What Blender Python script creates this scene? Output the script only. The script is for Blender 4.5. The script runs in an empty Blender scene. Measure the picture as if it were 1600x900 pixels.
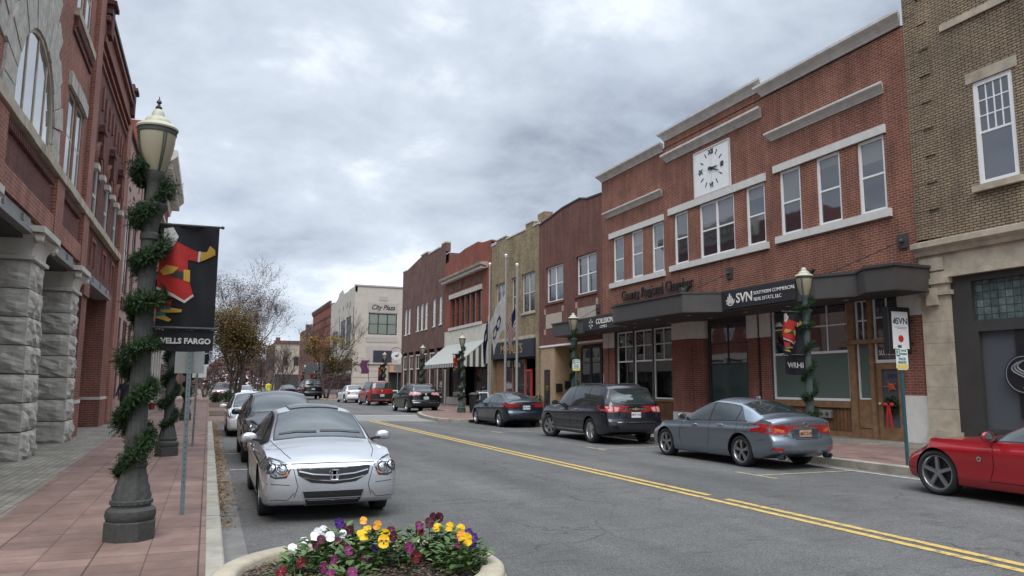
import bpy, bmesh, math, random
from mathutils import Vector, Matrix
from mathutils.bvhtree import BVHTree
from mathutils.geometry import delaunay_2d_cdt
rnd = random.Random(7)
SC = bpy.context.scene
COL = SC.collection
PI = math.pi
# ------------------------------------------------------------------ camera, sky, sun, exposure
cam = bpy.data.cameras.new('camera')
cam.sensor_width = 36.0; cam.lens = 1165.0/1600*36.0; cam.clip_end = 3000; cam.clip_start = 0.05
camo = bpy.data.objects.new('camera', cam); COL.objects.link(camo)
Rw = ((0.92732497, 0.05375103, 0.37037715), (-0.37421559, 0.11842266, 0.91974929), (0.00557643, -0.99150739, 0.12993076))
camo.matrix_world = Matrix(((Rw[0][0], -Rw[0][1], -Rw[0][2], 0), (Rw[1][0], -Rw[1][1], -Rw[1][2], 0), (Rw[2][0], -Rw[2][1], -Rw[2][2], 1.6), (0, 0, 0, 1)))
SC.camera = camo
SC.view_settings.view_transform = 'Standard'; SC.view_settings.look = 'None'
SC.view_settings.gamma = 1.0; SC.view_settings.use_curve_mapping = False
SC.view_settings.exposure = 0.42
SUN_EL, SUN_AZ = math.radians(52), math.radians(205)   # high, hidden behind the overcast, behind the camera
w = bpy.data.worlds.new('World'); SC.world = w; w.use_nodes = True
nt = w.node_tree; N = nt.nodes; L = nt.links
for n in list(N): N.remove(n)
def node(t, **kw):
    n = N.new(t)
    for k, v in kw.items(): setattr(n, k, v)
    return n
sky = node('ShaderNodeTexSky', sky_type='NISHITA', sun_disc=False, sun_elevation=SUN_EL, sun_rotation=SUN_AZ)
tc = node('ShaderNodeTexCoord'); sep = node('ShaderNodeSeparateXYZ'); L.new(tc.outputs['Generated'], sep.inputs[0])
# project the view direction onto a flat cloud deck: (x, y) / (z + 0.12)
zc = node('ShaderNodeMath', operation='MAXIMUM'); L.new(sep.outputs[2], zc.inputs[0]); zc.inputs[1].default_value = 0.0
za = node('ShaderNodeMath', operation='ADD'); L.new(zc.outputs[0], za.inputs[0]); za.inputs[1].default_value = 0.36
dx = node('ShaderNodeMath', operation='DIVIDE'); L.new(sep.outputs[0], dx.inputs[0]); L.new(za.outputs[0], dx.inputs[1])
dy = node('ShaderNodeMath', operation='DIVIDE'); L.new(sep.outputs[1], dy.inputs[0]); L.new(za.outputs[0], dy.inputs[1])
cb = node('ShaderNodeCombineXYZ'); L.new(dx.outputs[0], cb.inputs[0]); L.new(dy.outputs[0], cb.inputs[1])
def noise(scale, detail, rough, dist, off, sx=1, sy=1):
    mp = node('ShaderNodeMapping'); L.new(cb.outputs[0], mp.inputs[0]); mp.inputs['Location'].default_value = off
    mp.inputs['Scale'].default_value = (sx, sy, 1)
    n = node('ShaderNodeTexNoise'); L.new(mp.outputs[0], n.inputs['Vector'])
    n.inputs['Scale'].default_value = scale; n.inputs['Detail'].default_value = detail
    n.inputs['Roughness'].default_value = rough; n.inputs['Distortion'].default_value = dist
    return n
n1 = noise(1.0, 7, .56, .15, (3.1, 1.2, 0), 1, 1); n2 = noise(3.0, 9, .6, .2, (8.2, 4.4, 0), 1, 1.1)
mx = node('ShaderNodeMath', operation='MULTIPLY_ADD'); L.new(n1.outputs[0], mx.inputs[0]); mx.inputs[1].default_value = .68
m2 = node('ShaderNodeMath', operation='MULTIPLY'); L.new(n2.outputs[0], m2.inputs[0]); m2.inputs[1].default_value = .32
L.new(m2.outputs[0], mx.inputs[2])
rmp = node('ShaderNodeValToRGB'); L.new(mx.outputs[0], rmp.inputs[0])
el = rmp.color_ramp.elements
el[0].position = .39; el[0].color = (.27, .31, .385, 1)
el[1].position = .615; el[1].color = (.84, .895, .96, 1)
e_ = el.new(.455); e_.color = (.405, .46, .54, 1)
e_ = el.new(.54); e_.color = (.545, .605, .69, 1)
# brighter band near the horizon, and a brighter overcast zenith (out of frame)
hz = node('ShaderNodeMapRange'); L.new(sep.outputs[2], hz.inputs[0])
hz.inputs[1].default_value = 0.02; hz.inputs[2].default_value = .30; hz.inputs[3].default_value = 1.10; hz.inputs[4].default_value = .98
hz.interpolation_type = 'SMOOTHSTEP'
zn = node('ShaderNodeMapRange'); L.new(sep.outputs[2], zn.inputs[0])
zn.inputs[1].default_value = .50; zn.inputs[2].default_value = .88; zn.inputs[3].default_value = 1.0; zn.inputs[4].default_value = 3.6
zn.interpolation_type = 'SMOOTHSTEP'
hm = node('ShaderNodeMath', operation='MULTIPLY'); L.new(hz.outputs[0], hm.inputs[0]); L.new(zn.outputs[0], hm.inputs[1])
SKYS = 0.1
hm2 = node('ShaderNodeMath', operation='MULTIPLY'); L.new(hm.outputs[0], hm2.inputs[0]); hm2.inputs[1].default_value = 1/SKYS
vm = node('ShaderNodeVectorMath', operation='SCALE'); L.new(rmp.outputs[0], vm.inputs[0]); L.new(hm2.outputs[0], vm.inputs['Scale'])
# thin spots where the blue sky shows faintly
n3 = noise(1.1, 4, .5, .3, (1.7, 9.3, 0), .8, 1.6)
gap = node('ShaderNodeMapRange'); L.new(n3.outputs[0], gap.inputs[0])
gap.inputs[1].default_value = .55; gap.inputs[2].default_value = .75; gap.inputs[3].default_value = .98; gap.inputs[4].default_value = .70
mixc = node('ShaderNodeMix', data_type='RGBA'); L.new(gap.outputs[0], mixc.inputs[0])
L.new(sky.outputs[0], mixc.inputs[6]); L.new(vm.outputs[0], mixc.inputs[7])
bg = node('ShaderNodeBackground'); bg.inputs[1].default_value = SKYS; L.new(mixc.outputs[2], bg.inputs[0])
out = node('ShaderNodeOutputWorld'); L.new(bg.outputs[0], out.inputs[0])
sl = bpy.data.lights.new('sun', 'SUN'); sl.energy = 1.5; sl.angle = math.radians(35); sl.color = (1, .965, .92)
so = bpy.data.objects.new('sun', sl); COL.objects.link(so)
d_ = Vector((math.sin(SUN_AZ)*math.cos(SUN_EL), math.cos(SUN_AZ)*math.cos(SUN_EL), math.sin(SUN_EL)))
so.rotation_euler = (-d_).to_track_quat('-Z', 'Y').to_euler(); so.location = d_*60

# ------------------------------------------------------------------ materials
def _m(name):
    m = bpy.data.materials.new(name); m.use_nodes = True
    nt = m.node_tree; b = nt.nodes['Principled BSDF']
    return m, nt, b
def lk(nt, a, b): nt.links.new(a, b)
def mat(name, col, rough=.6, metal=0, var=.15, vs=3.0, bump=0, bs=40., coat=0, spec=.5, coord='pos', var2=0):
    """plain surface with soft large-scale and fine tonal variation"""
    m, nt, b = _m(name)
    b.inputs['Roughness'].default_value = rough; b.inputs['Metallic'].default_value = metal
    b.inputs['Specular IOR Level'].default_value = spec
    if coat: b.inputs['Coat Weight'].default_value = coat; b.inputs['Coat Roughness'].default_value = .04
    c = (*col, 1)
    if var > 0:
        if coord == 'pos':
            g = nt.nodes.new('ShaderNodeNewGeometry'); v = g.outputs['Position']
        else:
            g = nt.nodes.new('ShaderNodeTexCoord'); v = g.outputs['Object']
        n = nt.nodes.new('ShaderNodeTexNoise'); lk(nt, v, n.inputs['Vector'])
        n.inputs['Scale'].default_value = vs; n.inputs['Detail'].default_value = 6; n.inputs['Roughness'].default_value = .62
        r = nt.nodes.new('ShaderNodeMapRange'); lk(nt, n.outputs[0], r.inputs[0])
        r.inputs[1].default_value = .28; r.inputs[2].default_value = .72
        r.inputs[3].default_value = 1-var; r.inputs[4].default_value = 1+var
        h = nt.nodes.new('ShaderNodeVectorMath'); h.operation = 'SCALE'; h.inputs[0].default_value = col
        lk(nt, r.outputs[0], h.inputs['Scale']); lk(nt, h.outputs[0], b.inputs['Base Color'])
        if bump:
            n2 = nt.nodes.new('ShaderNodeTexNoise'); lk(nt, v, n2.inputs['Vector'])
            n2.inputs['Scale'].default_value = bs; n2.inputs['Detail'].default_value = 5
            bp = nt.nodes.new('ShaderNodeBump'); bp.inputs['Strength'].default_value = bump; bp.inputs['Distance'].default_value = .02
            lk(nt, n2.outputs[0], bp.inputs['Height']); lk(nt, bp.outputs[0], b.inputs['Normal'])
    else:
        b.inputs['Base Color'].default_value = c
    return m
def wallvec(nt):
    """(horizontal run, height) of a vertical wall from world position, whichever way it faces"""
    g = nt.nodes.new('ShaderNodeNewGeometry')
    s = nt.nodes.new('ShaderNodeSeparateXYZ'); lk(nt, g.outputs['Position'], s.inputs[0])
    s2 = nt.nodes.new('ShaderNodeSeparateXYZ'); lk(nt, g.outputs['True Normal'], s2.inputs[0])
    ab = nt.nodes.new('ShaderNodeMath'); ab.operation = 'ABSOLUTE'; lk(nt, s2.outputs[0], ab.inputs[0])
    gt = nt.nodes.new('ShaderNodeMath'); gt.operation = 'GREATER_THAN'; lk(nt, ab.outputs[0], gt.inputs[0]); gt.inputs[1].default_value = .6
    mx = nt.nodes.new('ShaderNodeMix'); lk(nt, gt.outputs[0], mx.inputs[0]); lk(nt, s.outputs[0], mx.inputs[2]); lk(nt, s.outputs[1], mx.inputs[3])
    c = nt.nodes.new('ShaderNodeCombineXYZ'); lk(nt, mx.outputs[0], c.inputs[0]); lk(nt, s.outputs[2], c.inputs[1])
    return c.outputs[0], g.outputs['Position']
def brick(name, c1, c2, mort, bw=.215, rh=.075, ms=.011, var=.25, rough=.85, bias=0., patch=.0, patchcol=(0, 0, 0), bump=.35, floor=False, off=.5, vs=.9, big=None):
    m, nt, b = _m(name); b.inputs['Roughness'].default_value = rough; b.inputs['Specular IOR Level'].default_value = .25
    if floor:
        g = nt.nodes.new('ShaderNodeNewGeometry'); pos = g.outputs['Position']
        rot = nt.nodes.new('ShaderNodeMapping'); lk(nt, pos, rot.inputs[0]); rot.inputs['Rotation'].default_value = (0, 0, PI/2)
        v = rot.outputs[0]
    else:
        v, pos = wallvec(nt)
    t = nt.nodes.new('ShaderNodeTexBrick'); lk(nt, v, t.inputs['Vector'])
    t.inputs['Color1'].default_value = (*c1, 1); t.inputs['Color2'].default_value = (*c2, 1); t.inputs['Mortar'].default_value = (*mort, 1)
    t.inputs['Scale'].default_value = 1; t.inputs['Brick Width'].default_value = bw; t.inputs['Row Height'].default_value = rh
    t.inputs['Mortar Size'].default_value = ms; t.inputs['Mortar Smooth'].default_value = .1; t.inputs['Bias'].default_value = bias
    t.offset = off
    n = nt.nodes.new('ShaderNodeTexNoise'); lk(nt, pos, n.inputs['Vector']); n.inputs['Scale'].default_value = vs
    n.inputs['Detail'].default_value = 8; n.inputs['Roughness'].default_value = .65
    r = nt.nodes.new('ShaderNodeMapRange'); lk(nt, n.outputs[0], r.inputs[0]); r.inputs[1].default_value = .3; r.inputs[2].default_value = .7
    r.inputs[3].default_value = 1-var; r.inputs[4].default_value = 1+var
    h = nt.nodes.new('ShaderNodeVectorMath'); h.operation = 'SCALE'; lk(nt, t.outputs[0], h.inputs[0]); lk(nt, r.outputs[0], h.inputs['Scale'])
    o = h.outputs[0]
    # weather: faint vertical rain streaks on walls, foot-worn blotches on paving
    ms_ = nt.nodes.new('ShaderNodeMapping'); lk(nt, pos, ms_.inputs[0]); ms_.inputs['Scale'].default_value = (1, 1, 1) if floor else (2.2, 2.2, .22)
    ns_ = nt.nodes.new('ShaderNodeTexNoise'); lk(nt, ms_.outputs[0], ns_.inputs['Vector']); ns_.inputs['Scale'].default_value = 1.6; ns_.inputs['Detail'].default_value = 7; ns_.inputs['Roughness'].default_value = .7
    rs_ = nt.nodes.new('ShaderNodeMapRange'); lk(nt, ns_.outputs[0], rs_.inputs[0]); rs_.inputs[1].default_value = .35; rs_.inputs[2].default_value = .68; rs_.inputs[3].default_value = 1.12; rs_.inputs[4].default_value = .70
    hs_ = nt.nodes.new('ShaderNodeVectorMath'); hs_.operation = 'SCALE'; lk(nt, o, hs_.inputs[0]); lk(nt, rs_.outputs[0], hs_.inputs['Scale']); o = hs_.outputs[0]
    if big:
        t2 = nt.nodes.new('ShaderNodeTexBrick'); lk(nt, v, t2.inputs['Vector']); t2.offset = 0
        for k_, q_ in (('Scale', 1), ('Brick Width', big[0]), ('Row Height', big[1]), ('Mortar Size', big[2]), ('Mortar Smooth', .1)): t2.inputs[k_].default_value = q_
        t2.inputs['Color1'].default_value = (1, 1, 1, 1); t2.inputs['Color2'].default_value = (.86, .86, .86, 1); t2.inputs['Mortar'].default_value = (.6, .6, .6, 1)
        mb = nt.nodes.new('ShaderNodeVectorMath'); mb.operation = 'MULTIPLY'; lk(nt, o, mb.inputs[0]); lk(nt, t2.outputs[0], mb.inputs[1]); o = mb.outputs[0]
    if patch:
        n2 = nt.nodes.new('ShaderNodeTexNoise'); lk(nt, pos, n2.inputs['Vector']); n2.inputs['Scale'].default_value = 1.7; n2.inputs['Detail'].default_value = 9; n2.inputs['Roughness'].default_value = .7
        r2 = nt.nodes.new('ShaderNodeMapRange'); lk(nt, n2.outputs[0], r2.inputs[0]); r2.inputs[1].default_value = .5; r2.inputs[2].default_value = .75; r2.inputs[3].default_value = 0; r2.inputs[4].default_value = patch
        mm = nt.nodes.new('ShaderNodeMix'); mm.data_type = 'RGBA'; lk(nt, r2.outputs[0], mm.inputs[0]); lk(nt, o, mm.inputs[6]); mm.inputs[7].default_value = (*patchcol, 1)
        o = mm.outputs[2]
    lk(nt, o, b.inputs['Base Color'])
    bp = nt.nodes.new('ShaderNodeBump'); bp.inputs['Strength'].default_value = bump; bp.inputs['Distance'].default_value = .01; bp.invert = True
    lk(nt, t.outputs['Fac'], bp.inputs['Height']); lk(nt, bp.outputs[0], b.inputs['Normal'])
    return m
def glass(name, tint=(.012, .014, .016), rough=.03, spec=.8, wave=.0, ior=1.5):
    m, nt, b = _m(name); b.inputs['Base Color'].default_value = (*tint, 1); b.inputs['Roughness'].default_value = rough
    b.inputs['Specular IOR Level'].default_value = spec; b.inputs['IOR'].default_value = ior
    if wave:
        g = nt.nodes.new('ShaderNodeNewGeometry'); n = nt.nodes.new('ShaderNodeTexNoise'); lk(nt, g.outputs['Position'], n.inputs['Vector'])
        n.inputs['Scale'].default_value = 1.3; n.inputs['Detail'].default_value = 1
        bp = nt.nodes.new('ShaderNodeBump'); bp.inputs['Strength'].default_value = wave; bp.inputs['Distance'].default_value = .05
        lk(nt, n.outputs[0], bp.inputs['Height']); lk(nt, bp.outputs[0], b.inputs['Normal'])
    return m
def clearglass(name, tint=(.8, .85, .85), ior=1.6):
    """shop glass you can look through: tinted transparent with fresnel reflection"""
    m, nt, b = _m(name); nt.nodes.remove(b)
    tr = nt.nodes.new('ShaderNodeBsdfTransparent'); tr.inputs[0].default_value = (*tint, 1)
    gl = nt.nodes.new('ShaderNodeBsdfGlossy'); gl.inputs['Roughness'].default_value = .02
    fr = nt.nodes.new('ShaderNodeFresnel'); fr.inputs[0].default_value = ior
    mx = nt.nodes.new('ShaderNodeMixShader'); lk(nt, fr.outputs[0], mx.inputs[0]); lk(nt, tr.outputs[0], mx.inputs[1]); lk(nt, gl.outputs[0], mx.inputs[2])
    lk(nt, mx.outputs[0], nt.nodes['Material Output'].inputs[0])
    return m
def leafmat(name, c1, c2, rough=.55, vs=6., trans=.15):
    m, nt, b = _m(name); b.inputs['Roughness'].default_value = rough; b.inputs['Specular IOR Level'].default_value = .3
    g = nt.nodes.new('ShaderNodeNewGeometry')
    n = nt.nodes.new('ShaderNodeTexNoise'); lk(nt, g.outputs['Position'], n.inputs['Vector']); n.inputs['Scale'].default_value = vs; n.inputs['Detail'].default_value = 3
    ad = nt.nodes.new('ShaderNodeMath'); ad.operation = 'MULTIPLY_ADD'; lk(nt, g.outputs['Random Per Island'], ad.inputs[0]); ad.inputs[1].default_value = .6
    m3 = nt.nodes.new('ShaderNodeMath'); m3.operation = 'MULTIPLY'; lk(nt, n.outputs[0], m3.inputs[0]); m3.inputs[1].default_value = .4
    lk(nt, m3.outputs[0], ad.inputs[2])
    mx = nt.nodes.new('ShaderNodeMix'); mx.data_type = 'RGBA'; lk(nt, ad.outputs[0], mx.inputs[0]); mx.inputs[6].default_value = (*c1, 1); mx.inputs[7].default_value = (*c2, 1)
    lk(nt, mx.outputs[2], b.inputs['Base Color'])
    return m
M = {}
M['brick_chamber'] = brick('brick_red', (.222, .070, .043), (.155, .048, .033), (.30, .20, .15), patch=.35, patchcol=(.27, .105, .07), var=.28)
M['brick_dark'] = brick('brick_dark_red', (.165, .066, .050), (.12, .048, .038), (.20, .12, .10), ms=.009, var=.16, patch=.25, patchcol=(.085, .03, .026))
M['brick_tan'] = brick('brick_tan_brown', (.33, .245, .16), (.27, .197, .125), (.06, .05, .04), ms=.013, bw=.205, rh=.070, var=.24, patch=.3, patchcol=(.17, .135, .10), bump=.6)
M['brick_yellow'] = brick('brick_yellow', (.36, .285, .17), (.24, .185, .11), (.15, .12, .085), ms=.01, var=.28, bump=.4)
M['brick_orange'] = brick('brick_orange_red', (.27, .083, .054), (.23, .07, .047), (.18, .075, .06), ms=.007, var=.2)
M['brick_brown'] = brick('brick_brown_red', (.15, .072, .055), (.095, .046, .036), (.20, .14, .12), ms=.01, var=.25)
M['brick_bank'] = brick('brick_bank', (.25, .086, .056), (.17, .058, .040), (.34, .19, .145), ms=.011, var=.28, patch=.4, patchcol=(.28, .12, .088))
M['brick_bankd'] = brick('brick_bank_dark', (.15, .052, .045), (.105, .037, .033), (.14, .075, .065), ms=.01, var=.28, patch=.3, patchcol=(.06, .024, .022))
M['brick_pier'] = brick('brick_pier', (.26, .075, .052), (.18, .054, .041), (.22, .15, .12), ms=.012, var=.22)
M['plaster_pink'] = mat('plaster_pink', (.36, .24, .20), .85, var=.12, vs=1.2)
M['pink_brick'] = brick('brick_pilaster', (.285, .112, .080), (.215, .084, .06), (.36, .205, .16), ms=.009, var=.22, patch=.35, patchcol=(.32, .155, .12))
M['limestone'] = mat('limestone', (.50, .47, .42), .85, var=.16, vs=3, bump=.1)
M['lime_dirty'] = mat('weathered_limestone', (.40, .34, .26), .9, var=.32, vs=2.2, bump=.2)
M['white_stone'] = mat('white_stone', (.58, .56, .52), .8, var=.10, vs=4)
M['roughstone'] = mat('rough_granite', (.40, .375, .33), .95, var=.3, vs=4.5, bump=.7, bs=12)
M['concrete'] = mat('cornice_concrete', (.54, .525, .49), .9, var=.2, vs=3, bump=.1)
M['white'] = mat('white_paint', (.76, .76, .75), .5, var=.06, vs=5)
M['cream'] = mat('cream_stucco', (.45, .41, .355), .9, var=.08, vs=1.5)
M['cream2'] = mat('cream_stucco_panel', (.38, .35, .32), .9, var=.06, vs=1.5)
M['band_cream'] = mat('cream_band', (.52, .49, .42), .85, var=.12, vs=2)
M['tanpanel'] = mat('tan_panel', (.40, .35, .28), .85, var=.08, vs=3)
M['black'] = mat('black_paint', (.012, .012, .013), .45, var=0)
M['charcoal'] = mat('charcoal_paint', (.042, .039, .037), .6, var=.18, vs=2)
M['canopy'] = mat('canopy_metal', (.058, .053, .05), .5, var=.14, vs=2)
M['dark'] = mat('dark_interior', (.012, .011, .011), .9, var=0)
M['steel'] = mat('grey_beam', (.20, .195, .19), .6, var=.2, vs=3)
M['wood'] = mat('cedar_wood', (.21, .115, .058), .7, var=.35, vs=5)
M['plywood'] = mat('plywood', (.37, .265, .165), .75, var=.22, vs=4)
M['woodplank'] = brick('wood_planks', (.17, .085, .042), (.12, .058, .03), (.03, .016, .01), bw=.14, rh=3., ms=.008, off=0, var=.35, bump=.4, vs=3)
M['glass'] = glass('window_glass', (.020, .024, .030), wave=.06, ior=2.0)
M['glass_sky'] = glass('window_glass_bright', (.05, .055, .06), .02, 1.0, ior=2.0)
M['glass_bright'] = glass('sky_mirror_glass', (.12, .13, .14), .03, 1.0, ior=3.2)
M['glass_teal'] = glass('teal_glass', (.022, .05, .046), .06, .5)
M['glass_green'] = glass('film_glass', (.10, .14, .12), .12, .5)
M['glass_grey'] = glass('grey_film_glass', (.085, .095, .105), .16, .5)
M['glass_block'] = brick('glass_block', (.07, .10, .095), (.13, .17, .155), (.05, .055, .05), bw=.19, rh=.19, ms=.012, off=0, rough=.12, var=.4, vs=6)
M['shopglass'] = clearglass('shop_glass', (.72, .76, .76), 1.9)
M['glass_blind'] = glass('blind_backed_glass', (.46, .47, .44), .15, .5)
M['glass_pale'] = glass('pale_green_glass', (.20, .23, .20), .08, .6)
M['glass_half'] = glass('blind_backed_sash', (.17, .175, .18), .06, .5, wave=.05, ior=1.9)
M['roof'] = mat('roof_felt', (.09, .085, .08), .95, var=.2, vs=1)

# ------------------------------------------------------------------ mesh helpers
def newbm(): return bmesh.new()
def link(name, bm, mats, parent=None, smooth=False, angle=None, loc=None, rz=0):
    """one mesh object from a bmesh given in world coordinates (or the parent's world frame)"""
    me = bpy.data.meshes.new(name)
    if parent is not None and parent.get('_world') is not None:
        bmesh.ops.translate(bm, vec=-Vector(parent.location), verts=bm.verts)
    elif loc is not None and parent is None:
        bmesh.ops.translate(bm, vec=-Vector(loc), verts=bm.verts)
    bm.normal_update(); bm.to_mesh(me); bm.free()
    if not isinstance(mats, (list, tuple)): mats = [mats]
    for m in mats: me.materials.append(m)
    if smooth:
        me.shade_smooth()
        if angle: me.set_sharp_from_angle(angle=math.radians(angle))
    o = bpy.data.objects.new(name, me); COL.objects.link(o)
    if parent is not None:
        o.parent = parent
        if parent.type == 'MESH' and parent.get('_origin'): pass
    elif loc is not None:
        o.location = loc; o.rotation_euler[2] = rz
    return o
def tag(o, label=None, cat=None, group=None, kind=None):
    if label: o['label'] = label
    if cat: o['category'] = cat
    if group: o['group'] = group
    if kind: o['kind'] = kind
    return o
def root(name, label, cat, loc=(0, 0, 0), rz=0, group=None, world=True):
    o = bpy.data.objects.new(name, None); COL.objects.link(o); o.empty_display_size = .2
    o.location = loc; o.rotation_euler[2] = rz
    if world: o['_world'] = 1
    return tag(o, label, cat, group)
def sub(name, bm, mats, part, top, **k):
    """sub-part: mesh child of a part; coordinates as for the part (world frame of the top-level root)"""
    if top.get('_world') is not None: bmesh.ops.translate(bm, vec=-Vector(top.location), verts=bm.verts)
    o = link(name, bm, mats, None, **k); o.parent = part
    return o
def hexa(bm, P, mi=0):
    """box from 8 corners: bottom 4 (ccw), top 4"""
    v = [bm.verts.new(p) for p in P]
    for q in ((0, 3, 2, 1), (4, 5, 6, 7), (0, 1, 5, 4), (1, 2, 6, 5), (2, 3, 7, 6), (3, 0, 4, 7)):
        f = bm.faces.new([v[i] for i in q]); f.material_index = mi
    return v
def box(bm, x0, x1, y0, y1, z0, z1, mi=0):
    return hexa(bm, [(x0, y0, z0), (x1, y0, z0), (x1, y1, z0), (x0, y1, z0), (x0, y0, z1), (x1, y0, z1), (x1, y1, z1), (x0, y1, z1)], mi)
def prism(bm, pts, vec, mi=0):
    """closed polygon (3D points) extruded by vec"""
    vec = Vector(vec); a = [bm.verts.new(p) for p in pts]; b = [bm.verts.new(Vector(p)+vec) for p in pts]
    n = len(pts)
    for f in (bm.faces.new(a[::-1]), bm.faces.new(b)): f.material_index = mi
    for i in range(n):
        f = bm.faces.new((a[i], a[(i+1) % n], b[(i+1) % n], b[i])); f.material_index = mi
def lathe(bm, prof, seg=24, loc=(0, 0, 0), mi=0, flute=None, cap=True, rot=0):
    rings = []
    for (r, z) in prof:
        ring = []
        for k in range(seg):
            a = 2*PI*k/seg+rot
            rr = r*(flute(a, z) if flute else 1)
            ring.append(bm.verts.new((loc[0]+rr*math.cos(a), loc[1]+rr*math.sin(a), loc[2]+z)))
        rings.append(ring)
    for i in range(len(rings)-1):
        for k in range(seg):
            f = bm.faces.new((rings[i][k], rings[i][(k+1) % seg], rings[i+1][(k+1) % seg], rings[i+1][k])); f.material_index = mi
    if cap:
        f = bm.faces.new(rings[0][::-1]); f.material_index = mi
        f = bm.faces.new(rings[-1]); f.material_index = mi
def tube(bm, pts, r, seg=8, mi=0, cap=True):
    pts = [Vector(p) for p in pts]; n = len(pts)
    rs = r if isinstance(r, (list, tuple)) else [r]*n
    rings = []; up = None
    for i, p in enumerate(pts):
        t = (pts[min(i+1, n-1)]-pts[max(i-1, 0)])
        if t.length < 1e-9: t = Vector((0, 0, 1))
        t.normalize()
        if up is None: up = t.orthogonal().normalized()
        a = up-t*up.dot(t)
        a = t.orthogonal().normalized() if a.length < 1e-5 else a.normalized()
        up = a; b = t.cross(a)
        rings.append([bm.verts.new(p+(a*math.cos(2*PI*k/seg)+b*math.sin(2*PI*k/seg))*rs[i]) for k in range(seg)])
    for i in range(n-1):
        for k in range(seg):
            f = bm.faces.new((rings[i][k], rings[i][(k+1) % seg], rings[i+1][(k+1) % seg], rings[i+1][k])); f.material_index = mi
    if cap:
        for q in (rings[0][::-1], rings[-1]):
            f = bm.faces.new(q); f.material_index = mi
def ball(bm, c, r, mi=0, sub_=2, sc=(1, 1, 1)):
    g = bmesh.ops.create_icosphere(bm, subdivisions=sub_, radius=1)
    for v in g['verts']: v.co = Vector((c[0]+v.co.x*r*sc[0], c[1]+v.co.y*r*sc[1], c[2]+v.co.z*r*sc[2]))
    for f in {f for v in g['verts'] for f in v.link_faces}: f.material_index = mi
def bevel(bm, w, seg=2):
    bmesh.ops.bevel(bm, geom=bm.edges[:], offset=w, segments=seg, affect='EDGES', profile=.5)
def text(name, s, size, mat_, F, u, z, parent=None, wgt=0, depth=.012, align='CENTER', sx=1., shear=0., w=0.01, top=None, space=1., flip=1):
    """lettering lying on a facade frame F, centred at (u, z), standing w proud of it"""
    c = bpy.data.curves.new(name, 'FONT'); c.body = s; c.size = size; c.extrude = depth/2; c.align_x = align; c.align_y = 'CENTER'
    c.offset = wgt; c.shear = shear; c.space_character = space; c.resolution_u = 3
    o = bpy.data.objects.new(name, c); COL.objects.link(o)
    dg = bpy.context.evaluated_depsgraph_get(); me = bpy.data.meshes.new_from_object(o.evaluated_get(dg))
    bpy.data.objects.remove(o); bpy.data.curves.remove(c)
    bm = newbm(); bm.from_mesh(me); bpy.data.meshes.remove(me)
    for v in bm.verts: v.co = F(u+F.read*v.co.x*sx, w+depth/2+v.co.z, z+v.co.y)
    bmesh.ops.recalc_face_normals(bm, faces=bm.faces[:])
    if top is not None: return sub(name, bm, mat_, parent, top)
    return link(name, bm, mat_, parent)

class Face:
    """facade frame: u runs along the wall (world y, or world x), w points out of it, z is up"""
    def __init__(s, kind, base):
        s.k = kind; s.b = base
        # read = +1 when reading direction (left to right, seen from outside) runs with u
        s.read = {'R': -1, 'L': 1, 'S': 1}[kind]
    def __call__(s, u, w, z):
        if s.k == 'R': return Vector((s.b-w, u, z))
        if s.k == 'L': return Vector((s.b+w, u, z))
        return Vector((u, s.b-w, z))
    def box(s, bm, u0, u1, w0, w1, z0, z1, mi=0):
        a, b = s(u0, w0, z0), s(u1, w1, z1)
        return box(bm, min(a.x, b.x), max(a.x, b.x), min(a.y, b.y), max(a.y, b.y), z0, z1, mi)
    def poly(s, bm, pts, w0, w1, mi=0):
        """polygon of (u, z) between depths w0 and w1"""
        prism(bm, [s(u, w0, z) for u, z in pts], s(0, w1, 0)-s(0, w0, 0), mi)
    def quad(s, bm, pts, mi=0):
        f = bm.faces.new([bm.verts.new(s(*p)) for p in pts]); f.material_index = mi
        return f
def wall(F, bm, u0, u1, z0, z1, holes, depth=.22, mi=0, w=0.):
    """front sheet of a wall with real openings and their reveals"""
    us = sorted({u0, u1, *[h[0] for h in holes], *[h[1] for h in holes]}); zs = sorted({z0, z1, *[h[2] for h in holes], *[h[3] for h in holes]})
    us = [u for u in us if u0 <= u <= u1]; zs = [z for z in zs if z0 <= z <= z1]
    for i in range(len(us)-1):
        for j in range(len(zs)-1):
            cu, cz = (us[i]+us[i+1])/2, (zs[j]+zs[j+1])/2
            if any(h[0] < cu < h[1] and h[2] < cz < h[3] for h in holes): continue
            F.quad(bm, [(us[i], w, zs[j]), (us[i+1], w, zs[j]), (us[i+1], w, zs[j+1]), (us[i], w, zs[j+1])], mi)
    for (a, b, c, d) in holes:
        F.quad(bm, [(a, w, c), (a, w, d), (a, w-depth, d), (a, w-depth, c)], mi); F.quad(bm, [(b, w, c), (b, w, d), (b, w-depth, d), (b, w-depth, c)], mi)
        F.quad(bm, [(a, w, d), (b, w, d), (b, w-depth, d), (a, w-depth, d)], mi)
        F.quad(bm, [(a, w, c), (b, w, c), (b, w-depth, c), (a, w-depth, c)], mi)
    bmesh.ops.remove_doubles(bm, verts=bm.verts, dist=1e-5)
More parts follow.
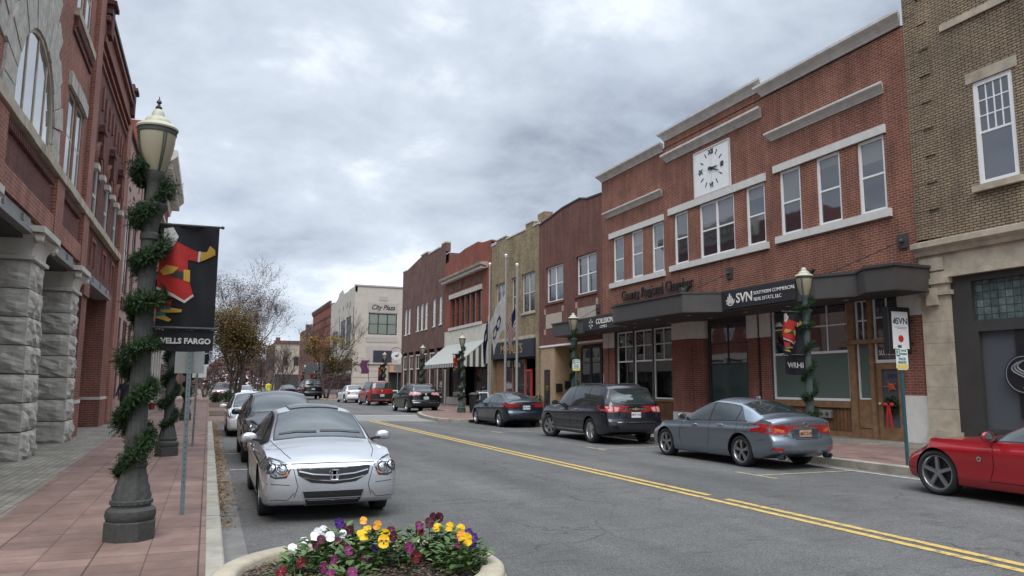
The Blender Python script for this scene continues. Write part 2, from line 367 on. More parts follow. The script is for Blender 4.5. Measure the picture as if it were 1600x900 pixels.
def window(F, top, u0, u1, z0, z1, frame=None, pane=None, fw=.07, cols=1, rail=True, set_=.09, d=.07, upper=(1, 1), lower=(1, 1), name='window', mw=.03, room=None):
    """sash window: frame with mullions and a meeting rail, its glass as a sub-part"""
    frame = frame or M['white']; pane = pane or M['glass']; bm = newbm()
    w0, w1 = -set_-d, -set_
    F.box(bm, u0, u1, w0, w1, z0, z0+fw); F.box(bm, u0, u1, w0, w1, z1-fw, z1)
    F.box(bm, u0, u0+fw, w0, w1, z0+fw, z1-fw); F.box(bm, u1-fw, u1, w0, w1, z0+fw, z1-fw)
    cw = (u1-u0-2*fw-(cols-1)*fw)/cols; zm = (z0+z1)/2
    for c in range(cols):
        a = u0+fw+c*(cw+fw); b = a+cw
        if c: F.box(bm, a-fw, a, w0, w1, z0+fw, z1-fw)
        if rail: F.box(bm, a, b, w0+.005, w1-.015, zm-.028, zm+.028)
        for (nx, nz), (lo, hi) in ((lower, (z0+fw, zm-.028 if rail else zm)), (upper, (zm+.028 if rail else zm, z1-fw))):
            for k in range(1, nx): F.box(bm, a+cw*k/nx-mw/2, a+cw*k/nx+mw/2, w0+.012, w1-.02, lo, hi)
            for k in range(1, nz):
                zz = lo+(hi-lo)*k/nz; F.box(bm, a, b, w0+.014, w1-.022, zz-mw/2, zz+mw/2)
    o = link(name, bm, frame, top)
    zs_ = z1-fw*.5-(z1-z0)*(room or 0)
    bm = newbm(); F.box(bm, u0+fw*.5, u1-fw*.5, w0+.02, w0+.032, z0+fw*.5, zs_); sub('pane', bm, pane, o, top)
    if room:        # upper part of the glass backed by a drawn blind
        bm = newbm(); F.box(bm, u0+fw*.5, u1-fw*.5, w0+.02, w0+.032, zs_+.001, z1-fw*.5); sub('pane', bm, M['glass_half'], o, top)
    return o
def moulding(F, bm, u0, u1, prof, mi=0, mitre=0):
    """cornice: profile of (w, z) swept along u, ends mitred back by mitre*w"""
    a = [bm.verts.new(F(u0-mitre*w, w, z)) for w, z in prof]; b = [bm.verts.new(F(u1+mitre*w, w, z)) for w, z in prof]; n = len(prof)
    for f in (bm.faces.new(a[::-1]), bm.faces.new(b)): f.material_index = mi
    for i in range(n):
        f = bm.faces.new((a[i], a[(i+1) % n], b[(i+1) % n], b[i])); f.material_index = mi
def ring(F, bm, uc, zc, r0, r1, w0, w1, a0=0, a1=PI, n=16, mi=0, jag=0):
    for k in range(n):
        t0, t1 = a0+(a1-a0)*k/n, a0+(a1-a0)*(k+1)/n
        R = r1*(1+jag*(.5 if k % 2 else -.5)); ww = w1+(rnd.uniform(-.012, .012) if jag else 0)
        if jag: t0 += .008; t1 -= .008
        F.poly(bm, [(uc+r0*math.cos(t0), zc+r0*math.sin(t0)), (uc+R*math.cos(t0), zc+R*math.sin(t0)), (uc+R*math.cos(t1), zc+R*math.sin(t1)), (uc+r0*math.cos(t1), zc+r0*math.sin(t1))], w0, ww, mi)
# ------------------------------------------------------------------ ground, road, pavements
def asphalt():
    m, nt, b = _m('asphalt'); b.inputs['Roughness'].default_value = .88; b.inputs['Specular IOR Level'].default_value = .3
    g = nt.nodes.new('ShaderNodeNewGeometry'); P = g.outputs['Position']
    def nz(s, d, r, sc=(1, 1, 1)):
        mp = nt.nodes.new('ShaderNodeMapping'); lk(nt, P, mp.inputs[0]); mp.inputs['Scale'].default_value = sc
        n = nt.nodes.new('ShaderNodeTexNoise'); lk(nt, mp.outputs[0], n.inputs['Vector']); n.inputs['Scale'].default_value = s
        n.inputs['Detail'].default_value = d; n.inputs['Roughness'].default_value = r; return n.outputs[0]
    def mr(x, a, b_, c, d):
        r = nt.nodes.new('ShaderNodeMapRange'); lk(nt, x, r.inputs[0])
        for i, v in enumerate((a, b_, c, d)): r.inputs[i+1].default_value = v
        return r.outputs[0]
    def mul(a, b_):
        n = nt.nodes.new('ShaderNodeMath'); n.operation = 'MULTIPLY'; lk(nt, a, n.inputs[0]); lk(nt, b_, n.inputs[1]); return n.outputs[0]
    big = mr(nz(.35, 4, .6, (1.6, .35, 1)), .32, .68, .70, 1.22)      # long wheel-track tones along the street
    mid = mr(nz(2.2, 6, .7), .3, .7, .86, 1.12)
    fine = mr(nz(55, 3, .8), .36, .64, .45, 1.6)
    fine2 = mr(nz(16, 4, .75), .3, .7, .75, 1.25)
    v = mul(mul(mul(big, mid), fine), fine2)
    # dark scuffed streaks across the lane
    st = mr(nz(1.6, 8, .75, (.9, 2.6, 1)), .54, .68, 1, .62); v = mul(v, st)
    # cracks
    nn = nt.nodes.new('ShaderNodeTexNoise'); lk(nt, P, nn.inputs['Vector']); nn.inputs['Scale'].default_value = 1.1; nn.inputs['Detail'].default_value = 6
    vm_ = nt.nodes.new('ShaderNodeVectorMath'); vm_.operation = 'MULTIPLY_ADD'; lk(nt, nn.outputs[1], vm_.inputs[0]); vm_.inputs[1].default_value = (1.3, 1.3, 0); lk(nt, P, vm_.inputs[2])
    vo = nt.nodes.new('ShaderNodeTexVoronoi'); vo.feature = 'DISTANCE_TO_EDGE'; lk(nt, vm_.outputs[0], vo.inputs['Vector']); vo.inputs['Scale'].default_value = .33
    cr = mr(vo.outputs['Distance'], 0.0, .0042, .42, 1.0)
    msk = mr(nz(.30, 2, .5), .47, .56, 0, 1)
    mm = nt.nodes.new('ShaderNodeMix'); lk(nt, msk, mm.inputs[0]); mm.inputs[2].default_value = 1; lk(nt, cr, mm.inputs[3])
    v = mul(v, mm.outputs[0])
    s = nt.nodes.new('ShaderNodeVectorMath'); s.operation = 'SCALE'; s.inputs[0].default_value = (.114, .111, .105); lk(nt, v, s.inputs['Scale'])
    lk(nt, s.outputs[0], b.inputs['Base Color'])
    bp = nt.nodes.new('ShaderNodeBump'); bp.inputs['Strength'].default_value = .5; bp.inputs['Distance'].default_value = .008
    lk(nt, fine, bp.inputs['Height']); lk(nt, bp.outputs[0], b.inputs['Normal'])
    return m
M['asphalt'] = asphalt()
M['earth'] = mat('earth', (.10, .085, .065), .95, var=.3, vs=.5)
M['paver_red'] = brick('paver_red', (.24, .155, .125), (.185, .118, .097), (.125, .082, .068), bw=.305, rh=.41, ms=.007, off=0, big=(1.22, .82, .009), var=.22, floor=True, bump=.2, vs=1.3, patch=.25, patchcol=(.16, .10, .082))
M['paver_grey'] = brick('paver_grey', (.25, .225, .185), (.185, .165, .135), (.11, .098, .08), bw=.23, rh=.115, ms=.009, var=.2, floor=True, bump=.3, vs=1.2)
M['paver_brick'] = brick('paver_small_red', (.225, .140, .115), (.175, .108, .09), (.13, .092, .078), bw=.4, rh=.2, ms=.012, var=.22, floor=True, bump=.2, vs=1.2)
M['kerb'] = mat('kerb_concrete', (.28, .258, .21), .9, var=.35, vs=2.5, bump=.2)
M['gutter'] = mat('gutter_concrete', (.155, .148, .135), .92, var=.35, vs=2.2, bump=.2)
def worn(name, col, under=(.10, .10, .10), thr=(.34, .46)):
    m, nt, b = _m(name); b.inputs['Roughness'].default_value = .75
    g = nt.nodes.new('ShaderNodeNewGeometry'); n = nt.nodes.new('ShaderNodeTexNoise'); lk(nt, g.outputs['Position'], n.inputs['Vector'])
    n.inputs['Scale'].default_value = 9; n.inputs['Detail'].default_value = 9; n.inputs['Roughness'].default_value = .75
    r = nt.nodes.new('ShaderNodeMapRange'); lk(nt, n.outputs[0], r.inputs[0]); r.inputs[1].default_value = thr[0]; r.inputs[2].default_value = thr[1]
    mx = nt.nodes.new('ShaderNodeMix'); mx.data_type = 'RGBA'; lk(nt, r.outputs[0], mx.inputs[0]); mx.inputs[6].default_value = (*under, 1); mx.inputs[7].default_value = (*col, 1)
    lk(nt, mx.outputs[2], b.inputs['Base Color']); return m
M['yellow_line'] = worn('yellow_line', (.52, .35, .085), thr=(.37, .50))
M['pale_line'] = worn('pale_line', (.40, .35, .20), thr=(.36, .54))
M['white_line'] = worn('white_line', (.46, .45, .42), thr=(.34, .52))
M['crosswalk'] = mat('crosswalk_concrete', (.20, .19, .175), .9, var=.22, vs=2)
def flat(name, pts, z, m, parent=None):
    bm = newbm(); bm.faces.new([bm.verts.new((x, y, z)) for x, y in pts])
    return link(name, bm, m, parent)
def slab(name, pts, z0, z1, m):
    bm = newbm(); prism(bm, [(x, y, z0) for x, y in pts], (0, 0, z1-z0)); bmesh.ops.recalc_face_normals(bm, faces=bm.faces[:])
    return link(name, bm, m)
tag(flat('ground', [(-1500, -1500), (1500, -1500), (1500, 1500), (-1500, 1500)], -.02, M['earth']), kind='structure')
road = tag(flat('road', [(-.05, -30), (14.6, -30), (14.6, 420), (-.05, 420)], 0, M['asphalt']), kind='structure')
# left pavement: grey pavers by the buildings, red slabs towards the kerb
tag(slab('pavement', [(-40, -12), (-1.95, -12), (-2.0, 9.7), (-2.2, 15), (-2.4, 24), (-2.7, 47), (-2.8, 100), (-40, 100)], -.02, .15, M['paver_grey']), kind='structure')
tag(slab('pavement', [(-1.95, -12), (.055, -12), (.055, 32), (2.55, 32.2), (2.55, 72), (0.2, 75), (0.2, 200), (-2.8, 200), (-2.8, 100), (-2.7, 47), (-2.4, 24), (-2.2, 15), (-2.0, 9.7)], -.021, .149, M['paver_red']), kind='structure')
def stripkerb(name, pts, wd, z0, z1, m, lift=0):
    """kerb along a polyline; wd to the left of travel"""
    bm = newbm(); P = [Vector((x, y, 0)) for x, y in pts]; nn = len(P); A = []; B = []
    for i, p in enumerate(P):
        t = (P[min(i+1, nn-1)]-P[max(i-1, 0)]).normalized(); n = Vector((-t.y, t.x, 0)); A.append(p); B.append(p+n*wd)
    a0 = [bm.verts.new((p.x, p.y, z0)) for p in A]; a1 = [bm.verts.new((p.x, p.y, z1-.012)) for p in A]
    am = [bm.verts.new((p.x+(q-p).x*.1, p.y+(q-p).y*.1, z1)) for p, q in zip(A, B)]
    b1 = [bm.verts.new((p.x, p.y, z1)) for p in B]; b0 = [bm.verts.new((p.x, p.y, z0)) for p in B]
    for i in range(nn-1):
        for q, r in ((a0, a1), (a1, am), (am, b1), (b1, b0)): bm.faces.new((q[i], q[i+1], r[i+1], r[i]))
    for i in (0, nn-1): bm.faces.new((a0[i], a1[i], am[i], b1[i], b0[i]))
    bmesh.ops.recalc_face_normals(bm, faces=bm.faces[:])
    return tag(link(name, bm, m), kind='structure')
stripkerb('kerb', [(.2, -12), (.2, 31.85), (2.75, 32.0), (2.75, 72.1), (.4, 75.1), (.4, 200)], .145, -.02, .154, M['kerb'])
bm = newbm()
for k in range(-4, 11): box(bm, .053, .203, k*3.05-.012, k*3.05+.012, .02, .1555)
tag(link('kerb_joints', bm, M['dark'] if False else mat('joint', (.10, .09, .075), .95, var=0), bpy.data.objects['kerb']))
flat('gutter', [(.2, -12), (.43, -12), (.43, 31.8), (.2, 31.8)], .004, M['gutter'], road)
flat('gutter', [(11.72, -12), (12.0, -12), (12.0, 30.4), (11.72, 30.4)], .004, M['gutter'], road)
# right pavement with its bulb-out
RK = [(12.0, -12), (12.05, 10), (12.05, 30.3), (11.6, 31.0), (10.4, 31.2), (9.85, 31.5), (9.55, 32.2), (9.55, 33.6), (9.75, 35.6), (10.15, 38), (10.6, 40), (11.0, 41.0), (11.6, 41.6), (12.9, 42.0), (13.1, 42.5), (13.1, 76), (11.3, 77), (10.9, 78), (10.9, 81), (12.4, 84.5), (12.4, 200)]
RKi = [(x+.16, y) for x, y in RK]
tag(slab('pavement', RKi+[(60, 200), (60, -12)], -.022, .148, M['paver_brick']), kind='structure')
stripkerb('kerb', [(x, y) for x, y in RK[::-1]], .18, -.02, .153, M['kerb'])
flat('pavement_band', [(15.9, -12), (17.7, -12), (17.7, 73), (15.9, 73)], .1525, M['paver_grey'], None)
tag(bpy.data.objects['pavement_band'], kind='structure')
bm = newbm(); box(bm, 10.55, 11.45, 30.98, 31.2, .03, .125)
dr_ = tag(link('storm_drain', bm, M['dark'], loc=(11, 31.1, 0)), 'dark storm drain slot in the kerb at the bulb-out corner', 'drain')
# painted markings
flat('crosswalk_band', [(2.8, 35.4), (9.5, 32.3), (9.72, 36.2), (10.4, 39.3), (2.8, 40.6)], .004, M['crosswalk'], road)
flat('crosswalk_line', [(2.8, 40.6), (10.4, 39.3), (10.5, 39.7), (2.8, 41.0)], .0045, M['white_line'], road)
for x0 in (6.70, 6.93):
    if x0 < 6.8: segs = [(-12, 33.8)]
    else: segs = [(-12, 9.05), (9.45, 33.6)]
    for a, b_ in segs: flat('centre_line', [(x0, a), (x0+.115, a), (x0+.115, b_), (x0, b_)], .005, M['yellow_line'], road)
for a in (6.70, 6.93): flat('centre_line', [(a, 41.5), (a+.115, 41.5), (a+.115, 200), (a, 200)], .005, M['yellow_line'], road)
for y in (11.2, 17.3, 24.5): 
    flat('stall_line', [(9.35, y), (11.7, y), (11.7, y+.09), (9.35, y+.09)], .006, M['pale_line'], road)
    flat('stall_tick', [(9.3, y-.5), (9.39, y-.5), (9.39, y+.6), (9.3, y+.6)], .0085, M['pale_line'], road)
flat('edge_line', [(11.62, -5), (11.71, -5), (11.71, 14), (11.62, 14)], .0075, M['white_line'], road)
for y in (15.2, 18.7): flat('stall_line', [(.45, y), (1.3, y), (1.3, y+.09), (.45, y+.09)], .006, M['white_line'], road)
# planted beds in the left bulb-out
M['mulch'] = mat('mulch', (.085, .052, .034), .95, var=.5, vs=14, bump=.8, bs=30)
for (x0, x1, y0, y1) in ((.1, 2.3, 37.5, 44), (.1, 2.3, 51, 62)):
    tag(slab('planting_bed', [(x0, y0), (x1, y0), (x1, y1), (x0, y1)], .13, .17, M['mulch']), kind='structure')
# dead leaves gathered in the left gutter and by the right kerb
M['litter'] = leafmat('dead_leaves', (.11, .065, .032), (.34, .22, .11), .8, 5)
bm = newbm()
def leaf(bm, c, s, tilt=.5):
    a = rnd.uniform(0, 2*PI); R = Matrix.Rotation(a, 3, 'Z') @ Matrix.Rotation(rnd.uniform(-tilt, tilt), 3, 'X')
    P = [Vector(c)+R@Vector(p)*s for p in ((-.5, 0, 0), (0, -.32, .08), (.5, 0, 0), (0, .32, .06))]
    bm.faces.new([bm.verts.new(p) for p in P])
for k in range(5200):
    y = 9+22.5*rnd.random()**.75; x = .215+abs(rnd.gauss(0, .10)); leaf(bm, (x, y, .012+rnd.random()*.02), rnd.uniform(.025, .06))
for k in range(700):
    y = rnd.uniform(8, 16); x = 11.99-abs(rnd.gauss(0, .08)); leaf(bm, (x, y, .012+rnd.random()*.02), rnd.uniform(.02, .05))
for k in range(120):
    leaf(bm, (rnd.uniform(.3, 3.2), rnd.uniform(5, 31), .012), rnd.uniform(.02, .05), .2)
tag(link('fallen_leaves', bm, M['litter']), 'brown fallen leaves gathered along the gutters', 'leaves', kind='stuff')
# ------------------------------------------------------------------ right-hand buildings
R = Face('R', 17.6)
def mass(top, x0, x1, y0, y1, z1, m=None, name='wall', zl=0, xl=0):
    """the body of a building behind its facade: sides, back and flat roof"""
    bm = newbm()
    if zl: box(bm, x0, x1, y0, y1, zl, z1); box(bm, xl, x1, y0, y1, -.02, zl)
    else: box(bm, x0, x1, y0, y1, -.02, z1)
    return link(name, bm, m or M['brick_brown'], top)
HALF = (.30, .27)
# --- chamber building -------------------------------------------------------
B = root('brick_building', 'red brick building with white clock panel, stone cornices and dark curved canopy', 'building', (17.6, 23, 0))
wins = [(29.81, 30.77, 6.45, 8.62), (28.15, 29.11, 6.45, 8.62), (26.48, 27.4, 6.45, 8.62), (24.74, 25.7, 6.55, 8.72), (21.85, 23.97, 6.55, 8.72), (20.2, 21.2, 6.55, 8.72),
        (18.5, 19.47, 6.63, 8.85), (16.83, 17.81, 6.63, 8.85), (15.2, 16.17, 6.63, 8.85)]
bm = newbm(); wall(R, bm, 14.32, 31.85, 4.3, 11.75, wins, .26)
R.poly(bm, [(19.95, 11.75), (26.3, 11.75), (26.3, 12.05), (19.95, 12.05)], 0, -.4)
link('wall', bm, M['brick_chamber'], B)
mass(B, 17.95, 34, 14.36, 31.82, 11.7, M['brick_chamber'], zl=4.33, xl=20.65)
bm = newbm(); box(bm, 17.6, 17.96, 14.33, 31.84, 11.7, 11.74); link('roof', bm, M['roof'], B)
for k, (a, b_, c, d) in enumerate(wins): window(R, B, a, b_, c, d, fw=.10, cols=2 if k == 4 else 1, set_=.05, room=(0, .3, 0, .12, .35, .2, .5, .15, .3)[k])
CP = [(-.05, 0), (.05, 0), (.07, .05), (.16, .16), (.26, .24), (.30, .28), (.30, .36), (-.05, .36)]
def cornice(u0, u1, z, name='cornice', top=B, m='concrete', sc=1.):
    bm = newbm(); moulding(R, bm, u0, u1, [(w_*sc, z+h*sc) for w_, h in CP], mitre=.6)
    bmesh.ops.recalc_face_normals(bm, faces=bm.faces[:]); link(name, bm, M[m], top)
cornice(14.42, 20.1, 11.76); cornice(20.1, 26.25, 12.02); cornice(26.4, 31.8, 11.62)
cornice(15.1, 19.75, 10.02, 'stone_band', sc=.8); cornice(20.2, 26.1, 11.05, 'stone_band', sc=.9); cornice(26.5, 31.35, 9.7, 'stone_band', sc=.75)
def band(u0, u1, z0, z1, w_=.07, name='lintel', m='white_stone', top=B, F=R):
    bm = newbm(); n = max(1, round((u1-u0)/1.4))
    for k in range(n):
        a, b_ = u0+(u1-u0)*k/n, u0+(u1-u0)*(k+1)/n
        F.box(bm, a+.004, b_-.004, -.1, w_, z0, z1)
    return link(name, bm, M[m], top)
band(26.42, 31.1, 8.62, 8.88); band(20.1, 26.05, 8.72, 9.0); band(15.1, 19.7, 8.85, 9.1)
band(26.38, 31.05, 6.22, 6.45, .1, 'sill'); band(20.05, 26.0, 6.32, 6.55, .1, 'sill'); band(15.05, 19.68, 6.4, 6.63, .1, 'sill')
# ground floor piers and shop fronts
bm = newbm()
for (a, b_) in ((14.32, 15.05), (20.2, 20.72), (20.86, 21.38), (30.78, 31.28), (31.36, 31.84)):
    R.box(bm, a, b_, -.35, 0 if a > 15 else .0, 1.4 if a < 15 else .62, 3.55)
R.poly(bm, [(23.85, .62), (25.95, .62), (25.95, 3.45), (23.85, 3.45)], -.35, 0)
prism(bm, [(17.6, 23.95, .62), (17.6, 25.85, .62), (17.2, 25.45, .62), (17.2, 24.35, .62)], (0, 0, 2.83))
bmesh.ops.recalc_face_normals(bm, faces=bm.faces[:]); link('pier', bm, M['brick_pier'], B)
bm = newbm()
for (a, b_, z) in ((14.3, 15.06, 3.55), (20.18, 20.73, 3.3), (20.85, 21.4, 3.3), (30.76, 31.29, 3.4), (31.35, 31.86, 3.4)): 
    R.box(bm, a, b_, -.36, .012, z+.003, 4.3); R.box(bm, a, b_, -.36, .012, .14, (1.4 if a < 15 else .62)-.003)
for z0, z1 in ((3.453, 4.3), (.14, .617)):
    prism(bm, [(17.6, 23.83, z0), (17.6, 25.97, z0), (17.188, 25.46, z0), (17.188, 24.34, z0)], (0, 0, z1-z0)); R.box(bm, 23.83, 25.97, -.36, 0, z0, z1)
bmesh.ops.recalc_face_normals(bm, faces=bm.faces[:]); link('pier_stone', bm, M['white_stone'], B)
# recess shell of the shops: dark box behind the glass
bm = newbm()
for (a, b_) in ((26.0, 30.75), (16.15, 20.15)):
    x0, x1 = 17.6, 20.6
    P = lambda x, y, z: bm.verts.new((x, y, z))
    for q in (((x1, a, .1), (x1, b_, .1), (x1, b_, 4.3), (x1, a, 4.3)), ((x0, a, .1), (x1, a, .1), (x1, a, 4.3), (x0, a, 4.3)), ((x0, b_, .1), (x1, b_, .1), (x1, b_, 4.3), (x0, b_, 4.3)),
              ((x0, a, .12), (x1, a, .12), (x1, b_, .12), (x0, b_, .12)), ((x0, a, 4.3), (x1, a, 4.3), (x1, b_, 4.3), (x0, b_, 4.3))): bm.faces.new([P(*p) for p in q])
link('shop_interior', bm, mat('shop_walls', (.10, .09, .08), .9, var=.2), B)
def shopwin(top, F, u0, u1, z0, z1, zt, pane_low, pane_up, cols=2, rows=2, frame='white', w_=-.08, fw=.06, name='window'):
    """big display pane below, small-paned transom above zt"""
    bm = newbm(); a, b_ = w_-.08, w_
    F.box(bm, u0, u0+fw, a, b_, z0, z1); F.box(bm, u1-fw, u1, a, b_, z0, z1)
    F.box(bm, u0+fw, u1-fw, a, b_, z0, z0+fw); F.box(bm, u0+fw, u1-fw, a, b_, z1-fw, z1); F.box(bm, u0+fw, u1-fw, a, b_, zt-fw/2, zt+fw/2)
    for k in range(1, cols):
        u = u0+fw+(u1-u0-2*fw)*k/cols; F.box(bm, u-.018, u+.018, a+.01, b_-.015, zt+fw/2, z1-fw)
    for k in range(1, rows):
        z = zt+(z1-zt)*k/rows; F.box(bm, u0+fw, u1-fw, a+.012, b_-.017, z-.018, z+.018)
    o = link(name, bm, M[frame], top)
    bm = newbm(); F.box(bm, u0+.02, u1-.02, a+.03, a+.036, z0+.02, zt); sub('pane', bm, pane_low, o, top)
    bm = newbm(); F.box(bm, u0+.02, u1-.02, a+.03, a+.036, zt+.001, z1-.02); sub('pane', bm, pane_up, o, top)
    return o
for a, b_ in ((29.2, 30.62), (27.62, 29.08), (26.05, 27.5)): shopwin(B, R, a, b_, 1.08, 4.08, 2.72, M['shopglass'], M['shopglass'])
bm = newbm()
for u in (29.14, 27.56): R.box(bm, u-.055, u+.055, -.2, -.04, 1.05, 4.3)
R.box(bm, 25.97, 30.76, -.2, -.05, 4.083, 4.3); R.box(bm, 30.625, 30.76, -.2, -.05, 1.0, 4.08); link('shopfront_frame', bm, M['charcoal'], B)
bm = newbm(); R.box(bm, 25.97, 30.76, -.2, -.04, .14, .98); link('wood_panel', bm, M['woodplank'], B)
bm = newbm(); R.box(bm, 25.97, 30.76, -.22, 0.0, .983, 1.06); R.box(bm, 25.97, 30.76, -.22, -.015, .14, .26); link('wood_trim', bm, M['wood'], B)
# recessed entrance with teal panel
bm = newbm(); box(bm, 17.75, 17.95, 21.38, 23.85, .14, 4.3); link('entrance_wall', bm, M['charcoal'], B)
shopwin(B, R, 21.5, 23.72, .75, 3.95, 2.45, M['glass_teal'], M['glass'], 2, 2, 'charcoal', -.1, .05)
bm = newbm(); tube(bm, [(17.66, 20.79, .15), (17.66, 20.79, 4.3)], .055); link('downpipe', bm, M['black'], B)
# right shop window
shopwin(B, R, 16.88, 20.16, 1.2, 4.32, 2.68, M['glass_green'], M['glass'], 4, 2, 'white', -.05, .075)
bm = newbm(); R.box(bm, 16.85, 20.18, -.16, -.03, .14, 1.0); link('wood_panel', bm, M['woodplank'], B)
bm = newbm(); R.box(bm, 16.85, 20.18, -.2, .03, 1.003, 1.19); R.box(bm, 16.85, 20.18, -.16, -.01, .14, .3); link('wood_trim', bm, M['wood'], B)
bm = newbm()
for a, b_ in ((16.62, 16.87), (15.98, 16.12)): R.box(bm, a, b_, -.2, .03, .14, 4.3)
R.box(bm, 16.12, 16.62, -.2, -.03, .14, 1.25); R.box(bm, 16.14, 16.6, -.2, -.01, .45, 1.1); R.box(bm, 15.1, 17.0, -.1, .10, 2.86, 2.98); R.box(bm, 16.12, 16.62, -.2, -.04, 4.15, 4.3)
link('door_post', bm, M['wood'], B)
shopwin(B, R, 16.13, 16.61, 1.26, 4.14, 2.95, M['glass_green'], M['glass'], 2, 2, 'white', -.06, .04)
shopwin(B, R, 15.1, 15.97, 2.34, 4.2, 2.98, M['glass'], M['glass'], 2, 2, 'white', -.06, .045)
# door
bm = newbm(); z0, z1 = .16, 2.3
R.box(bm, 15.1, 15.26, -.15, -.05, z0, z1); R.box(bm, 15.8, 15.96, -.15, -.05, z0, z1); R.box(bm, 15.26, 15.8, -.15, -.05, z0, .5); R.box(bm, 15.26, 15.8, -.15, -.05, 2.12, z1)
dr = link('door', bm, M['wood'], B)
bm = newbm(); R.box(bm, 15.25, 15.81, -.11, -.10, .48, 2.14); sub('pane', bm, M['glass_grey'], dr, B)
bm = newbm(); ball(bm, R(15.87, -.01, 1.15), .035, sub_=2); tube(bm, [R(15.87, -.06, 1.15), R(15.87, -.01, 1.15)], .012); sub('handle', bm, M['concrete'], dr, B, smooth=True)
bm = newbm(); R.box(bm, 15.04, 15.09, -.2, -.02, .14, 4.3); R.box(bm, 15.1, 15.97, -.15, -.045, 2.303, 2.335); link('door_frame', bm, M['white'], B)
bm = newbm(); R.box(bm, 14.9, 20.2, -.2, -.03, 4.32, 4.45); link('shopfront_frame', bm, M['charcoal'], B)
# canopy
cz0, cz1 = 4.14, 4.78
arc = [(14.85+1.2*(1-math.cos(t)), 25.6+1.5*math.sin(t)) for t in [PI/2*k/10 for k in range(11)]]
out_ = [(17.58, 13.95), (16.25, 13.95), (16.1, 14.75), (16.55, 15.45), (16.0, 16.45), (16.0, 20.6), (14.85, 21.3)]+arc+[(16.2, 27.3), (16.45, 27.6), (16.45, 35.2), (17.58, 35.2)]
bm = newbm(); prism(bm, [(x, y, cz0) for x, y in out_], (0, 0, cz1-cz0-.04)); bmesh.ops.recalc_face_normals(bm, faces=bm.faces[:])
cn = link('canopy', bm, M['canopy'], B)
def grow(P, d, c=(17.58, 23)):
    return [(x-d if x < 17.5 else x, y+(d if y > 27 else -d if y < 14.5 else 0)) for x, y in P]
bm = newbm(); prism(bm, [(x, y, cz1-.04) for x, y in grow(out_, .05)], (0, 0, .07)); prism(bm, [(x, y, cz0-.03) for x, y in grow(out_, .02)], (0, 0, .028)); bmesh.ops.recalc_face_normals(bm, faces=bm.faces[:])
sub('canopy_edge', bm, M['charcoal'], cn, B)
dl = mat('downlight', (.6, .58, .5), .5, var=0)
for (x, y) in ((15.6, 22), (15.6, 24), (15.7, 25.8), (16.6, 18.2), (16.6, 20.2), (16.9, 22.5), (16.8, 25), (16.8, 27.6), (16.9, 16.2), (17, 29.5), (17, 31.2)):
    bm = newbm(); lathe(bm, [(.085, -.005), (.085, 0), (.06, 0.004)], 16, (x, y, cz0-.042)); sub('downlight', bm, dl, cn, B)
# tie-rod brackets
for (u, z, u2, w2) in ((14.75, 5.62, 16.3, 1.4), (22.2, 5.75, 23.8, 1.7), (32.3, 5.4, 32.6, 1.05)):
    bm = newbm(); R.box(bm, u-.16, u+.16, 0.003, .05, z-.2, z+.2); ball(bm, R(u, .1, z), .06); br = link('wall_bracket', bm, M['charcoal'], B)
    bm = newbm(); tube(bm, [R(u, .06, z), R(u2, w2, cz1)], .014, 6); sub('tie_rod', bm, M['black'], br, B)
bm = newbm()
for (x, y) in ((16.2, 17.0), (15.1, 21.6)):
    prism(bm, [(x, y-.3, cz1+.25), (x, y-.12, cz1+.25), (x, y, cz1+.13), (x, y+.12, cz1+.25), (x, y+.3, cz1+.25), (x, y+.1, cz1+.03), (x, y-.1, cz1+.03)], (.12, 0, 0))
bmesh.ops.recalc_face_normals(bm, faces=bm.faces[:]); link('canopy_spike', bm, M['charcoal'], B)
# clock
ck = root('wall_clock', 'square white clock panel with black roman numerals under the stone band', 'clock', (17.6, 23.06, 8.9))
bm = newbm(); R.box(bm, 21.95, 24.17, 0.004, .05, 9.003, 10.85); link('face_panel', bm, M['white'], ck)
bm = newbm()
for (a, b_, c, d) in ((21.95, 24.17, 9.003, 9.05), (21.95, 24.17, 10.8, 10.85), (21.95, 22.0, 9.05, 10.8), (24.12, 24.17, 9.05, 10.8)): R.box(bm, a, b_, .052, .075, c, d)
link('panel_frame', bm, M['white_stone'], ck)
bm = newbm(); cu, cz = 23.06, 9.97
R.box(bm, cu-.006, cu+.006, .05, .053, 9.06, 10.79); R.box(bm, 22.01, 24.11, .05, .0535, cz-.006, cz+.006); link('panel_joint', bm, M['concrete'], ck)
for h in range(12):
    a = h*PI/6; r = .66
    if h in (0, 3, 6, 9): text('numeral', {0: 'XII', 3: 'III', 6: 'VI', 9: 'IX'}[h], .26, M['black'], R, cu-r*math.sin(a), cz+r*math.cos(a), ck, wgt=.008, w=.055)
    else:
        bm = newbm(); t = Vector((-math.sin(a), math.cos(a))); n = Vector((t.y, -t.x)); p = Vector((cu, cz))
        R.poly(bm, [tuple(p+t*(r-.1)-n*.02), tuple(p+t*(r-.1)+n*.02), tuple(p+t*(r+.1)+n*.02), tuple(p+t*(r+.1)-n*.02)], .052, .06); link('hour_mark', bm, M['black'], ck)
def hand(ang, ln, wd):
    bm = newbm(); t = Vector((-math.sin(ang), math.cos(ang))); n = Vector((t.y, -t.x)); p = Vector((cu, cz))
    R.poly(bm, [tuple(p-t*.18-n*wd), tuple(p-t*.18+n*wd), tuple(p+t*ln*.75+n*wd), tuple(p+t*ln), tuple(p+t*ln*.75-n*wd)], .075, .085)
    link('hand', bm, M['black'], ck)
hand(math.radians(90), .40, .028); hand(math.radians(112), .55, .022)
bm = newbm(); lathe(bm, [(.07, 0), (.07, .05)], 16); 
for v in bm.verts: v.co = R(cu+v.co.x, .07+v.co.z, cz+v.co.y)
link('hub', bm, M['black'], ck)
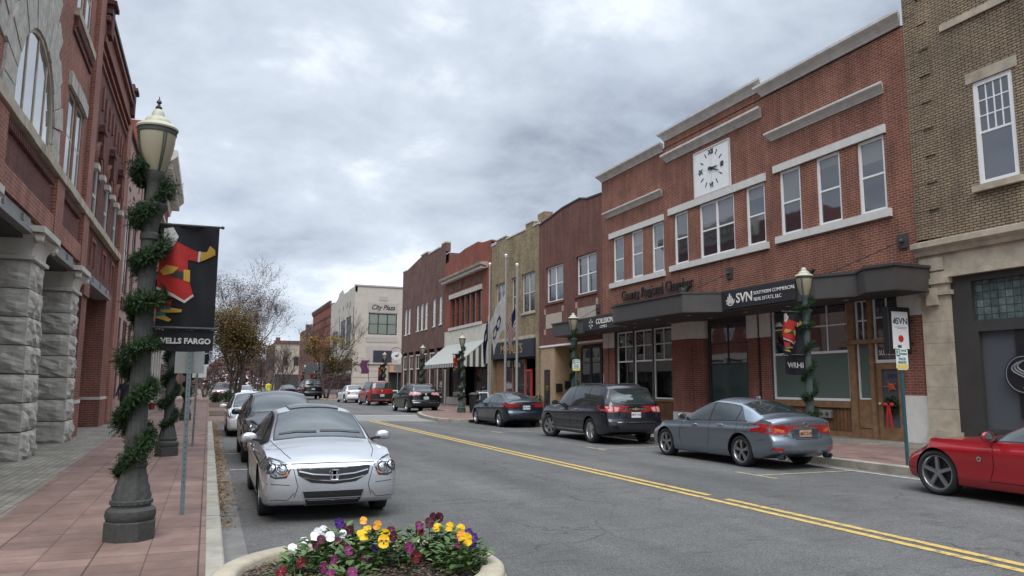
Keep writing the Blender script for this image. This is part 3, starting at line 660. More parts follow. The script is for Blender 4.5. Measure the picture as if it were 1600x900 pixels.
# --- brown-tan building, nearest ------------------------------------------------
B0 = root('brick_building', 'tan brown brick building with quoined corner, stone belt course and charcoal shopfront', 'building', (17.6, 8, 0))
w0 = [(11.45, 12.47, 6.62, 9.3), (7.2, 8.2, 6.62, 9.3)]
bm = newbm(); wall(R, bm, 2, 14.3, 5.45, 14.5, w0, .24); link('wall', bm, M['brick_tan'], B0)
mass(B0, 17.9, 34, 2, 14.28, 14.45, M['brick_tan'])
bm = newbm(); box(bm, 17.6, 17.92, 14.0, 14.3, 5.5, 14.5); link('wall', bm, M['brick_tan'], B0)
bm = newbm(); z = 5.55; k = 0
while z < 14.3:
    R.box(bm, 14.31-(.72 if k % 2 == 0 else .42), 14.31, -.05, .035, z, z+.36 if z+.36 < 14.5 else 14.5); z += .372; k += 1
link('quoin', bm, M['brick_tan'], B0)
for a, b_, c, d in w0:
    window(R, B0, a, b_, c, d, fw=.12, upper=(4, 3), set_=.03, room=.0)
    band(a-.15, b_+.15, d, d+.28, .02, 'lintel', 'lime_dirty', B0); band(a-.12, b_+.12, c-.16, c, .12, 'sill', 'lime_dirty', B0)
band(10.5, 13.2, 11.0, 11.18, .06, 'stone_band', 'lime_dirty', B0)
bm = newbm(); moulding(R, bm, 2, 14.33, [(-.05, 5.08), (.12, 5.08), (.16, 5.18), (.28, 5.28), (.28, 5.42), (.1, 5.47), (-.05, 5.47)]); bmesh.ops.recalc_face_normals(bm, faces=bm.faces[:]); link('belt_course', bm, M['lime_dirty'], B0)
bm = newbm(); R.box(bm, 2, 14.3, -.2, .04, 4.62, 5.08); R.box(bm, 2, 14.3, -.2, .08, 4.45, 4.61); link('frieze', bm, M['lime_dirty'], B0)
bm = newbm(); z = .5
R.box(bm, 13.42, 14.3, -.3, .12, .14, .495)
while z < 4.0:
    R.box(bm, 13.5, 14.28, -.3, .06, z, min(z+.565, 4.0)-.006); z += .565
R.box(bm, 13.42, 14.3, -.3, .12, 4.0, 4.12); R.box(bm, 13.5, 14.28, -.3, .08, 4.125, 4.3); R.box(bm, 13.44, 14.29, -.3, .14, 4.3, 4.445); R.box(bm, 13.75, 14.05, .0, .16, 3.75, 4.2); R.box(bm, 13.55, 14.2, .02, .09, 4.66, 5.0)
link('stone_pier', bm, M['lime_dirty'], B0)
bm = newbm(); wall(R, bm, 2, 13.5, .14, 4.45, [(9.6, 12.95, 3.28, 4.28), (11.0, 12.85, .62, 3.0), (4, 10.7, .62, 3.0)], .2, w=-.08); link('shopfront', bm, M['charcoal'], B0)
bm = newbm(); R.box(bm, 4, 13.0, -.25, -.02, .5, .6); R.box(bm, 4, 13, -.2, -.05, .16, .28); link('shopfront_sill', bm, M['charcoal'], B0)
bm = newbm(); R.box(bm, 9.6, 12.95, -.2, -.19, 3.28, 4.28); link('transom_window', bm, M['glass_block'], B0)
bm = newbm(); 
for a, b_ in ((11.0, 12.85), (4, 10.7)): R.box(bm, a, b_, -.22, -.2, .62, 3.0)
link('window', bm, M['glass_grey'], B0)
bm = newbm(); R.box(bm, 11.62, 11.98, -.198, -.13, .9, 3.0); link('mullion', bm, M['black'], B0)
s = root('round_sign', 'round black sign with a grey striped S on the charcoal shopfront window', 'sign', (17.65, 11.8, 1.93))
bm = newbm(); lathe(bm, [(.46, 0), (.46, .05)], 36)
for v in bm.verts: v.co = R(11.8+v.co.x, -.128+v.co.z, 1.93+v.co.y)
bmesh.ops.recalc_face_normals(bm, faces=bm.faces[:]); link('disc', bm, M['black'], s)
bm = newbm(); sg = mat('sign_grey', (.20, .21, .22), .5, var=0)
ring(R, bm, 11.8, 1.93, .41, .43, -.08, -.072, 0, 2*PI, 40)
link('rim', bm, sg, s)
def scurve(off):
    P = []
    for k in range(25):
        t = -1+2*k/24
        P.append((R.read*(.21*math.sin(t*PI*.95)*(1-.1*abs(t))+off), .33*t-0.0*off))
    return P
for off in (-.07, 0, .07):
    bm = newbm(); P = [(-.20*math.sin(-t*PI*.92)*-1+off*(1 if True else 0), .30*t+off*.35) for t in [-1+2*k/24 for k in range(25)]]
    P = [R(11.8+R.read*x, -.07, 1.93+z) for x, z in P]
    tube(bm, P, .021, 6); link('letter_stroke', bm, sg, s)
# --- dark red brick, two windows -----------------------------------------------
B2 = root('brick_building', 'dark red brick building with two paired windows and plywood covered entrance', 'building', (17.6, 35.5, 0))
w2 = [(36.24, 38.5, 6.25, 8.3), (32.46, 34.7, 6.28, 8.33)]
bm = newbm(); wall(R, bm, 31.86, 39.42, 3.85, 10.95, w2, .26)
R.poly(bm, [(31.86, 10.95), (39.42, 10.95), (38.9, 11.0), (37.9, 11.1), (36.3, 11.3), (34.2, 11.35), (33.4, 11.15), (31.86, 11.05)], 0, -.4)
bmesh.ops.recalc_face_normals(bm, faces=bm.faces[:]); link('wall', bm, M['brick_dark'], B2)
mass(B2, 17.9, 34, 31.88, 39.4, 10.9, M['brick_dark'], zl=3.9, xl=19.25)
bm = newbm()
for (a, za, b_, zb) in ((39.42, 10.97, 37.9, 11.12), (37.9, 11.12, 36.3, 11.31), (36.3, 11.31, 34.2, 11.36), (34.2, 11.36, 33.4, 11.16), (33.4, 11.16, 31.9, 11.07)):
    R.poly(bm, [(a, za), (b_, zb), (b_, zb+.09), (a, za+.09)], -.42, .04)
bmesh.ops.recalc_face_normals(bm, faces=bm.faces[:]); link('coping', bm, M['charcoal'], B2)
for q in w2: window(R, B2, *q, cols=2, fw=.1, set_=.12, room=.45 if q[0] > 35 else .2); band(q[0]-.1, q[1]+.1, q[2]-.12, q[2], .06, 'sill', 'brick_dark', B2)
bm = newbm()
for a, b_ in ((36.43, 38.5), (32.55, 34.55)): R.box(bm, a, b_, -.05, .015, 4.8, 5.6)
link('tan_panel', bm, M['tanpanel'], B2)
bm = newbm()
for a, b_ in ((36.43, 38.5), (32.55, 34.55)):
    for u in (a-.12, b_+.12):
        for z in (4.62, 5.78): R.box(bm, u-.11, u+.11, -.04, .02, z-.16, z+.16)
link('corner_block', bm, M['plaster_pink'], B2)
bm = newbm(); R.box(bm, 31.9, 39.3, -.1, .04, 3.76, 3.86); link('white_trim', bm, M['white'], B2)
bm = newbm(); R.box(bm, 37.45, 39.3, -.12, -.02, .14, 3.755)   # plywood front with its door opening beside
box(bm, 17.62, 19.0, 37.40, 37.44, .14, 3.75)
box(bm, 18.9, 18.96, 35.2, 37.4, .14, 3.75); link('plywood_panel', bm, M['plywood'], B2)
bm = newbm(); R.box(bm, 38.0, 38.75, -.019, .0, .16, 2.5); d2 = link('door', bm, M['black'], B2)
bm = newbm(); R.box(bm, 38.12, 38.63, .001, .006, .5, 2.35); sub('pane', bm, M['glass'], d2, B2)
bm = newbm(); box(bm, 18.2, 18.3, 31.9, 35.3, .14, 3.75); link('shopfront', bm, M['charcoal'], B2)
R182 = Face('R', 18.2)
for a, b_ in ((32.0, 33.0), (33.05, 34.1), (34.15, 35.2)): shopwin(B2, R182, a, b_, .5, 3.6, 2.8, M['glass'], M['glass'], 1, 1, 'charcoal', .1, .06)
bm = newbm(); R182.box(bm, 32.1, 32.75, .115, .12, 1.2, 2.2); link('window_poster', bm, M['white'], B2)
bm = newbm(); box(bm, 17.6, 19.2, 31.9, 39.3, 3.74, 3.758); link('porch_ceiling', bm, M['plywood'], B2)
# --- yellow brick ---------------------------------------------------------------
B3 = root('brick_building', 'yellow brown brick building with stepped parapet above a navy shop sign', 'building', (17.6, 43.5, 0))
w3 = [(44.94, 46.6, 5.88, 8.32), (42.95, 43.8, 5.98, 8.4), (40.1, 42.1, 5.98, 8.4)]
bm = newbm(); wall(R, bm, 39.45, 47.5, 4.6, 10.9, w3, .26)
for a, b_, z in ((39.45, 40.3, 11.1), (40.3, 41.5, 11.42), (41.5, 44.7, 11.1), (44.7, 46.6, 11.32), (46.6, 47.5, 11.1)): R.box(bm, a+.001, b_-.001, -.35, 0, 10.9, z)
R.box(bm, 39.45, 39.95, -.3, 0, .14, 4.6); R.box(bm, 47.1, 47.5, -.3, 0, .14, 4.6); R.box(bm, 39.5, 40.5, -.9, -.36, 11, 11.9)
link('wall', bm, M['brick_yellow'], B3); mass(B3, 17.9, 34, 39.46, 47.48, 10.85, M['brick_yellow'], zl=4.5, xl=18.85)
bm = newbm()
for a, b_, z in ((39.45, 40.3, 11.1), (40.3, 41.5, 11.42), (41.5, 44.7, 11.1), (44.7, 46.6, 11.32), (46.6, 47.5, 11.1)): R.box(bm, a-.02, b_+.02, -.4, .04, z+.002, z+.08)
link('coping', bm, M['concrete'], B3)
for k, q in enumerate(w3): window(R, B3, *q, cols=(2, 1, 2)[k], fw=.09, frame=M['band_cream'], set_=.1, room=(.2, 0, .5)[k]); band(q[0]-.08, q[1]+.08, q[2]-.12, q[2], .07, 'sill', 'lime_dirty', B3)
bm = newbm(); R.box(bm, 39.98, 47.08, -.1, .06, 4.4, 4.6); link('beam', bm, M['lime_dirty'], B3)
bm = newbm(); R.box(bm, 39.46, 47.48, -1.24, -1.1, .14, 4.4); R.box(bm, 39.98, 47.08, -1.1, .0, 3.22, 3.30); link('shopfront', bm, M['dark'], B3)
bm = newbm(); R.box(bm, 41.05, 41.9, -.3, -.2, .16, 2.6); d3 = link('door', bm, mat('red_door', (.42, .03, .03), .5, var=.1), B3)
bm = newbm(); R.box(bm, 41.2, 41.75, -.199, -.19, 1.0, 2.45); sub('pane', bm, M['glass'], d3, B3)
bm = newbm(); R.box(bm, 41.92, 42.02, -.3, -.15, .14, 3.2); R.box(bm, 40.2, 41.03, -.3, -.2, .14, 1.0); R.box(bm, 44, 44.1, -.3, -.2, .14, 3.2); R.box(bm, 45.6, 47.05, -.3, -.22, .14, 3.2); link('shop_frame', bm, M['wood'], B3)
for a, b_ in ((42.05, 43.98), (44.12, 45.58)):
    bm = newbm(); R.box(bm, a, b_, -.26, -.25, .5, 3.2); link('window', bm, M['glass'], B3)
sg3 = root('shop_sign', 'navy blue fascia board with gold lettering above the red door', 'sign', (17.6, 43.5, 3.8))
bm = newbm(); R.box(bm, 39.98, 47.08, .0, .12, 3.32, 4.38); link('board', bm, mat('navy_board', (.012, .017, .03), .5, var=.1), sg3)
text('lettering', "McHALE'S", .82, mat('gold_paint', (.42, .27, .10), .4, .3, var=0), R, 43.5, 3.84, sg3, w=.122, wgt=.004, sx=1.05)
# --- orange-red brick with bracketed cornice ----------------------------------------
B4 = root('brick_building', 'orange red brick building with bracketed cornice and striped awning', 'building', (17.6, 53, 0))
w4 = [(49.5+k*1.24, 50.62+k*1.24, 6.1, 8.4) for k in range(6)]
bm = newbm(); wall(R, bm, 47.55, 58.3, 5.9, 11.5, w4, .3)
R.poly(bm, [(47.55, 11.5), (58.3, 11.5), (56, 11.72), (53.4, 11.95), (50.4, 11.98), (49.6, 11.75), (47.55, 11.62)], 0, -.4)
bmesh.ops.recalc_face_normals(bm, faces=bm.faces[:]); link('wall', bm, M['brick_orange'], B4); mass(B4, 17.9, 34, 47.56, 58.28, 11.4, M['brick_orange'], zl=5, xl=18.65)
bm = newbm(); moulding(R, bm, 48.2, 58.25, [(-.05, 9.75), (.1, 9.75), (.14, 9.9), (.55, 9.98), (.6, 10.14), (-.05, 10.2)]); link('cornice', bm, M['lime_dirty'], B4)
for k in range(26):
    u = 48.4+k*.38; bm = newbm(); R.box(bm, u-.06, u+.06, .1, .48, 9.72, 9.89); link('bracket', bm, M['concrete'], B4)
bm = newbm()
for k in range(4): u = 49.6+k*2.1; R.box(bm, u, u+1.7, -.02, .03, 8.95, 9.45)
for u in (50.6, 54.4): R.box(bm, u, u+.6, -.1, .004, 10.5, 11.0)
link('brick_panel', bm, M['brick_brown'], B4)
band(49.3, 57.1, 8.4, 8.75, .08, 'lintel', 'limestone', B4); band(49.3, 57.1, 5.88, 6.1, .1, 'sill', 'limestone', B4)
for q in w4: window(R, B4, *q, fw=.08, frame=M['brick_brown'], set_=.14, rail=True)
bm = newbm(); R.box(bm, 47.6, 58.25, -.3, .03, 3.1, 5.86); link('white_band', bm, M['band_cream'], B4)
bm = newbm()
for a, b_ in ((47.6, 48.1), (57.8, 58.25)): R.box(bm, a, b_, -.3, .0, .14, 3.1)
link('pier', bm, M['band_cream'], B4)
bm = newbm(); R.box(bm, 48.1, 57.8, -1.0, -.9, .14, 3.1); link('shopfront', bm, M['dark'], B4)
for a, b_ in ((48.2, 51), (53.2, 56.5)): shopwin(B4, R, a, b_, .7, 3.05, 2.5, M['glass'], M['glass'], 2, 1, 'black', -.1, .06); 
bm = newbm(); R.box(bm, 48.2, 51, -.2, -.05, .14, .7); R.box(bm, 53.2, 57.7, -.2, -.05, .14, .7); link('stall_riser', bm, M['band_cream'], B4)
def stripes(name, a, b_, per):
    m, nt, b = _m(name); b.inputs['Roughness'].default_value = .85
    g = nt.nodes.new('ShaderNodeNewGeometry'); s_ = nt.nodes.new('ShaderNodeSeparateXYZ'); lk(nt, g.outputs['Position'], s_.inputs[0])
    ad = nt.nodes.new('ShaderNodeMath'); lk(nt, s_.outputs[0], ad.inputs[0]); lk(nt, s_.outputs[1], ad.inputs[1])
    mo = nt.nodes.new('ShaderNodeMath'); mo.operation = 'FRACT'; dv = nt.nodes.new('ShaderNodeMath'); dv.operation = 'DIVIDE'; lk(nt, ad.outputs[0], dv.inputs[0]); dv.inputs[1].default_value = per; lk(nt, dv.outputs[0], mo.inputs[0])
    gt = nt.nodes.new('ShaderNodeMath'); gt.operation = 'GREATER_THAN'; lk(nt, mo.outputs[0], gt.inputs[0]); gt.inputs[1].default_value = .5
    mx = nt.nodes.new('ShaderNodeMix'); mx.data_type = 'RGBA'; lk(nt, gt.outputs[0], mx.inputs[0]); mx.inputs[6].default_value = (*a, 1); mx.inputs[7].default_value = (*b_, 1); lk(nt, mx.outputs[2], b.inputs['Base Color']); return m
M['stripe'] = stripes('awning_stripe', (.50, .49, .44), (.05, .05, .055), .42)
M['stripe2'] = mat('awning_top', (.35, .36, .325), .85, var=.08)
bm = newbm(); u0, u1 = 48.3, 57.6
hexa(bm, [R(u0, .04, 4.72), R(u1, .04, 4.72), R(u1, 2.0, 3.1), R(u0, 2.0, 3.1), R(u0, .04, 4.76), R(u1, .04, 4.76), R(u1, 2.03, 3.13), R(u0, 2.03, 3.13)]); aw = link('awning', bm, M['stripe2'], B4)
bm = newbm()
for u in (u0, u1): R.poly(bm, [], 0, 0) if False else prism(bm, [R(u, .04, 4.7), R(u, 2.0, 3.08), R(u, 2.0, 2.88), R(u, .04, 2.88)], (0, .02, 0))
R.box(bm, u0, u1+.02, 2.0, 2.02, 2.86, 3.12); bmesh.ops.recalc_face_normals(bm, faces=bm.faces[:]); sub('valance', bm, M['stripe'], aw, B4)
# --- brown-red brick --------------------------------------------------------------
B5 = root('brick_building', 'brown red brick building with stepped parapet and narrow white windows', 'building', (17.6, 65.5, 0))
w5 = [(71.05, 71.85, 6.45, 8.9), (69.7, 70.5, 6.5, 8.9), (66.6, 67.4, 6.55, 8.9), (65.1, 65.9, 6.55, 8.9), (63.65, 64.45, 6.55, 8.9), (61.1, 61.9, 6.6, 8.95), (59.2, 60.0, 6.65, 8.95)]
bm = newbm(); wall(R, bm, 58.32, 73.1, 4.7, 12.6, w5, .25)
R.poly(bm, [(58.32, 12.6), (73.1, 12.6), (73.1, 12.8), (71.8, 12.8), (70.3, 12.95), (66.5, 13.35), (64, 13.45), (63.6, 13.2), (60, 13.1), (59.6, 13.3), (58.32, 13.3)], 0, -.4)
for k in range(7): a = 58.35+k*2.36; R.box(bm, a, a+.5, -.3, 0, .14, 4.7)
bmesh.ops.recalc_face_normals(bm, faces=bm.faces[:]); link('wall', bm, M['brick_brown'], B5); mass(B5, 17.9, 34, 58.34, 73.08, 12.5, M['brick_brown'], zl=4.6, xl=18.1)
bm = newbm()
for a, b_, z in ((71.8, 73.15, 12.8), (64, 66.3, 13.42), (58.3, 59.6, 13.32), (60, 63.6, 13.16)): R.box(bm, a, b_, -.42, .05, z, z+.12)
link('coping', bm, M['limestone'], B5)
for q in w5: window(R, B5, *q, fw=.1, set_=.05, pane=M['glass_blind']); band(q[0]-.05, q[1]+.05, q[2]-.1, q[2], .06, 'sill', 'concrete', B5)
bm = newbm(); R.box(bm, 58.35, 73.0, -.45, -.35, .14, 4.7); link('shopfront', bm, M['charcoal'], B5)
for k in range(6):
    a = 58.9+k*2.36; shopwin(B5, R, a, a+1.8, .6, 4.4, 3.1, M['glass'], M['glass'], 2, 1, 'band_cream', -.1, .12)
# --- cream stucco corner building (set beyond a side lane) ---------------------------
B6 = root('stucco_building', 'cream stucco corner building with big grid window under script lettering', 'building', (22, 105, 0))
Rc = Face('R', 17.6); S = Face('S', 100.)
wS = [(19.5, 23.36, 8.34, 11.2)]
bm = newbm(); wall(S, bm, 17.6, 32, .14, 14.8, wS, .25)
wR = [(100.6, 101.2, 7.4, 12.0), (102.6, 106.3, 7.0, 11.0), (107.2, 111.2, 6.6, 10.8), (112.2, 112.9, 7, 11.6), (113.8, 118.4, 6.6, 9.6)]
wR += [(103.6, 104.2, 12.3, 13.1), (105.6, 106.2, 12.3, 13.1), (109, 109.6, 12.2, 12.9), (113, 113.6, 12.2, 12.9)]
wall(Rc, bm, 100, 121.3, .14, 14.0, wR, .25); Rc.poly(bm, [(100, 14.0), (121.3, 14.0), (121.3, 14.3), (116, 14.3), (114.5, 14.6), (113.6, 15.2), (110.4, 15.5), (109, 14.7), (105.2, 14.7), (104.8, 14.85), (100, 14.8)], 0, -.3)
bmesh.ops.recalc_face_normals(bm, faces=bm.faces[:]); link('wall', bm, M['cream'], B6)
bm = newbm(); box(bm, 17.9, 32, 100.28, 121.3, .0, 14.3); link('wall', bm, M['cream'], B6)
bm = newbm(); S.box(bm, 17.5, 32, -.3, .12, 14.8, 15.0); S.box(bm, 17.62, 32, 0, .2, 4.35, 4.55); link('coping', bm, M['cream2'], B6)
bm = newbm(); S.box(bm, 19.4, 23.46, 0, .06, 11.3, 12.65); S.box(bm, 19.3, 23.5, 0, .05, 7.3, 8.0); S.box(bm, 19.3, 23.5, 0, .04, 4.7, 6.8); S.box(bm, 20.9, 22, 0, .05, 12.95, 13.55); link('stucco_panel', bm, M['cream2'], B6)
for z in (.9, 1.75, 2.6, 3.45): bm = newbm(); S.box(bm, 17.62, 32, 0, .03, z, z+.06); link('stucco_groove', bm, M['tanpanel'], B6)
window(S, B6, *wS[0], frame=M['black'], pane=M['glass_pale'], fw=.12, cols=3, set_=.05)
bm = newbm(); S.box(bm, 20.25, 22.75, 0.05, .1, 4.62, 6.2); link('dark_panel', bm, mat('slate_panel', (.03, .035, .05), .4, var=.1), B6)
bm = newbm(); S.box(bm, 22.4, 24.2, 0, .6, .14, 3.3); link('entrance', bm, M['dark'], B6)
bm = newbm(); S.box(bm, 22.3, 24.3, 0.0, 1.2, 3.3, 4.2); link('entrance_awning', bm, mat('tan_awning', (.45, .26, .16), .8, var=.1), B6)
for q in wR: window(Rc, B6, *q, frame=M['black'], pane=M['glass'], fw=.12, cols=4 if q[1]-q[0] > 2 else 1, set_=.05, rail=q[3]-q[2] > 1)
bm = newbm(); Rc.box(bm, 100.6, 121, .002, .5, 3.6, 5.0); link('shop_canopy', bm, M['charcoal'], B6)
bm = newbm(); Rc.box(bm, 101.0, 121, .003, .06, .3, 3.5); link('shopfront', bm, M['glass'], B6)
sg6 = root('building_sign', 'dark script lettering on the cream corner building above its grid window', 'sign', (21.4, 100, 12.0))
text('lettering', 'City Plaza', .95, M['black'], S, 21.4, 12.0, sg6, w=.07, shear=.35, wgt=.015, sx=.85)
# --- far row -----------------------------------------------------------------------
B7 = root('brick_building', 'tall orange brown brick building with corbelled cornice beyond the cream corner building', 'building', (17.6, 132, 0))
w7 = [(122.5+k*1.95, 123.6+k*1.95, 6.6, 9.6) for k in range(11)]
bm = newbm(); wall(R, bm, 121.4, 144, .14, 14.8, w7, .25); link('wall', bm, M['brick_orange'], B7); bm = newbm(); box(bm, 17.9, 34, 121.4, 144, 0, 14.7); link('wall', bm, M['brick_orange'], B7)
bm = newbm(); moulding(R, bm, 121.4, 144, [(-.05, 14.2), (.1, 14.2), (.3, 14.7), (.3, 15.0), (-.05, 15.0)]); R.box(bm, 121.4, 144, 0, .1, 12.6, 12.85); R.box(bm, 121.4, 144, 0, .08, 11.2, 11.4); link('cornice', bm, M['brick_brown'], B7)
for q in w7: window(R, B7, *q, fw=.1, set_=.1, frame=M['brick_brown'])
bm = newbm(); R.box(bm, 121.5, 143.5, 0.002, 1.0, 3.4, 5.2); link('shop_canopy', bm, M['black'], B7)
bm = newbm(); R.box(bm, 121.5, 143.5, 0.002, .06, .2, 3.4); link('shopfront', bm, M['glass'], B7)
B8 = root('brick_building', 'low brown brick building at the far end of the right row', 'building', (17.6, 154, 0))
w8 = [(146+k*2.2, 147.2+k*2.2, 5.8, 8.6) for k in range(7)]
bm = newbm(); wall(R, bm, 144.1, 165, .14, 12.6, w8, .25); link('wall', bm, M['brick_brown'], B8); bm = newbm(); box(bm, 17.9, 34, 144.1, 165, 0, 12.5); box(bm, 18.0, 19.2, 158, 159.2, 12.5, 13.9); link('wall', bm, M['brick_brown'], B8)
for q in w8: window(R, B8, *q, fw=.1, set_=.1, frame=M['brick_brown'])
B9 = root('brick_building', 'tan fronted brick building closing the far end of the street', 'building', (20, 190, 0))
S9 = Face('S', 186)
bm = newbm(); box(bm, 14.2, 32, 186.3, 215, 0, 11.6); box(bm, 14.4, 15.4, 187, 188, 11.6, 12.8); link('wall', bm, M['brick_brown'], B9)
w9 = [(16+k*2.6, 17.2+k*2.6, 6, 8.2) for k in range(5)]
bm = newbm(); wall(S9, bm, 14.2, 32, 0, 11.4, w9, .3); link('wall', bm, M['tanpanel'], B9)
bm = newbm(); S9.box(bm, 14.0, 32, -.3, .4, 11.4, 12.0); link('cornice', bm, M['brick_brown'], B9)
for q in w9: window(S9, B9, *q, fw=.12, frame=M['brick_brown'])
bm = newbm(); S9.box(bm, 14.4, 31, .002, .1, .2, 4.0); link('shopfront', bm, M['charcoal'], B9)
# ------------------------------------------------------------------ left-hand buildings
Lf = Face('L', -3.4)
A1 = root('bank_building', 'red brick bank with rough stone columns and a great arched window', 'building', (-3.4, 17, 0))
UC, ZS, RG, ZB = 16.25, 6.65, 1.68, 6.42
wl = [(UC-RG, UC+RG, ZB, ZS+RG), (19.5, 20.35, 6.4, 8.5), (20.62, 21.47, 6.4, 8.5), (19.5, 20.35, 10.4, 12.6), (20.62, 21.47, 10.4, 12.6), (UC-1.5, UC-.4, 10.6, 12.6), (UC+.4, UC+1.5, 10.6, 12.6)]
bm = newbm(); wall(Lf, bm, 8, 23.1, 4.78, 15.5, wl, .3); link('wall', bm, M['brick_bank'], A1)
bm = newbm(); box(bm, -18, -3.75, 8, 23.05, 4.6, 15.4); box(bm, -18, -5.6, 8, 23.05, 0, 4.6); link('wall', bm, M['brick_bankd'], A1)
# great arch
bm = newbm(); ring(Lf, bm, UC, ZS, RG, 2.5, -.05, .05, n=15, jag=.05); ring(Lf, bm, UC, ZS, 2.44, 3.25, -.05, .03, a0=.9, a1=PI-.2, n=11, jag=.16)
Lf.box(bm, UC-2.5, UC-RG, -.05, .05, ZB-.1, ZS-.01); Lf.box(bm, UC+RG, UC+2.46, -.05, .05, ZB-.1, ZS-.01)
bmesh.ops.recalc_face_normals(bm, faces=bm.faces[:]); link('arch_stone', bm, M['roughstone'], A1)
bm = newbm(); ring(Lf, bm, UC, ZS, RG-.09, RG+.002, -.05, .01, n=24)
for k in (-1, 0, 1):
    u = UC+k*.84; h = math.sqrt(max(0, (RG-.05)**2-(k*.84)**2)); Lf.box(bm, u-.028, u+.028, -.025, -.008, ZB+.05, ZS+h)
Lf.box(bm, UC-RG, UC+RG, -.05, -.0, ZB, ZB+.06); Lf.box(bm, UC-RG, UC-RG+.08, -.05, .0, ZB+.06, ZS); Lf.box(bm, UC+RG-.08, UC+RG, -.05, .0, ZB+.06, ZS)
bmesh.ops.recalc_face_normals(bm, faces=bm.faces[:]); aw_ = link('arch_window', bm, M['lime_dirty'], A1)
bm = newbm(); Lf.poly(bm, [(UC-RG, ZB), (UC-RG, ZS)]+[(UC-RG*math.cos(PI*k/24), ZS+RG*math.sin(PI*k/24)) for k in range(1, 24)]+[(UC+RG, ZS), (UC+RG, ZB)], -.035, -.027); bmesh.ops.recalc_face_normals(bm, faces=bm.faces[:]); sub('pane', bm, M['glass_bright'], aw_, A1)
for q in wl[1:]: window(Lf, A1, *q, fw=.06, frame=M['band_cream'], set_=.02, d=.05, pane=M['glass_sky'])
bm = newbm()
for z in (8.5, 12.6):
    for k in range(6): a = 19.25+k*.41; Lf.box(bm, a+.004, a+.406, -.1, .07+rnd.uniform(0, .03), z, z+.34)
link('stone_lintel', bm, M['roughstone'], A1)
bm = newbm()
for u0, u1, z in ((8, 30.5, 6.08),):
    n = 26
    for k in range(n): a = u0+(u1-u0)*k/n; b_ = u0+(u1-u0)*(k+1)/n; Lf.box(bm, a+.005, b_-.005, -.1, .15+rnd.uniform(0, .02), z, z+.2)
Lf.box(bm, 19.2, 21.9, -.1, .12, 10.2, 10.38); link('sill_course', bm, M['lime_dirty'], A1)
# pilasters, recessed panels with dentils
bm = newbm()
for a, b_, z0, z1 in ((13.2, 14.1, 4.6, 6.07), (18.45, 19.3, 4.6, 6.07), (22.2, 23.1, 4.6, 15.5)): Lf.box(bm, a, b_, -.05, .11, z0, z1)
for a, b_ in ((14.1, 18.45), (19.3, 22.2)): Lf.box(bm, a, b_, -.02, .09, 4.78, 5.2)
link('pilaster', bm, M['pink_brick'], A1)
bm = newbm()
for a, b_ in ((14.1, 18.45), (19.3, 22.2)):
    Lf.box(bm, a+.12, b_-.12, 0, .02, 5.2, 5.78)
    n = int((b_-a-.3)/.13)
    for k in range(n): u = a+.15+k*.13; Lf.box(bm, u, u+.07, 0, .09, 5.84, 5.98)
for k in range(16): u = 19.3+k*.16; Lf.box(bm, u, u+.08, 0, .1, 9.95, 10.15)
Lf.box(bm, 19.2, 21.9, 0, .05, 9.8, 9.93); link('dentils', bm, M['brick_bankd'], A1)
# steel lintel beams over the porch and door
bm = newbm()
for a, b_ in ((8, 16.55), (18.0, 21.4), (24.1, 28.8)):
    Lf.box(bm, a, b_, -.7, .12, 4.42, 4.5); Lf.box(bm, a, b_, -.1, .05, 4.5, 4.74)
    n = max(2, int((b_-a)/1.4))
    for k in range(n): u = a+(b_-a)*(k+.5)/n; Lf.box(bm, u-.05, u+.05, .05, .09, 4.56, 4.7)
Lf.box(bm, 16.55, 18.0, -.7, .0, 4.42, 4.74); Lf.box(bm, 21.4, 22.7, -.7, .0, 4.42, 4.74)
link('steel_beam', bm, M['steel'], A1)
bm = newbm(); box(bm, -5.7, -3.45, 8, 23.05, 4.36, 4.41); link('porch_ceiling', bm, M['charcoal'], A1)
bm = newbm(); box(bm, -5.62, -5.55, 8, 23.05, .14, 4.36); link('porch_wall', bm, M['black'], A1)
bm = newbm()
for k in range(6): u = 9+k*2.4; box(bm, -5.54, -5.46, u, u+.12, .14, 4.36)
box(bm, -5.54, -5.46, 8, 23, 2.8, 2.92); link('shopfront_frame', bm, M['charcoal'], A1)
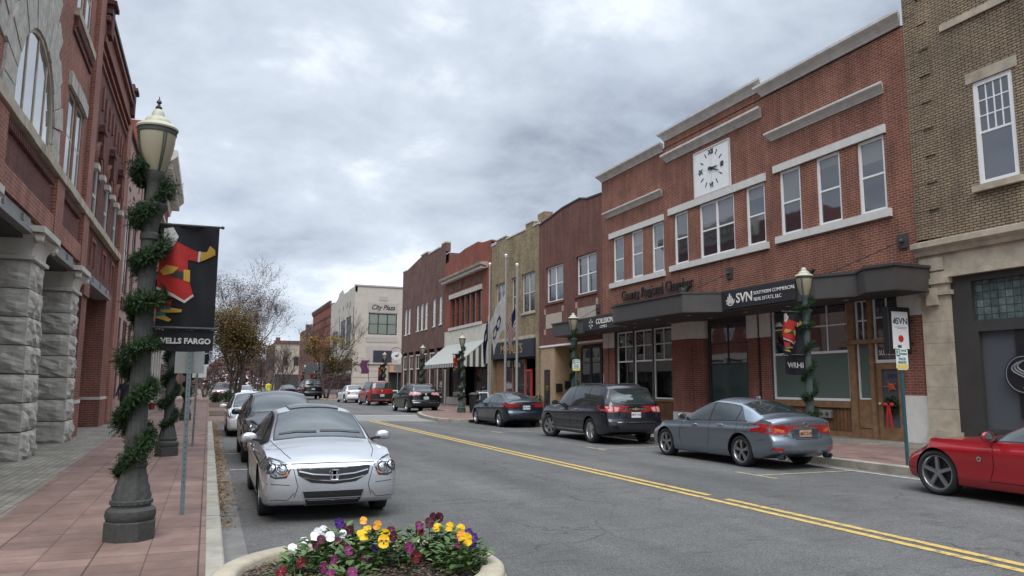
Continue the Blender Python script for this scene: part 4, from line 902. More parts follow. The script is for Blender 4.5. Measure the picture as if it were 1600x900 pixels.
def roughcol(u0, u1, w0, w1, z0, z1, nb, top):
    """pier of rock-faced blocks, each block pitched and uneven"""
    bm = newbm(); h = (z1-z0)/nb; r_ = random.Random(int(u0*10))
    for k in range(nb):
        t = .16*(1-k/nb); a, b_, c, d = u0-t*.6, u1+t*.6, w0, w1+t*.7
        s = newbm(); z_ = z0+k*h
        n = 7
        corners = [Lf(a, c, z_+.012), Lf(b_, c, z_+.012), Lf(b_, d, z_+.012), Lf(a, d, z_+.012)]
        hexa(s, corners+[p+Vector((0, 0, h-.024)) for p in corners])
        bmesh.ops.recalc_face_normals(s, faces=s.faces[:])
        bmesh.ops.subdivide_edges(s, edges=s.edges[:], cuts=6, use_grid_fill=True)
        ctr = Vector(sum((v.co for v in s.verts), Vector())/len(s.verts)); hx = Vector(((d-c)/2, (b_-a)/2, h/2))
        se = r_.uniform(0, 100)
        for v in s.verts:
            q = v.co-ctr; f = [abs(q[i])/hx[i] for i in range(3)]
            e1 = max(f[0], f[1]); edge = 1-max(f[2]**4, (min(f[0], f[1]))**6)
            nz = math.sin(v.co.y*9+se)*math.sin(v.co.z*11+se*2)+.7*math.sin(v.co.y*23+v.co.x*19+se*3)*math.sin(v.co.z*21+se)+r_.uniform(-.5, .5)
            am = .03+.058*nz*.5
            if f[2] < .98 and e1 > .98:
                dirv = Vector((q.x/hx.x if f[0] > .98 else 0, q.y/hx.y if f[1] > .98 else 0, 0))
                v.co += dirv*(am*edge+.018*edge); v.co.z += .02*math.sin(v.co.y*17+se)*edge
        tmp = bpy.data.meshes.new('t'); s.to_mesh(tmp); s.free(); bm.from_mesh(tmp); bpy.data.meshes.remove(tmp)
    box(bm, -3.4+w0+.05, -3.4+w1-.02, u0+.03, u1-.03, z0, z1)
    o = link('stone_column', bm, M['roughstone'], A1)
    # carved capital: necking, flared bell with corner volutes and abacus
    bm = newbm(); cu, cw = (u0+u1)/2, (w0+w1)/2; hu, hw = (u1-u0)/2, (w1-w0)/2
    prev = None
    for (z, g_) in ((z1, .02), (z1+.02, .09), (z1+.09, .09), (z1+.11, .03), (z1+.25, .05), (z1+.42, .16), (z1+.50, .26), (z1+.505, .12), (z1+.53, .14), (z1+.54, .24), (z1+.66, .24)):
        rg = []
        nn = 8
        for sd in range(4):
            for k in range(nn):
                t = -1+2*k/nn; pinch = (1-abs(t)**2)*(.10 if .3 < z-z1 < .52 else 0)
                scal = .05*math.cos(t*PI*3)*(1 if .12 < z-z1 < .45 else 0)
                U, W_ = ((t, -1), (1, t), (-t, 1), (-1, -t))[sd]
                G = g_-pinch+scal*.5
                rg.append(bm.verts.new(Lf(cu+U*(hu+G), cw+W_*(hw+G), z)))
        if prev:
            for k in range(len(rg)): bm.faces.new((prev[k], prev[(k+1) % len(rg)], rg[(k+1) % len(rg)], rg[k]))
        else: bm.faces.new(rg[::-1])
        prev = rg
    bm.faces.new(prev); bmesh.ops.recalc_face_normals(bm, faces=bm.faces[:])
    for sx in (-1, 1):
        for sy in (-1, 1): 
            c = Lf(cu+sx*(hu+.14), cw+sy*(hw+.14), z1+.42); ball(bm, c, .10, sub_=1, sc=(1, 1, 1.1))
    sub('capital', bm, M['limestone'], o, A1, smooth=True, angle=40)
roughcol(16.65, 17.85, -1.15, .08, .14, 3.94, 7, A1); roughcol(21.45, 22.45, -1.1, .06, .14, 3.88, 7, A1); roughcol(11.9, 13.1, -1.15, .08, .14, 3.94, 7, A1)
bm = newbm(); Lf.box(bm, 23.1, 24.05, -1.6, .08, .14, 1.05); Lf.box(bm, 23.15, 24.05, -1.6, .06, 1.15, 4.4); Lf.box(bm, 23.0, 24.0, -.05, .12, 4.0, 4.42); link('brick_pier', bm, M['brick_pier'], A1)
bm = newbm(); Lf.box(bm, 23.08, 24.07, -1.6, .09, 1.053, 1.147); link('pier_band', bm, M['limestone'], A1)
# --- dark red brick building with arched windows
A2 = root('brick_building', 'dark red brick building with three slim arched windows and finials', 'building', (-3.4, 27, 0))
arcs = [(24.44, .46), (26.98, .46), (29.45, .44)]
w2_ = [(c-r, c+r, 6.25, 7.86+r) for c, r in arcs]
bm = newbm(); wall(Lf, bm, 23.1, 30.5, 4.72, 12.2, w2_, .3); link('wall', bm, M['brick_bankd'], A2)
bm = newbm(); box(bm, -18, -3.75, 23.12, 30.5, 4.4, 12.1); box(bm, -18, -5.0, 23.12, 30.5, 0, 4.4); link('wall', bm, M['brick_bankd'], A2)
for c, r in arcs:
    bm = newbm(); ring(Lf, bm, c, 7.86, r-.001, r+.27, -.02, .06, n=14); ring(Lf, bm, c, 7.86, r+.272, r+.36, -.02, .10, n=14)
    bmesh.ops.recalc_face_normals(bm, faces=bm.faces[:]); link('brick_arch', bm, M['brick_pier'], A2)
    bm = newbm(); Lf.poly(bm, [(c-.11, 8.2), (c+.11, 8.2), (c+.16, 8.95), (c-.16, 8.95)], -.02, .15); Lf.box(bm, c-.24, c+.24, 0, .18, 8.95, 9.05); Lf.box(bm, c-.17, c+.17, 0, .16, 9.05, 9.2); bmesh.ops.recalc_face_normals(bm, faces=bm.faces[:]); link('keystone', bm, M['brick_bankd'], A2)
    bm = newbm()
    for sgn in (-1, 1): Lf.box(bm, c+sgn*(r+.2)-.2, c+sgn*(r+.2)+.2, -.05, .16, 7.68, 7.84)
    link('springer_block', bm, M['limestone'], A2)
    bm = newbm(); fw = .06
    Lf.box(bm, c-r, c-r+fw, -.1, -.03, 6.25, 7.86); Lf.box(bm, c+r-fw, c+r, -.1, -.03, 6.25, 7.86); Lf.box(bm, c-r, c+r, -.1, -.03, 6.25, 6.33); Lf.box(bm, c-r+fw, c+r-fw, -.09, -.04, 7.05, 7.12)
    ring(Lf, bm, c, 7.86, r-fw, r, -.1, -.03, n=14); bmesh.ops.recalc_face_normals(bm, faces=bm.faces[:]); o = link('arched_window', bm, M['concrete'], A2)
    bm = newbm(); Lf.poly(bm, [(c-r+.02, 6.27), (c+r-.02, 6.27)]+[(c+(r-.02)*math.cos(PI*k/14), 7.86+(r-.02)*math.sin(PI*k/14)) for k in range(15)], -.075, -.065); bmesh.ops.recalc_face_normals(bm, faces=bm.faces[:]); sub('pane', bm, M['glass_sky'], o, A2)
bm = newbm()
for c in (25.2, 26.1, 27.7, 28.6, 30): 
    Lf.box(bm, c-.09, c+.09, 0, .05, 9.6, 10.3)
for c in (24.5, 26.9, 29.3): Lf.box(bm, c-.09, c+.09, 0, .05, 9.7, 10.4)
for c in (24.7, 27.1, 29.4):
    Lf.box(bm, c-.42, c+.42, 0, .05, 5.72, 5.82); Lf.box(bm, c-.42, c-.34, 0, .05, 5.0, 5.72); Lf.box(bm, c+.34, c+.42, 0, .05, 5.0, 5.72)
for z0, z1, w_ in ((10.8, 10.88, .06), (11.05, 11.15, .10), (11.3, 11.5, .16), (11.5, 11.95, .12), (11.95, 12.1, .22)): Lf.box(bm, 23.1, 30.6, 0, w_, z0, z1)
link('brick_corbel', bm, M['brick_pier'], A2)
bm = newbm(); Lf.box(bm, 23.2, 30.7, -.3, .26, 12.2, 12.32); link('coping', bm, M['charcoal'], A2)
for u in (23.55, 30.5):
    bm = newbm(); Lf.box(bm, u-.25, u+.25, -.3, .25, 11.6, 12.5); Lf.box(bm, u-.34, u+.34, -.4, .34, 12.5, 12.62); Lf.box(bm, u-.22, u+.22, -.28, .22, 12.62, 12.8); link('parapet_finial', bm, M['brick_bankd'], A2)
bm = newbm(); Lf.box(bm, 30.5, 31.7, -.3, .10, .14, 11.5); link('pilaster', bm, M['pink_brick'], A2)
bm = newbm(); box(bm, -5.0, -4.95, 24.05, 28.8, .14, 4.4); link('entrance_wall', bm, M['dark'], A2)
bm = newbm()
for u in (24.3, 26.2): box(bm, -4.94, -4.86, u, u+.1, .14, 4.4)
link('entrance_frame', bm, M['charcoal'], A2)
bm = newbm(); Lf.box(bm, 28.8, 30.49, -1.6, .02, .14, 1.05); Lf.box(bm, 28.8, 30.49, -1.6, .0, 1.15, 4.72); link('brick_pier', bm, M['brick_pier'], A2)
bm = newbm(); Lf.box(bm, 28.78, 30.49, -1.6, .03, 1.053, 1.147); link('pier_band', bm, M['limestone'], A2)
# --- pink rendered building
A3 = root('rendered_building', 'pinkish beige rendered building with tall dark framed windows', 'building', (-3.4, 35, 0))
w3_ = [(33.0, 34.7, 5.2, 8.7), (35.6, 37.2, 5.2, 8.6), (32.8, 33.6, 1.0, 4.2), (34.4, 36, .9, 4.2), (36.6, 38, .9, 4.2)]
bm = newbm(); wall(Lf, bm, 31.7, 39.4, .14, 11.4, w3_, .3); link('wall', bm, M['plaster_pink'], A3)
bm = newbm(); box(bm, -18, -3.75, 31.7, 39.4, 0, 11.3); link('wall', bm, M['plaster_pink'], A3)
for q in w3_: window(Lf, A3, *q, frame=M['brick_bankd'], fw=.1, cols=2, set_=.03, d=.05, pane=M['glass_sky'] if q[2] > 4 else M['glass'])
bm = newbm()
for u in (33.3, 35.0, 36.8, 38.3): Lf.box(bm, u-.25, u+.25, 0, .03, 9.4, 9.5); Lf.box(bm, u-.06, u+.06, 0, .03, 10.1, 10.9)
for u in (33.6, 36.2): Lf.box(bm, u-.7, u+.7, 0, .05, 4.55, 5.0)
link('brick_inset', bm, M['brick_bankd'], A3)
bm = newbm(); Lf.box(bm, 31.7, 39.4, -.3, .12, 11.4, 11.52); link('coping', bm, M['brick_bankd'], A3)
# --- four storey brick building with a bracketed cream cornice
A4 = root('brick_building', 'tall red brick building with deep cream bracketed cornice', 'building', (-3.3, 50, 0))
L4 = Face('L', -3.3)
w4_ = [(41+k*2.6, 42.2+k*2.6, z, z+2.2) for k in range(6) for z in (5.4, 8.8)]
bm = newbm(); wall(L4, bm, 39.45, 57.2, .14, 13.4, w4_, .3); link('wall', bm, M['brick_orange'], A4); bm = newbm(); box(bm, -18, -3.65, 39.45, 57.2, 0, 14.4); link('wall', bm, M['brick_orange'], A4)
for q in w4_: window(L4, A4, *q, fw=.1, set_=.03, d=.05)
bm = newbm(); moulding(L4, bm, 45.5, 57.6, [(-.3, 13.4), (.1, 13.4), (.2, 13.9), (.75, 14.3), (.95, 14.5), (.95, 14.85), (-.3, 14.9)]); bmesh.ops.recalc_face_normals(bm, faces=bm.faces[:]); L4.box(bm, 39.5, 57.4, 0, .1, 12.0, 12.25); link('cornice', bm, M['band_cream'], A4)
for k in range(18): u = 45.9+k*.66; bm = newbm(); L4.box(bm, u-.1, u+.1, .1, .7, 13.8, 14.25); link('bracket', bm, M['band_cream'], A4)
bm = newbm(); L4.box(bm, 39.5, 57.2, .0, .05, .16, 3.6); link('shopfront', bm, M['glass'], A4)
bm = newbm()
for k in range(8): L4.box(bm, 39.6+k*2.45, 40.1+k*2.45, .0, .15, .14, 3.8)
L4.box(bm, 39.5, 57.2, 0, .2, 3.8, 4.3); link('pier', bm, M['band_cream'], A4)
A5 = root('cream_building', 'low cream building with blue awning beyond the banners', 'building', (-3.2, 66, 0))
L5 = Face('L', -3.2)
w5_ = [(59+k*3, 60.6+k*3, 4.6, 6.6) for k in range(6)]
bm = newbm(); wall(L5, bm, 57.25, 78, .14, 8.2, w5_, .25); link('wall', bm, M['cream'], A5); bm = newbm(); box(bm, -18, -3.5, 57.25, 78, 0, 8.1); link('wall', bm, M['cream'], A5)
for q in w5_: window(L5, A5, *q, fw=.1)
bm = newbm(); L5.box(bm, 57.3, 77.5, 0.002, .05, .5, 3.0); link('shopfront', bm, M['glass'], A5)
bm = newbm(); hexa(bm, [L5(40.5, .2, 4.2), L5(44.5, .2, 4.2), L5(44.5, 1.5, 3.3), L5(40.5, 1.5, 3.3), L5(40.5, .2, 4.25), L5(44.5, .2, 4.25), L5(44.5, 1.5, 3.5), L5(40.5, 1.5, 3.5)]); bmesh.ops.recalc_face_normals(bm, faces=bm.faces[:])
link('shop_awning', bm, mat('blue_awning', (.012, .02, .22), .7, var=.1), A4)
A6 = root('brick_building', 'low far brick building behind the left hand trees', 'building', (-3.2, 110, 0))
bm = newbm(); box(bm, -18, -3.4, 100, 125, 0, 6.5); link('wall', bm, M['brick_brown'], A6)
bm = newbm(); L6 = Face('L', -3.4)
for k in range(8): L6.box(bm, 101+k*3, 102.6+k*3, 0, .05, 3.8, 5.6)
link('window', bm, M['glass'], A6)
# ------------------------------------------------------------------ cars
def paint(name, col, metal=.0, rough=.28, coat=.8):
    m, nt, b = _m(name); b.inputs['Base Color'].default_value = (*col, 1); b.inputs['Metallic'].default_value = metal; b.inputs['Roughness'].default_value = rough
    b.inputs['Coat Weight'].default_value = coat; b.inputs['Coat Roughness'].default_value = .03
    if metal > .2:
        g = nt.nodes.new('ShaderNodeTexCoord'); n = nt.nodes.new('ShaderNodeTexNoise'); lk(nt, g.outputs['Object'], n.inputs['Vector']); n.inputs['Scale'].default_value = 900
        r = nt.nodes.new('ShaderNodeMapRange'); lk(nt, n.outputs[0], r.inputs[0]); r.inputs[3].default_value = rough-.06; r.inputs[4].default_value = rough+.1; lk(nt, r.outputs[0], b.inputs['Roughness'])
    return m
def lampmat(name, col, rough=.08, metal=0, coat=1):
    m, nt, b = _m(name); b.inputs['Base Color'].default_value = (*col, 1); b.inputs['Roughness'].default_value = rough; b.inputs['Metallic'].default_value = metal; b.inputs['Coat Weight'].default_value = coat
    g = nt.nodes.new('ShaderNodeTexCoord'); n = nt.nodes.new('ShaderNodeTexVoronoi'); lk(nt, g.outputs['Object'], n.inputs['Vector']); n.inputs['Scale'].default_value = 22
    bp = nt.nodes.new('ShaderNodeBump'); bp.inputs['Strength'].default_value = .35; bp.inputs['Distance'].default_value = .02; lk(nt, n.outputs[0], bp.inputs['Height']); lk(nt, bp.outputs[0], b.inputs['Normal'])
    return m
M['cglass'] = glass('car_glass', (.018, .027, .027), .02, .5, ior=1.68)
M['tyre'] = mat('tyre_rubber', (.016, .016, .017), .85, var=.2, vs=8, coord='obj')
M['alloy'] = mat('alloy', (.42, .42, .43), .3, .9, var=0)
M['dalloy'] = mat('dark_alloy', (.20, .20, .21), .32, .9, var=0)
M['well'] = mat('wheel_well', (.006, .006, .006), 1, var=0, spec=.1)
M['trim'] = mat('black_trim', (.014, .014, .015), .45, var=0)
M['chrome'] = mat('chrome', (.72, .72, .74), .12, 1, var=0)
M['red_lamp'] = lampmat('red_lamp', (.30, .012, .012)); M['clear_lamp'] = lampmat('clear_lamp', (.62, .63, .64), .1, .6); M['amber'] = lampmat('amber_lamp', (.55, .12, .02)); M['pale_red'] = lampmat('pale_red_lamp', (.62, .30, .30))
M['lens'] = lampmat('headlight_lens', (.30, .31, .32), .06, .75); M['bulb'] = mat('lamp_reflector', (.75, .76, .78), .1, 1, var=0)
M['plate'] = mat('plate_white', (.60, .62, .64), .4, var=.1, vs=30, coord='obj'); M['plate_o'] = mat('plate_orange', (.42, .25, .16), .4, var=.3, vs=16, coord='obj')
M['ink'] = mat('plate_ink', (.03, .04, .09), .5, var=0)
def pchip(P):
    X = [p[0] for p in P]; Y = [p[1] for p in P]; n = len(P)
    h = [X[i+1]-X[i] for i in range(n-1)]; d = [(Y[i+1]-Y[i])/h[i] for i in range(n-1)]
    m = [d[0]]+[0 if d[i-1]*d[i] <= 0 else 3*(h[i-1]+h[i])/((2*h[i]+h[i-1])/d[i-1]+(h[i]+2*h[i-1])/d[i]) for i in range(1, n-1)]+[d[-1]]
    def f(x):
        if x <= X[0]: return Y[0]
        if x >= X[-1]: return Y[-1]
        i = 0
        while x > X[i+1]: i += 1
        t = (x-X[i])/h[i]
        return (1+2*t)*(1-t)**2*Y[i]+t*(1-t)**2*h[i]*m[i]+t*t*(3-2*t)*Y[i+1]+t*t*(t-1)*h[i]*m[i+1]
    return f
def sst(x): x = min(1, max(0, x)); return x*x*(3-2*x)
FPROF = pchip([(0, .89), (.05, .945), (.14, .962), (.20, .985), (.34, .985), (.52, .994), (.76, 1.0), (.80, .993), (.89, .958), (1, .93)])
TS = [0, .03, .07, .14, .20, .26, .34, .44, .54, .64, .72, .77, .81, .85, .90, .95, 1.0]
class Car:
    def __init__(s, P):
        s.P = P; L = P['L']; s.hw = P['W']/2; s.zb, s.zs, s.zt = pchip(P['zb']), pchip(P['zs']), pchip(P['zt'])
        s.xr = pchip(P['xr']); s.wm = pchip(P['wm']); s.fp, s.rp = pchip(P['fp']), pchip(P['rp']); s.dropf = pchip(P['drop'])
        s.f = pchip(P['prof']) if 'prof' in P else FPROF
        s.build()
    def zr(s, y): return max(s.zs(y)+.006, s.zt(y)-s.dropf(y))
    def section(s, y, ins=0):
        zb, zs, zt, wm, xr, zr = s.zb(y), s.zs(y), s.zt(y), s.wm(y)*s.hw, s.xr(y)*s.hw, s.zr(y)
        xr = min(xr, wm*.9); zt = max(zt, zr+.004)
        pts = [(0, zb), (wm*.45, zb), (wm*.8, zb)]
        pts += [(wm*s.f(t), zb+(zs-zb)*t) for t in TS]
        xs = wm*s.f(1)
        for k in range(1, 7):
            t = k/6; pts.append((xs+(xr-xs)*t+.018*math.sin(PI*t)*min(1, (zr-zs)/.3), zs+(zr-zs)*t))
        for k in range(1, 9):
            t = k/8; x = xr*(1-t); pts.append((x, zt-(zt-zr)*(x/xr)**2.3))
        if ins:
            cz = (zb+zt)/2; kx = 1-ins/s.hw; kz = 1-ins/((zt-zb)/2)
            pts = [(x*kx, cz+(z-cz)*kz) for x, z in pts]
        return pts
    def shape(s, x, y, z):
        L = s.P['L']
        wf, wr = sst((y-(L/2-.8))/.8), sst((-y-(L/2-.6))/.6)
        q = min(1.1, abs(x)/s.hw)
        return (x, y+wf*(s.fp(z)-s.P.get('cf', .26)*q**2.6)-wr*(s.rp(z)-s.P.get('cr', .16)*q**2.6), z)
    def build(s):
        L = s.P['L']; N = 84
        st = []
        for i in range(N+1):
            t = i/N; u = .5-.5*math.cos(PI*t); u = .6*t+.4*u
            st.append((-L/2+.045+(L-.09)*u, 0))
        st = [(-L/2, .055), (-L/2+.012, .022), (-L/2+.03, .006)]+st+[(L/2-.03, .006), (L/2-.012, .022), (L/2, .055)]
        bm = newbm(); rows = []
        for y, ins in st:
            h = s.section(y, ins)
            full = h+[(-x, z) for x, z in h[-2:0:-1]]
            rows.append([bm.verts.new(s.shape(x, y, z)) for x, z in full])
        n = len(rows[0]); nh = len(h)
        for a, b in zip(rows, rows[1:]):
            for k in range(n): bm.faces.new((a[k], a[(k+1) % n], b[(k+1) % n], b[k]))
        for (y, ins), row, flip in ((st[0], rows[0], 1), (st[-1], rows[-1], 0)):
            h = s.section(y, ins); NX = 10
            grid = []
            for i, (x, z) in enumerate(h):
                if i == 0 or i == nh-1: grid.append([row[i]]*(NX+1)); continue
                r = [row[i]]
                for k in range(1, NX): xx = x*(1-2*k/NX); r.append(bm.verts.new(s.shape(xx, y, z)))
                r.append(row[n-i]); grid.append(r)
            for i in range(nh-1):
                for k in range(NX):
                    q = [grid[i][k], grid[i][k+1], grid[i+1][k+1], grid[i+1][k]]; q2 = []
                    for v in q:
                        if v not in q2: q2.append(v)
                    if len(q2) > 2:
                        try: bm.faces.new(q2)
                        except ValueError: pass
        bmesh.ops.remove_doubles(bm, verts=bm.verts, dist=1e-5)
        bmesh.ops.recalc_face_normals(bm, faces=bm.faces[:])
        s.bvh = BVHTree.FromBMesh(bm)
        me = bpy.data.meshes.new('body'); bm.to_mesh(me); bm.free(); me.materials.append(s.P['paint']); me.materials.append(M['well'])
        o = bpy.data.objects.new('body', me); COL.objects.link(o)
        # wheel arches
        cb = newbm(); P = s.P; rr = P['rw']+P.get('gap', .055)
        for ya in (P['fa'], P['ra']):
            for sx in (-1, 1):
                seg = 40; A = [cb.verts.new((sx*(s.hw-.30), ya+rr*math.cos(2*PI*k/seg), P['rw']+rr*math.sin(2*PI*k/seg))) for k in range(seg)]
                Bv = [cb.verts.new((sx*(s.hw+.3), ya+rr*math.cos(2*PI*k/seg), P['rw']+rr*math.sin(2*PI*k/seg))) for k in range(seg)]
                cb.faces.new(A[::-1]); cb.faces.new(Bv)
                for k in range(seg): cb.faces.new((A[k], A[(k+1) % seg], Bv[(k+1) % seg], Bv[k]))
        bmesh.ops.recalc_face_normals(cb, faces=cb.faces[:])
        for f in cb.faces: f.material_index = 0
        cm = bpy.data.meshes.new('cut'); cb.to_mesh(cm); cb.free(); cm.materials.append(M['well'])
        co = bpy.data.objects.new('cut', cm); COL.objects.link(co)
        md = o.modifiers.new('b', 'BOOLEAN'); md.object = co; md.operation = 'DIFFERENCE'; md.solver = 'EXACT'; md.material_mode = 'TRANSFER'
        dg = bpy.context.evaluated_depsgraph_get(); me2 = bpy.data.meshes.new_from_object(o.evaluated_get(dg))
        bpy.data.objects.remove(o); bpy.data.objects.remove(co); bpy.data.meshes.remove(cm)
        me2.shade_smooth(); me2.set_sharp_from_angle(angle=math.radians(38)); s.me = me2
    # ---- panels laid over the body
    def hit(s, a, z, yaw):
        """yaw 0 looks at the nose, 90 at the car's +x side, 180 at the tail; 'top' from above"""
        if yaw == 'top': o, d = Vector((a, z, 5)), Vector((0, 0, -1))
        else:
            t = math.radians(yaw); n = Vector((math.sin(t), math.cos(t), 0)); r = Vector((-math.cos(t), math.sin(t), 0))
            if yaw == 0: r = Vector((1, 0, 0))
            if yaw == 180: r = Vector((1, 0, 0))
            if yaw in (90, -90): r = Vector((0, 1, 0))
            o, d = r*a+Vector((0, 0, z))+n*8, -n
        h = s.bvh.ray_cast(o, d)
        if h[0] is None and yaw != 'top':          # outline runs past the body: pull it in to the edge
            for k in range(1, 40):
                h = s.bvh.ray_cast(o-(r*a)*(k*.012), d)
                if h[0] is not None: break
        if h[0] is None:
            h = s.bvh.find_nearest(o+d*6.5 if yaw != 'top' else o+d*4)
        return h[0], h[1]
    def panel(s, poly, yaw, off=.005, step=.055, thick=None):
        """a conforming panel with its own edge thickness, from an outline seen along yaw"""
        B = []; n = len(poly)
        for i in range(n):
            p, q = Vector(poly[i]), Vector(poly[(i+1) % n]); k = max(1, int((q-p).length/step))
            B += [p+(q-p)*j/k for j in range(k)]
        nb = len(B); xs = [p.x for p in B]; zs = [p.y for p in B]; G = []
        def inside(p):
            c = False
            for i in range(nb):
                a, b = B[i], B[(i+1) % nb]
                if (a.y > p.y) != (b.y > p.y) and p.x < (b.x-a.x)*(p.y-a.y)/(b.y-a.y)+a.x: c = not c
            return c
        x = min(xs)+step*.5
        while x < max(xs):
            z = min(zs)+step*.5
            while z < max(zs):
                p = Vector((x, z))
                if inside(p) and min((p-b).length for b in B) > step*.45: G.append(p)
                z += step
            x += step
        V, E_, F_, *_ = delaunay_2d_cdt(B+G, [(i, (i+1) % nb) for i in range(nb)], [], 1, 1e-6)
        bm = newbm(); vs = []; th = thick if thick is not None else off+.006
        H = [s.hit(p.x, p.y, yaw) for p in V]
        vs = [bm.verts.new(h+nn*off) for h, nn in H]
        for f in F_:
            try: bm.faces.new([vs[i] for i in f])
            except ValueError: pass
        bm.normal_update()
        ed = [e for e in bm.edges if len(e.link_faces) == 1]
        idx = {v: i for i, v in enumerate(vs)}; low = {}
        for e in ed:
            for v in e.verts:
                if v not in low: low[v] = bm.verts.new(H[idx[v]][0]-H[idx[v]][1]*(th-off))
        for e in ed:
            a, b = e.verts; bm.faces.new((a, b, low[b], low[a]))
        for v in [v for v in bm.verts if not v.link_faces]: bm.verts.remove(v)
        bmesh.ops.recalc_face_normals(bm, faces=bm.faces[:])
        # outward check
        f0 = max(bm.faces, key=lambda f: f.calc_area()); c = f0.calc_center_median(); nn = s.bvh.find_nearest(c)[1]
        if f0.normal.dot(nn) < 0: bmesh.ops.reverse_faces(bm, faces=bm.faces[:])
        return bm
    def strip(s, line, yaw, wd=.008, off=.004, bm=None):
        """narrow ribbon along a line on the body (shut lines, trim)"""
        bm = bm or newbm(); Q = []
        for i in range(len(line)-1):
            p, q = Vector(line[i]), Vector(line[i+1]); k = max(1, int((q-p).length/.05)); Q += [p+(q-p)*j/k for j in range(k)]
        Q.append(Vector(line[-1])); prev = None
        for i, p in enumerate(Q):
            t = (Q[min(i+1, len(Q)-1)]-Q[max(i-1, 0)]).normalized(); n = Vector((-t.y, t.x))*wd/2
            a, b = s.hit(*(p+n), yaw), s.hit(*(p-n), yaw)
            cur = (bm.verts.new(a[0]+a[1]*off), bm.verts.new(b[0]+b[1]*off))
            if prev: bm.faces.new((prev[0], cur[0], cur[1], prev[1]))
            prev = cur
        return bm
    def dlo(s, y0, y1, rear=None, lift=.02, inset=.03, front=None, top=None):
        """outline of the side glass between belt and roof rail from y0 (rear) to y1 (front)"""
        up, lo = [], []; n = max(3, int((y1-y0)/.04))
        for k in range(n+1):
            y = y0+(y1-y0)*k/n; l = s.zs(y)+lift; u = s.zr(y)-inset
            if rear: u = min(u, l+.012+max(0, (y-rear[0]))*rear[1])
            if front: u = min(u, l+.012+max(0, (front[0]-y))*front[1])
            if top: u = min(u, top)
            if u-l > .01: up.append((y, u)); lo.append((y, l))
        return lo+up[::-1]
    def screen(s, ya, yb, side=.05, e=.0, dz=0):
        """outline (x, z) of the front/rear screen between stations ya and yb (ya lower edge, yb upper edge)"""
        out = []
        n = 10
        for k in range(n+1):
            y = ya+(yb-ya)*k/n; out.append((s.xr(y)*s.hw-side, s.zr(y)+.012))
        w = out[-1][0]
        top = [(w*(1-2*k/8), s.zt(yb)-(s.zt(yb)-s.zr(yb))*(abs(1-2*k/8)*w/(s.xr(yb)*s.hw))**2.3) for k in range(1, 8)]
        lft = [(-x, z) for x, z in out[::-1]]; w = out[0][0]
        bot = [(-w*(1-2*k/8), s.zt(ya)-(s.zt(ya)-s.zr(ya))*(abs(1-2*k/8)*w/(s.xr(ya)*s.hw))**2.3) for k in range(1, 8)]
        return out+top+lft+bot
def mirror(poly): return [(-x, z) for x, z in poly]
def wheelbm(rw, tw, rimr, nsp, style, sx):
    """tyre mesh and rim mesh; outer face towards +x*sx"""
    t = newbm(); w = tw/2
    prof = [(rimr, -w*.8), (rimr+.02, -w*.95), (rw-.05, -w), (rw-.012, -w*.86), (rw, -w*.7), (rw, w*.7), (rw-.012, w*.86), (rw-.05, w), (rimr+.02, w*.95), (rimr, w*.8)]
    lathe(t, prof, 44, cap=False)
    for v in t.verts: v.co = Vector((v.co.z*sx, v.co.x, v.co.y))
    r = newbm()
    lathe(r, [(rimr+.006, w*.82), (rimr-.012, w*.84), (rimr-.022, w*.7), (rimr-.03, -w*.5)], 44, cap=False)
    lathe(r, [(.052, w*.62), (.05, w*.72), (.03, w*.76), (.0005, w*.77)], 20, cap=False)
    tot = nsp
    for k in range(tot):
        offs = (0,) if style == 'single' else (-.11, .11)
        for do in offs:
            a = 2*PI*k/tot+.3; d1 = a+do
            p0 = Vector((math.cos(a+do*.6), math.sin(a+do*.6), 0))*.035; p1 = Vector((math.cos(d1), math.sin(d1), 0))*(rimr-.012)
            tt = (p1-p0).normalized(); nn = Vector((-tt.y, tt.x, 0)); b0, b1 = (.033, .03) if style == 'single' else (.016, .02)
            if style == 'fat': b0, b1 = .03, .045
            hexa(r, [p0-nn*b0+Vector((0, 0, w*.42)), p0+nn*b0+Vector((0, 0, w*.42)), p1+nn*b1+Vector((0, 0, w*.5)), p1-nn*b1+Vector((0, 0, w*.5)),
                     p0-nn*b0*.8+Vector((0, 0, w*.70)), p0+nn*b0*.8+Vector((0, 0, w*.70)), p1+nn*b1*.75+Vector((0, 0, w*.76)), p1-nn*b1*.75+Vector((0, 0, w*.76))])
    b = newbm(); lathe(b, [(rimr-.015, w*.1), (rimr-.02, w*.14), (.0005, w*.14)], 30, cap=False)
    for q in (r, b):
        for v in q.verts: v.co = Vector((v.co.z*sx, v.co.x, v.co.y))
        bmesh.ops.recalc_face_normals(q, faces=q.faces[:])
    bmesh.ops.recalc_face_normals(t, faces=t.faces[:])
    return t, r, b
def shift(bm, v): bmesh.ops.translate(bm, vec=Vector(v), verts=bm.verts); return bm
def lettering(s_, size, depth=.004, wgt=0., sx=1.):
    c = bpy.data.curves.new('t', 'FONT'); c.body = s_; c.size = size; c.extrude = depth/2; c.align_x = 'CENTER'; c.align_y = 'CENTER'; c.offset = wgt; c.resolution_u = 2
    o = bpy.data.objects.new('t', c); COL.objects.link(o); dg = bpy.context.evaluated_depsgraph_get(); me = bpy.data.meshes.new_from_object(o.evaluated_get(dg))
    bpy.data.objects.remove(o); bpy.data.curves.remove(c); bm = newbm(); bm.from_mesh(me); bpy.data.meshes.remove(me)
    for v in bm.verts: v.co.x *= sx
    return bm
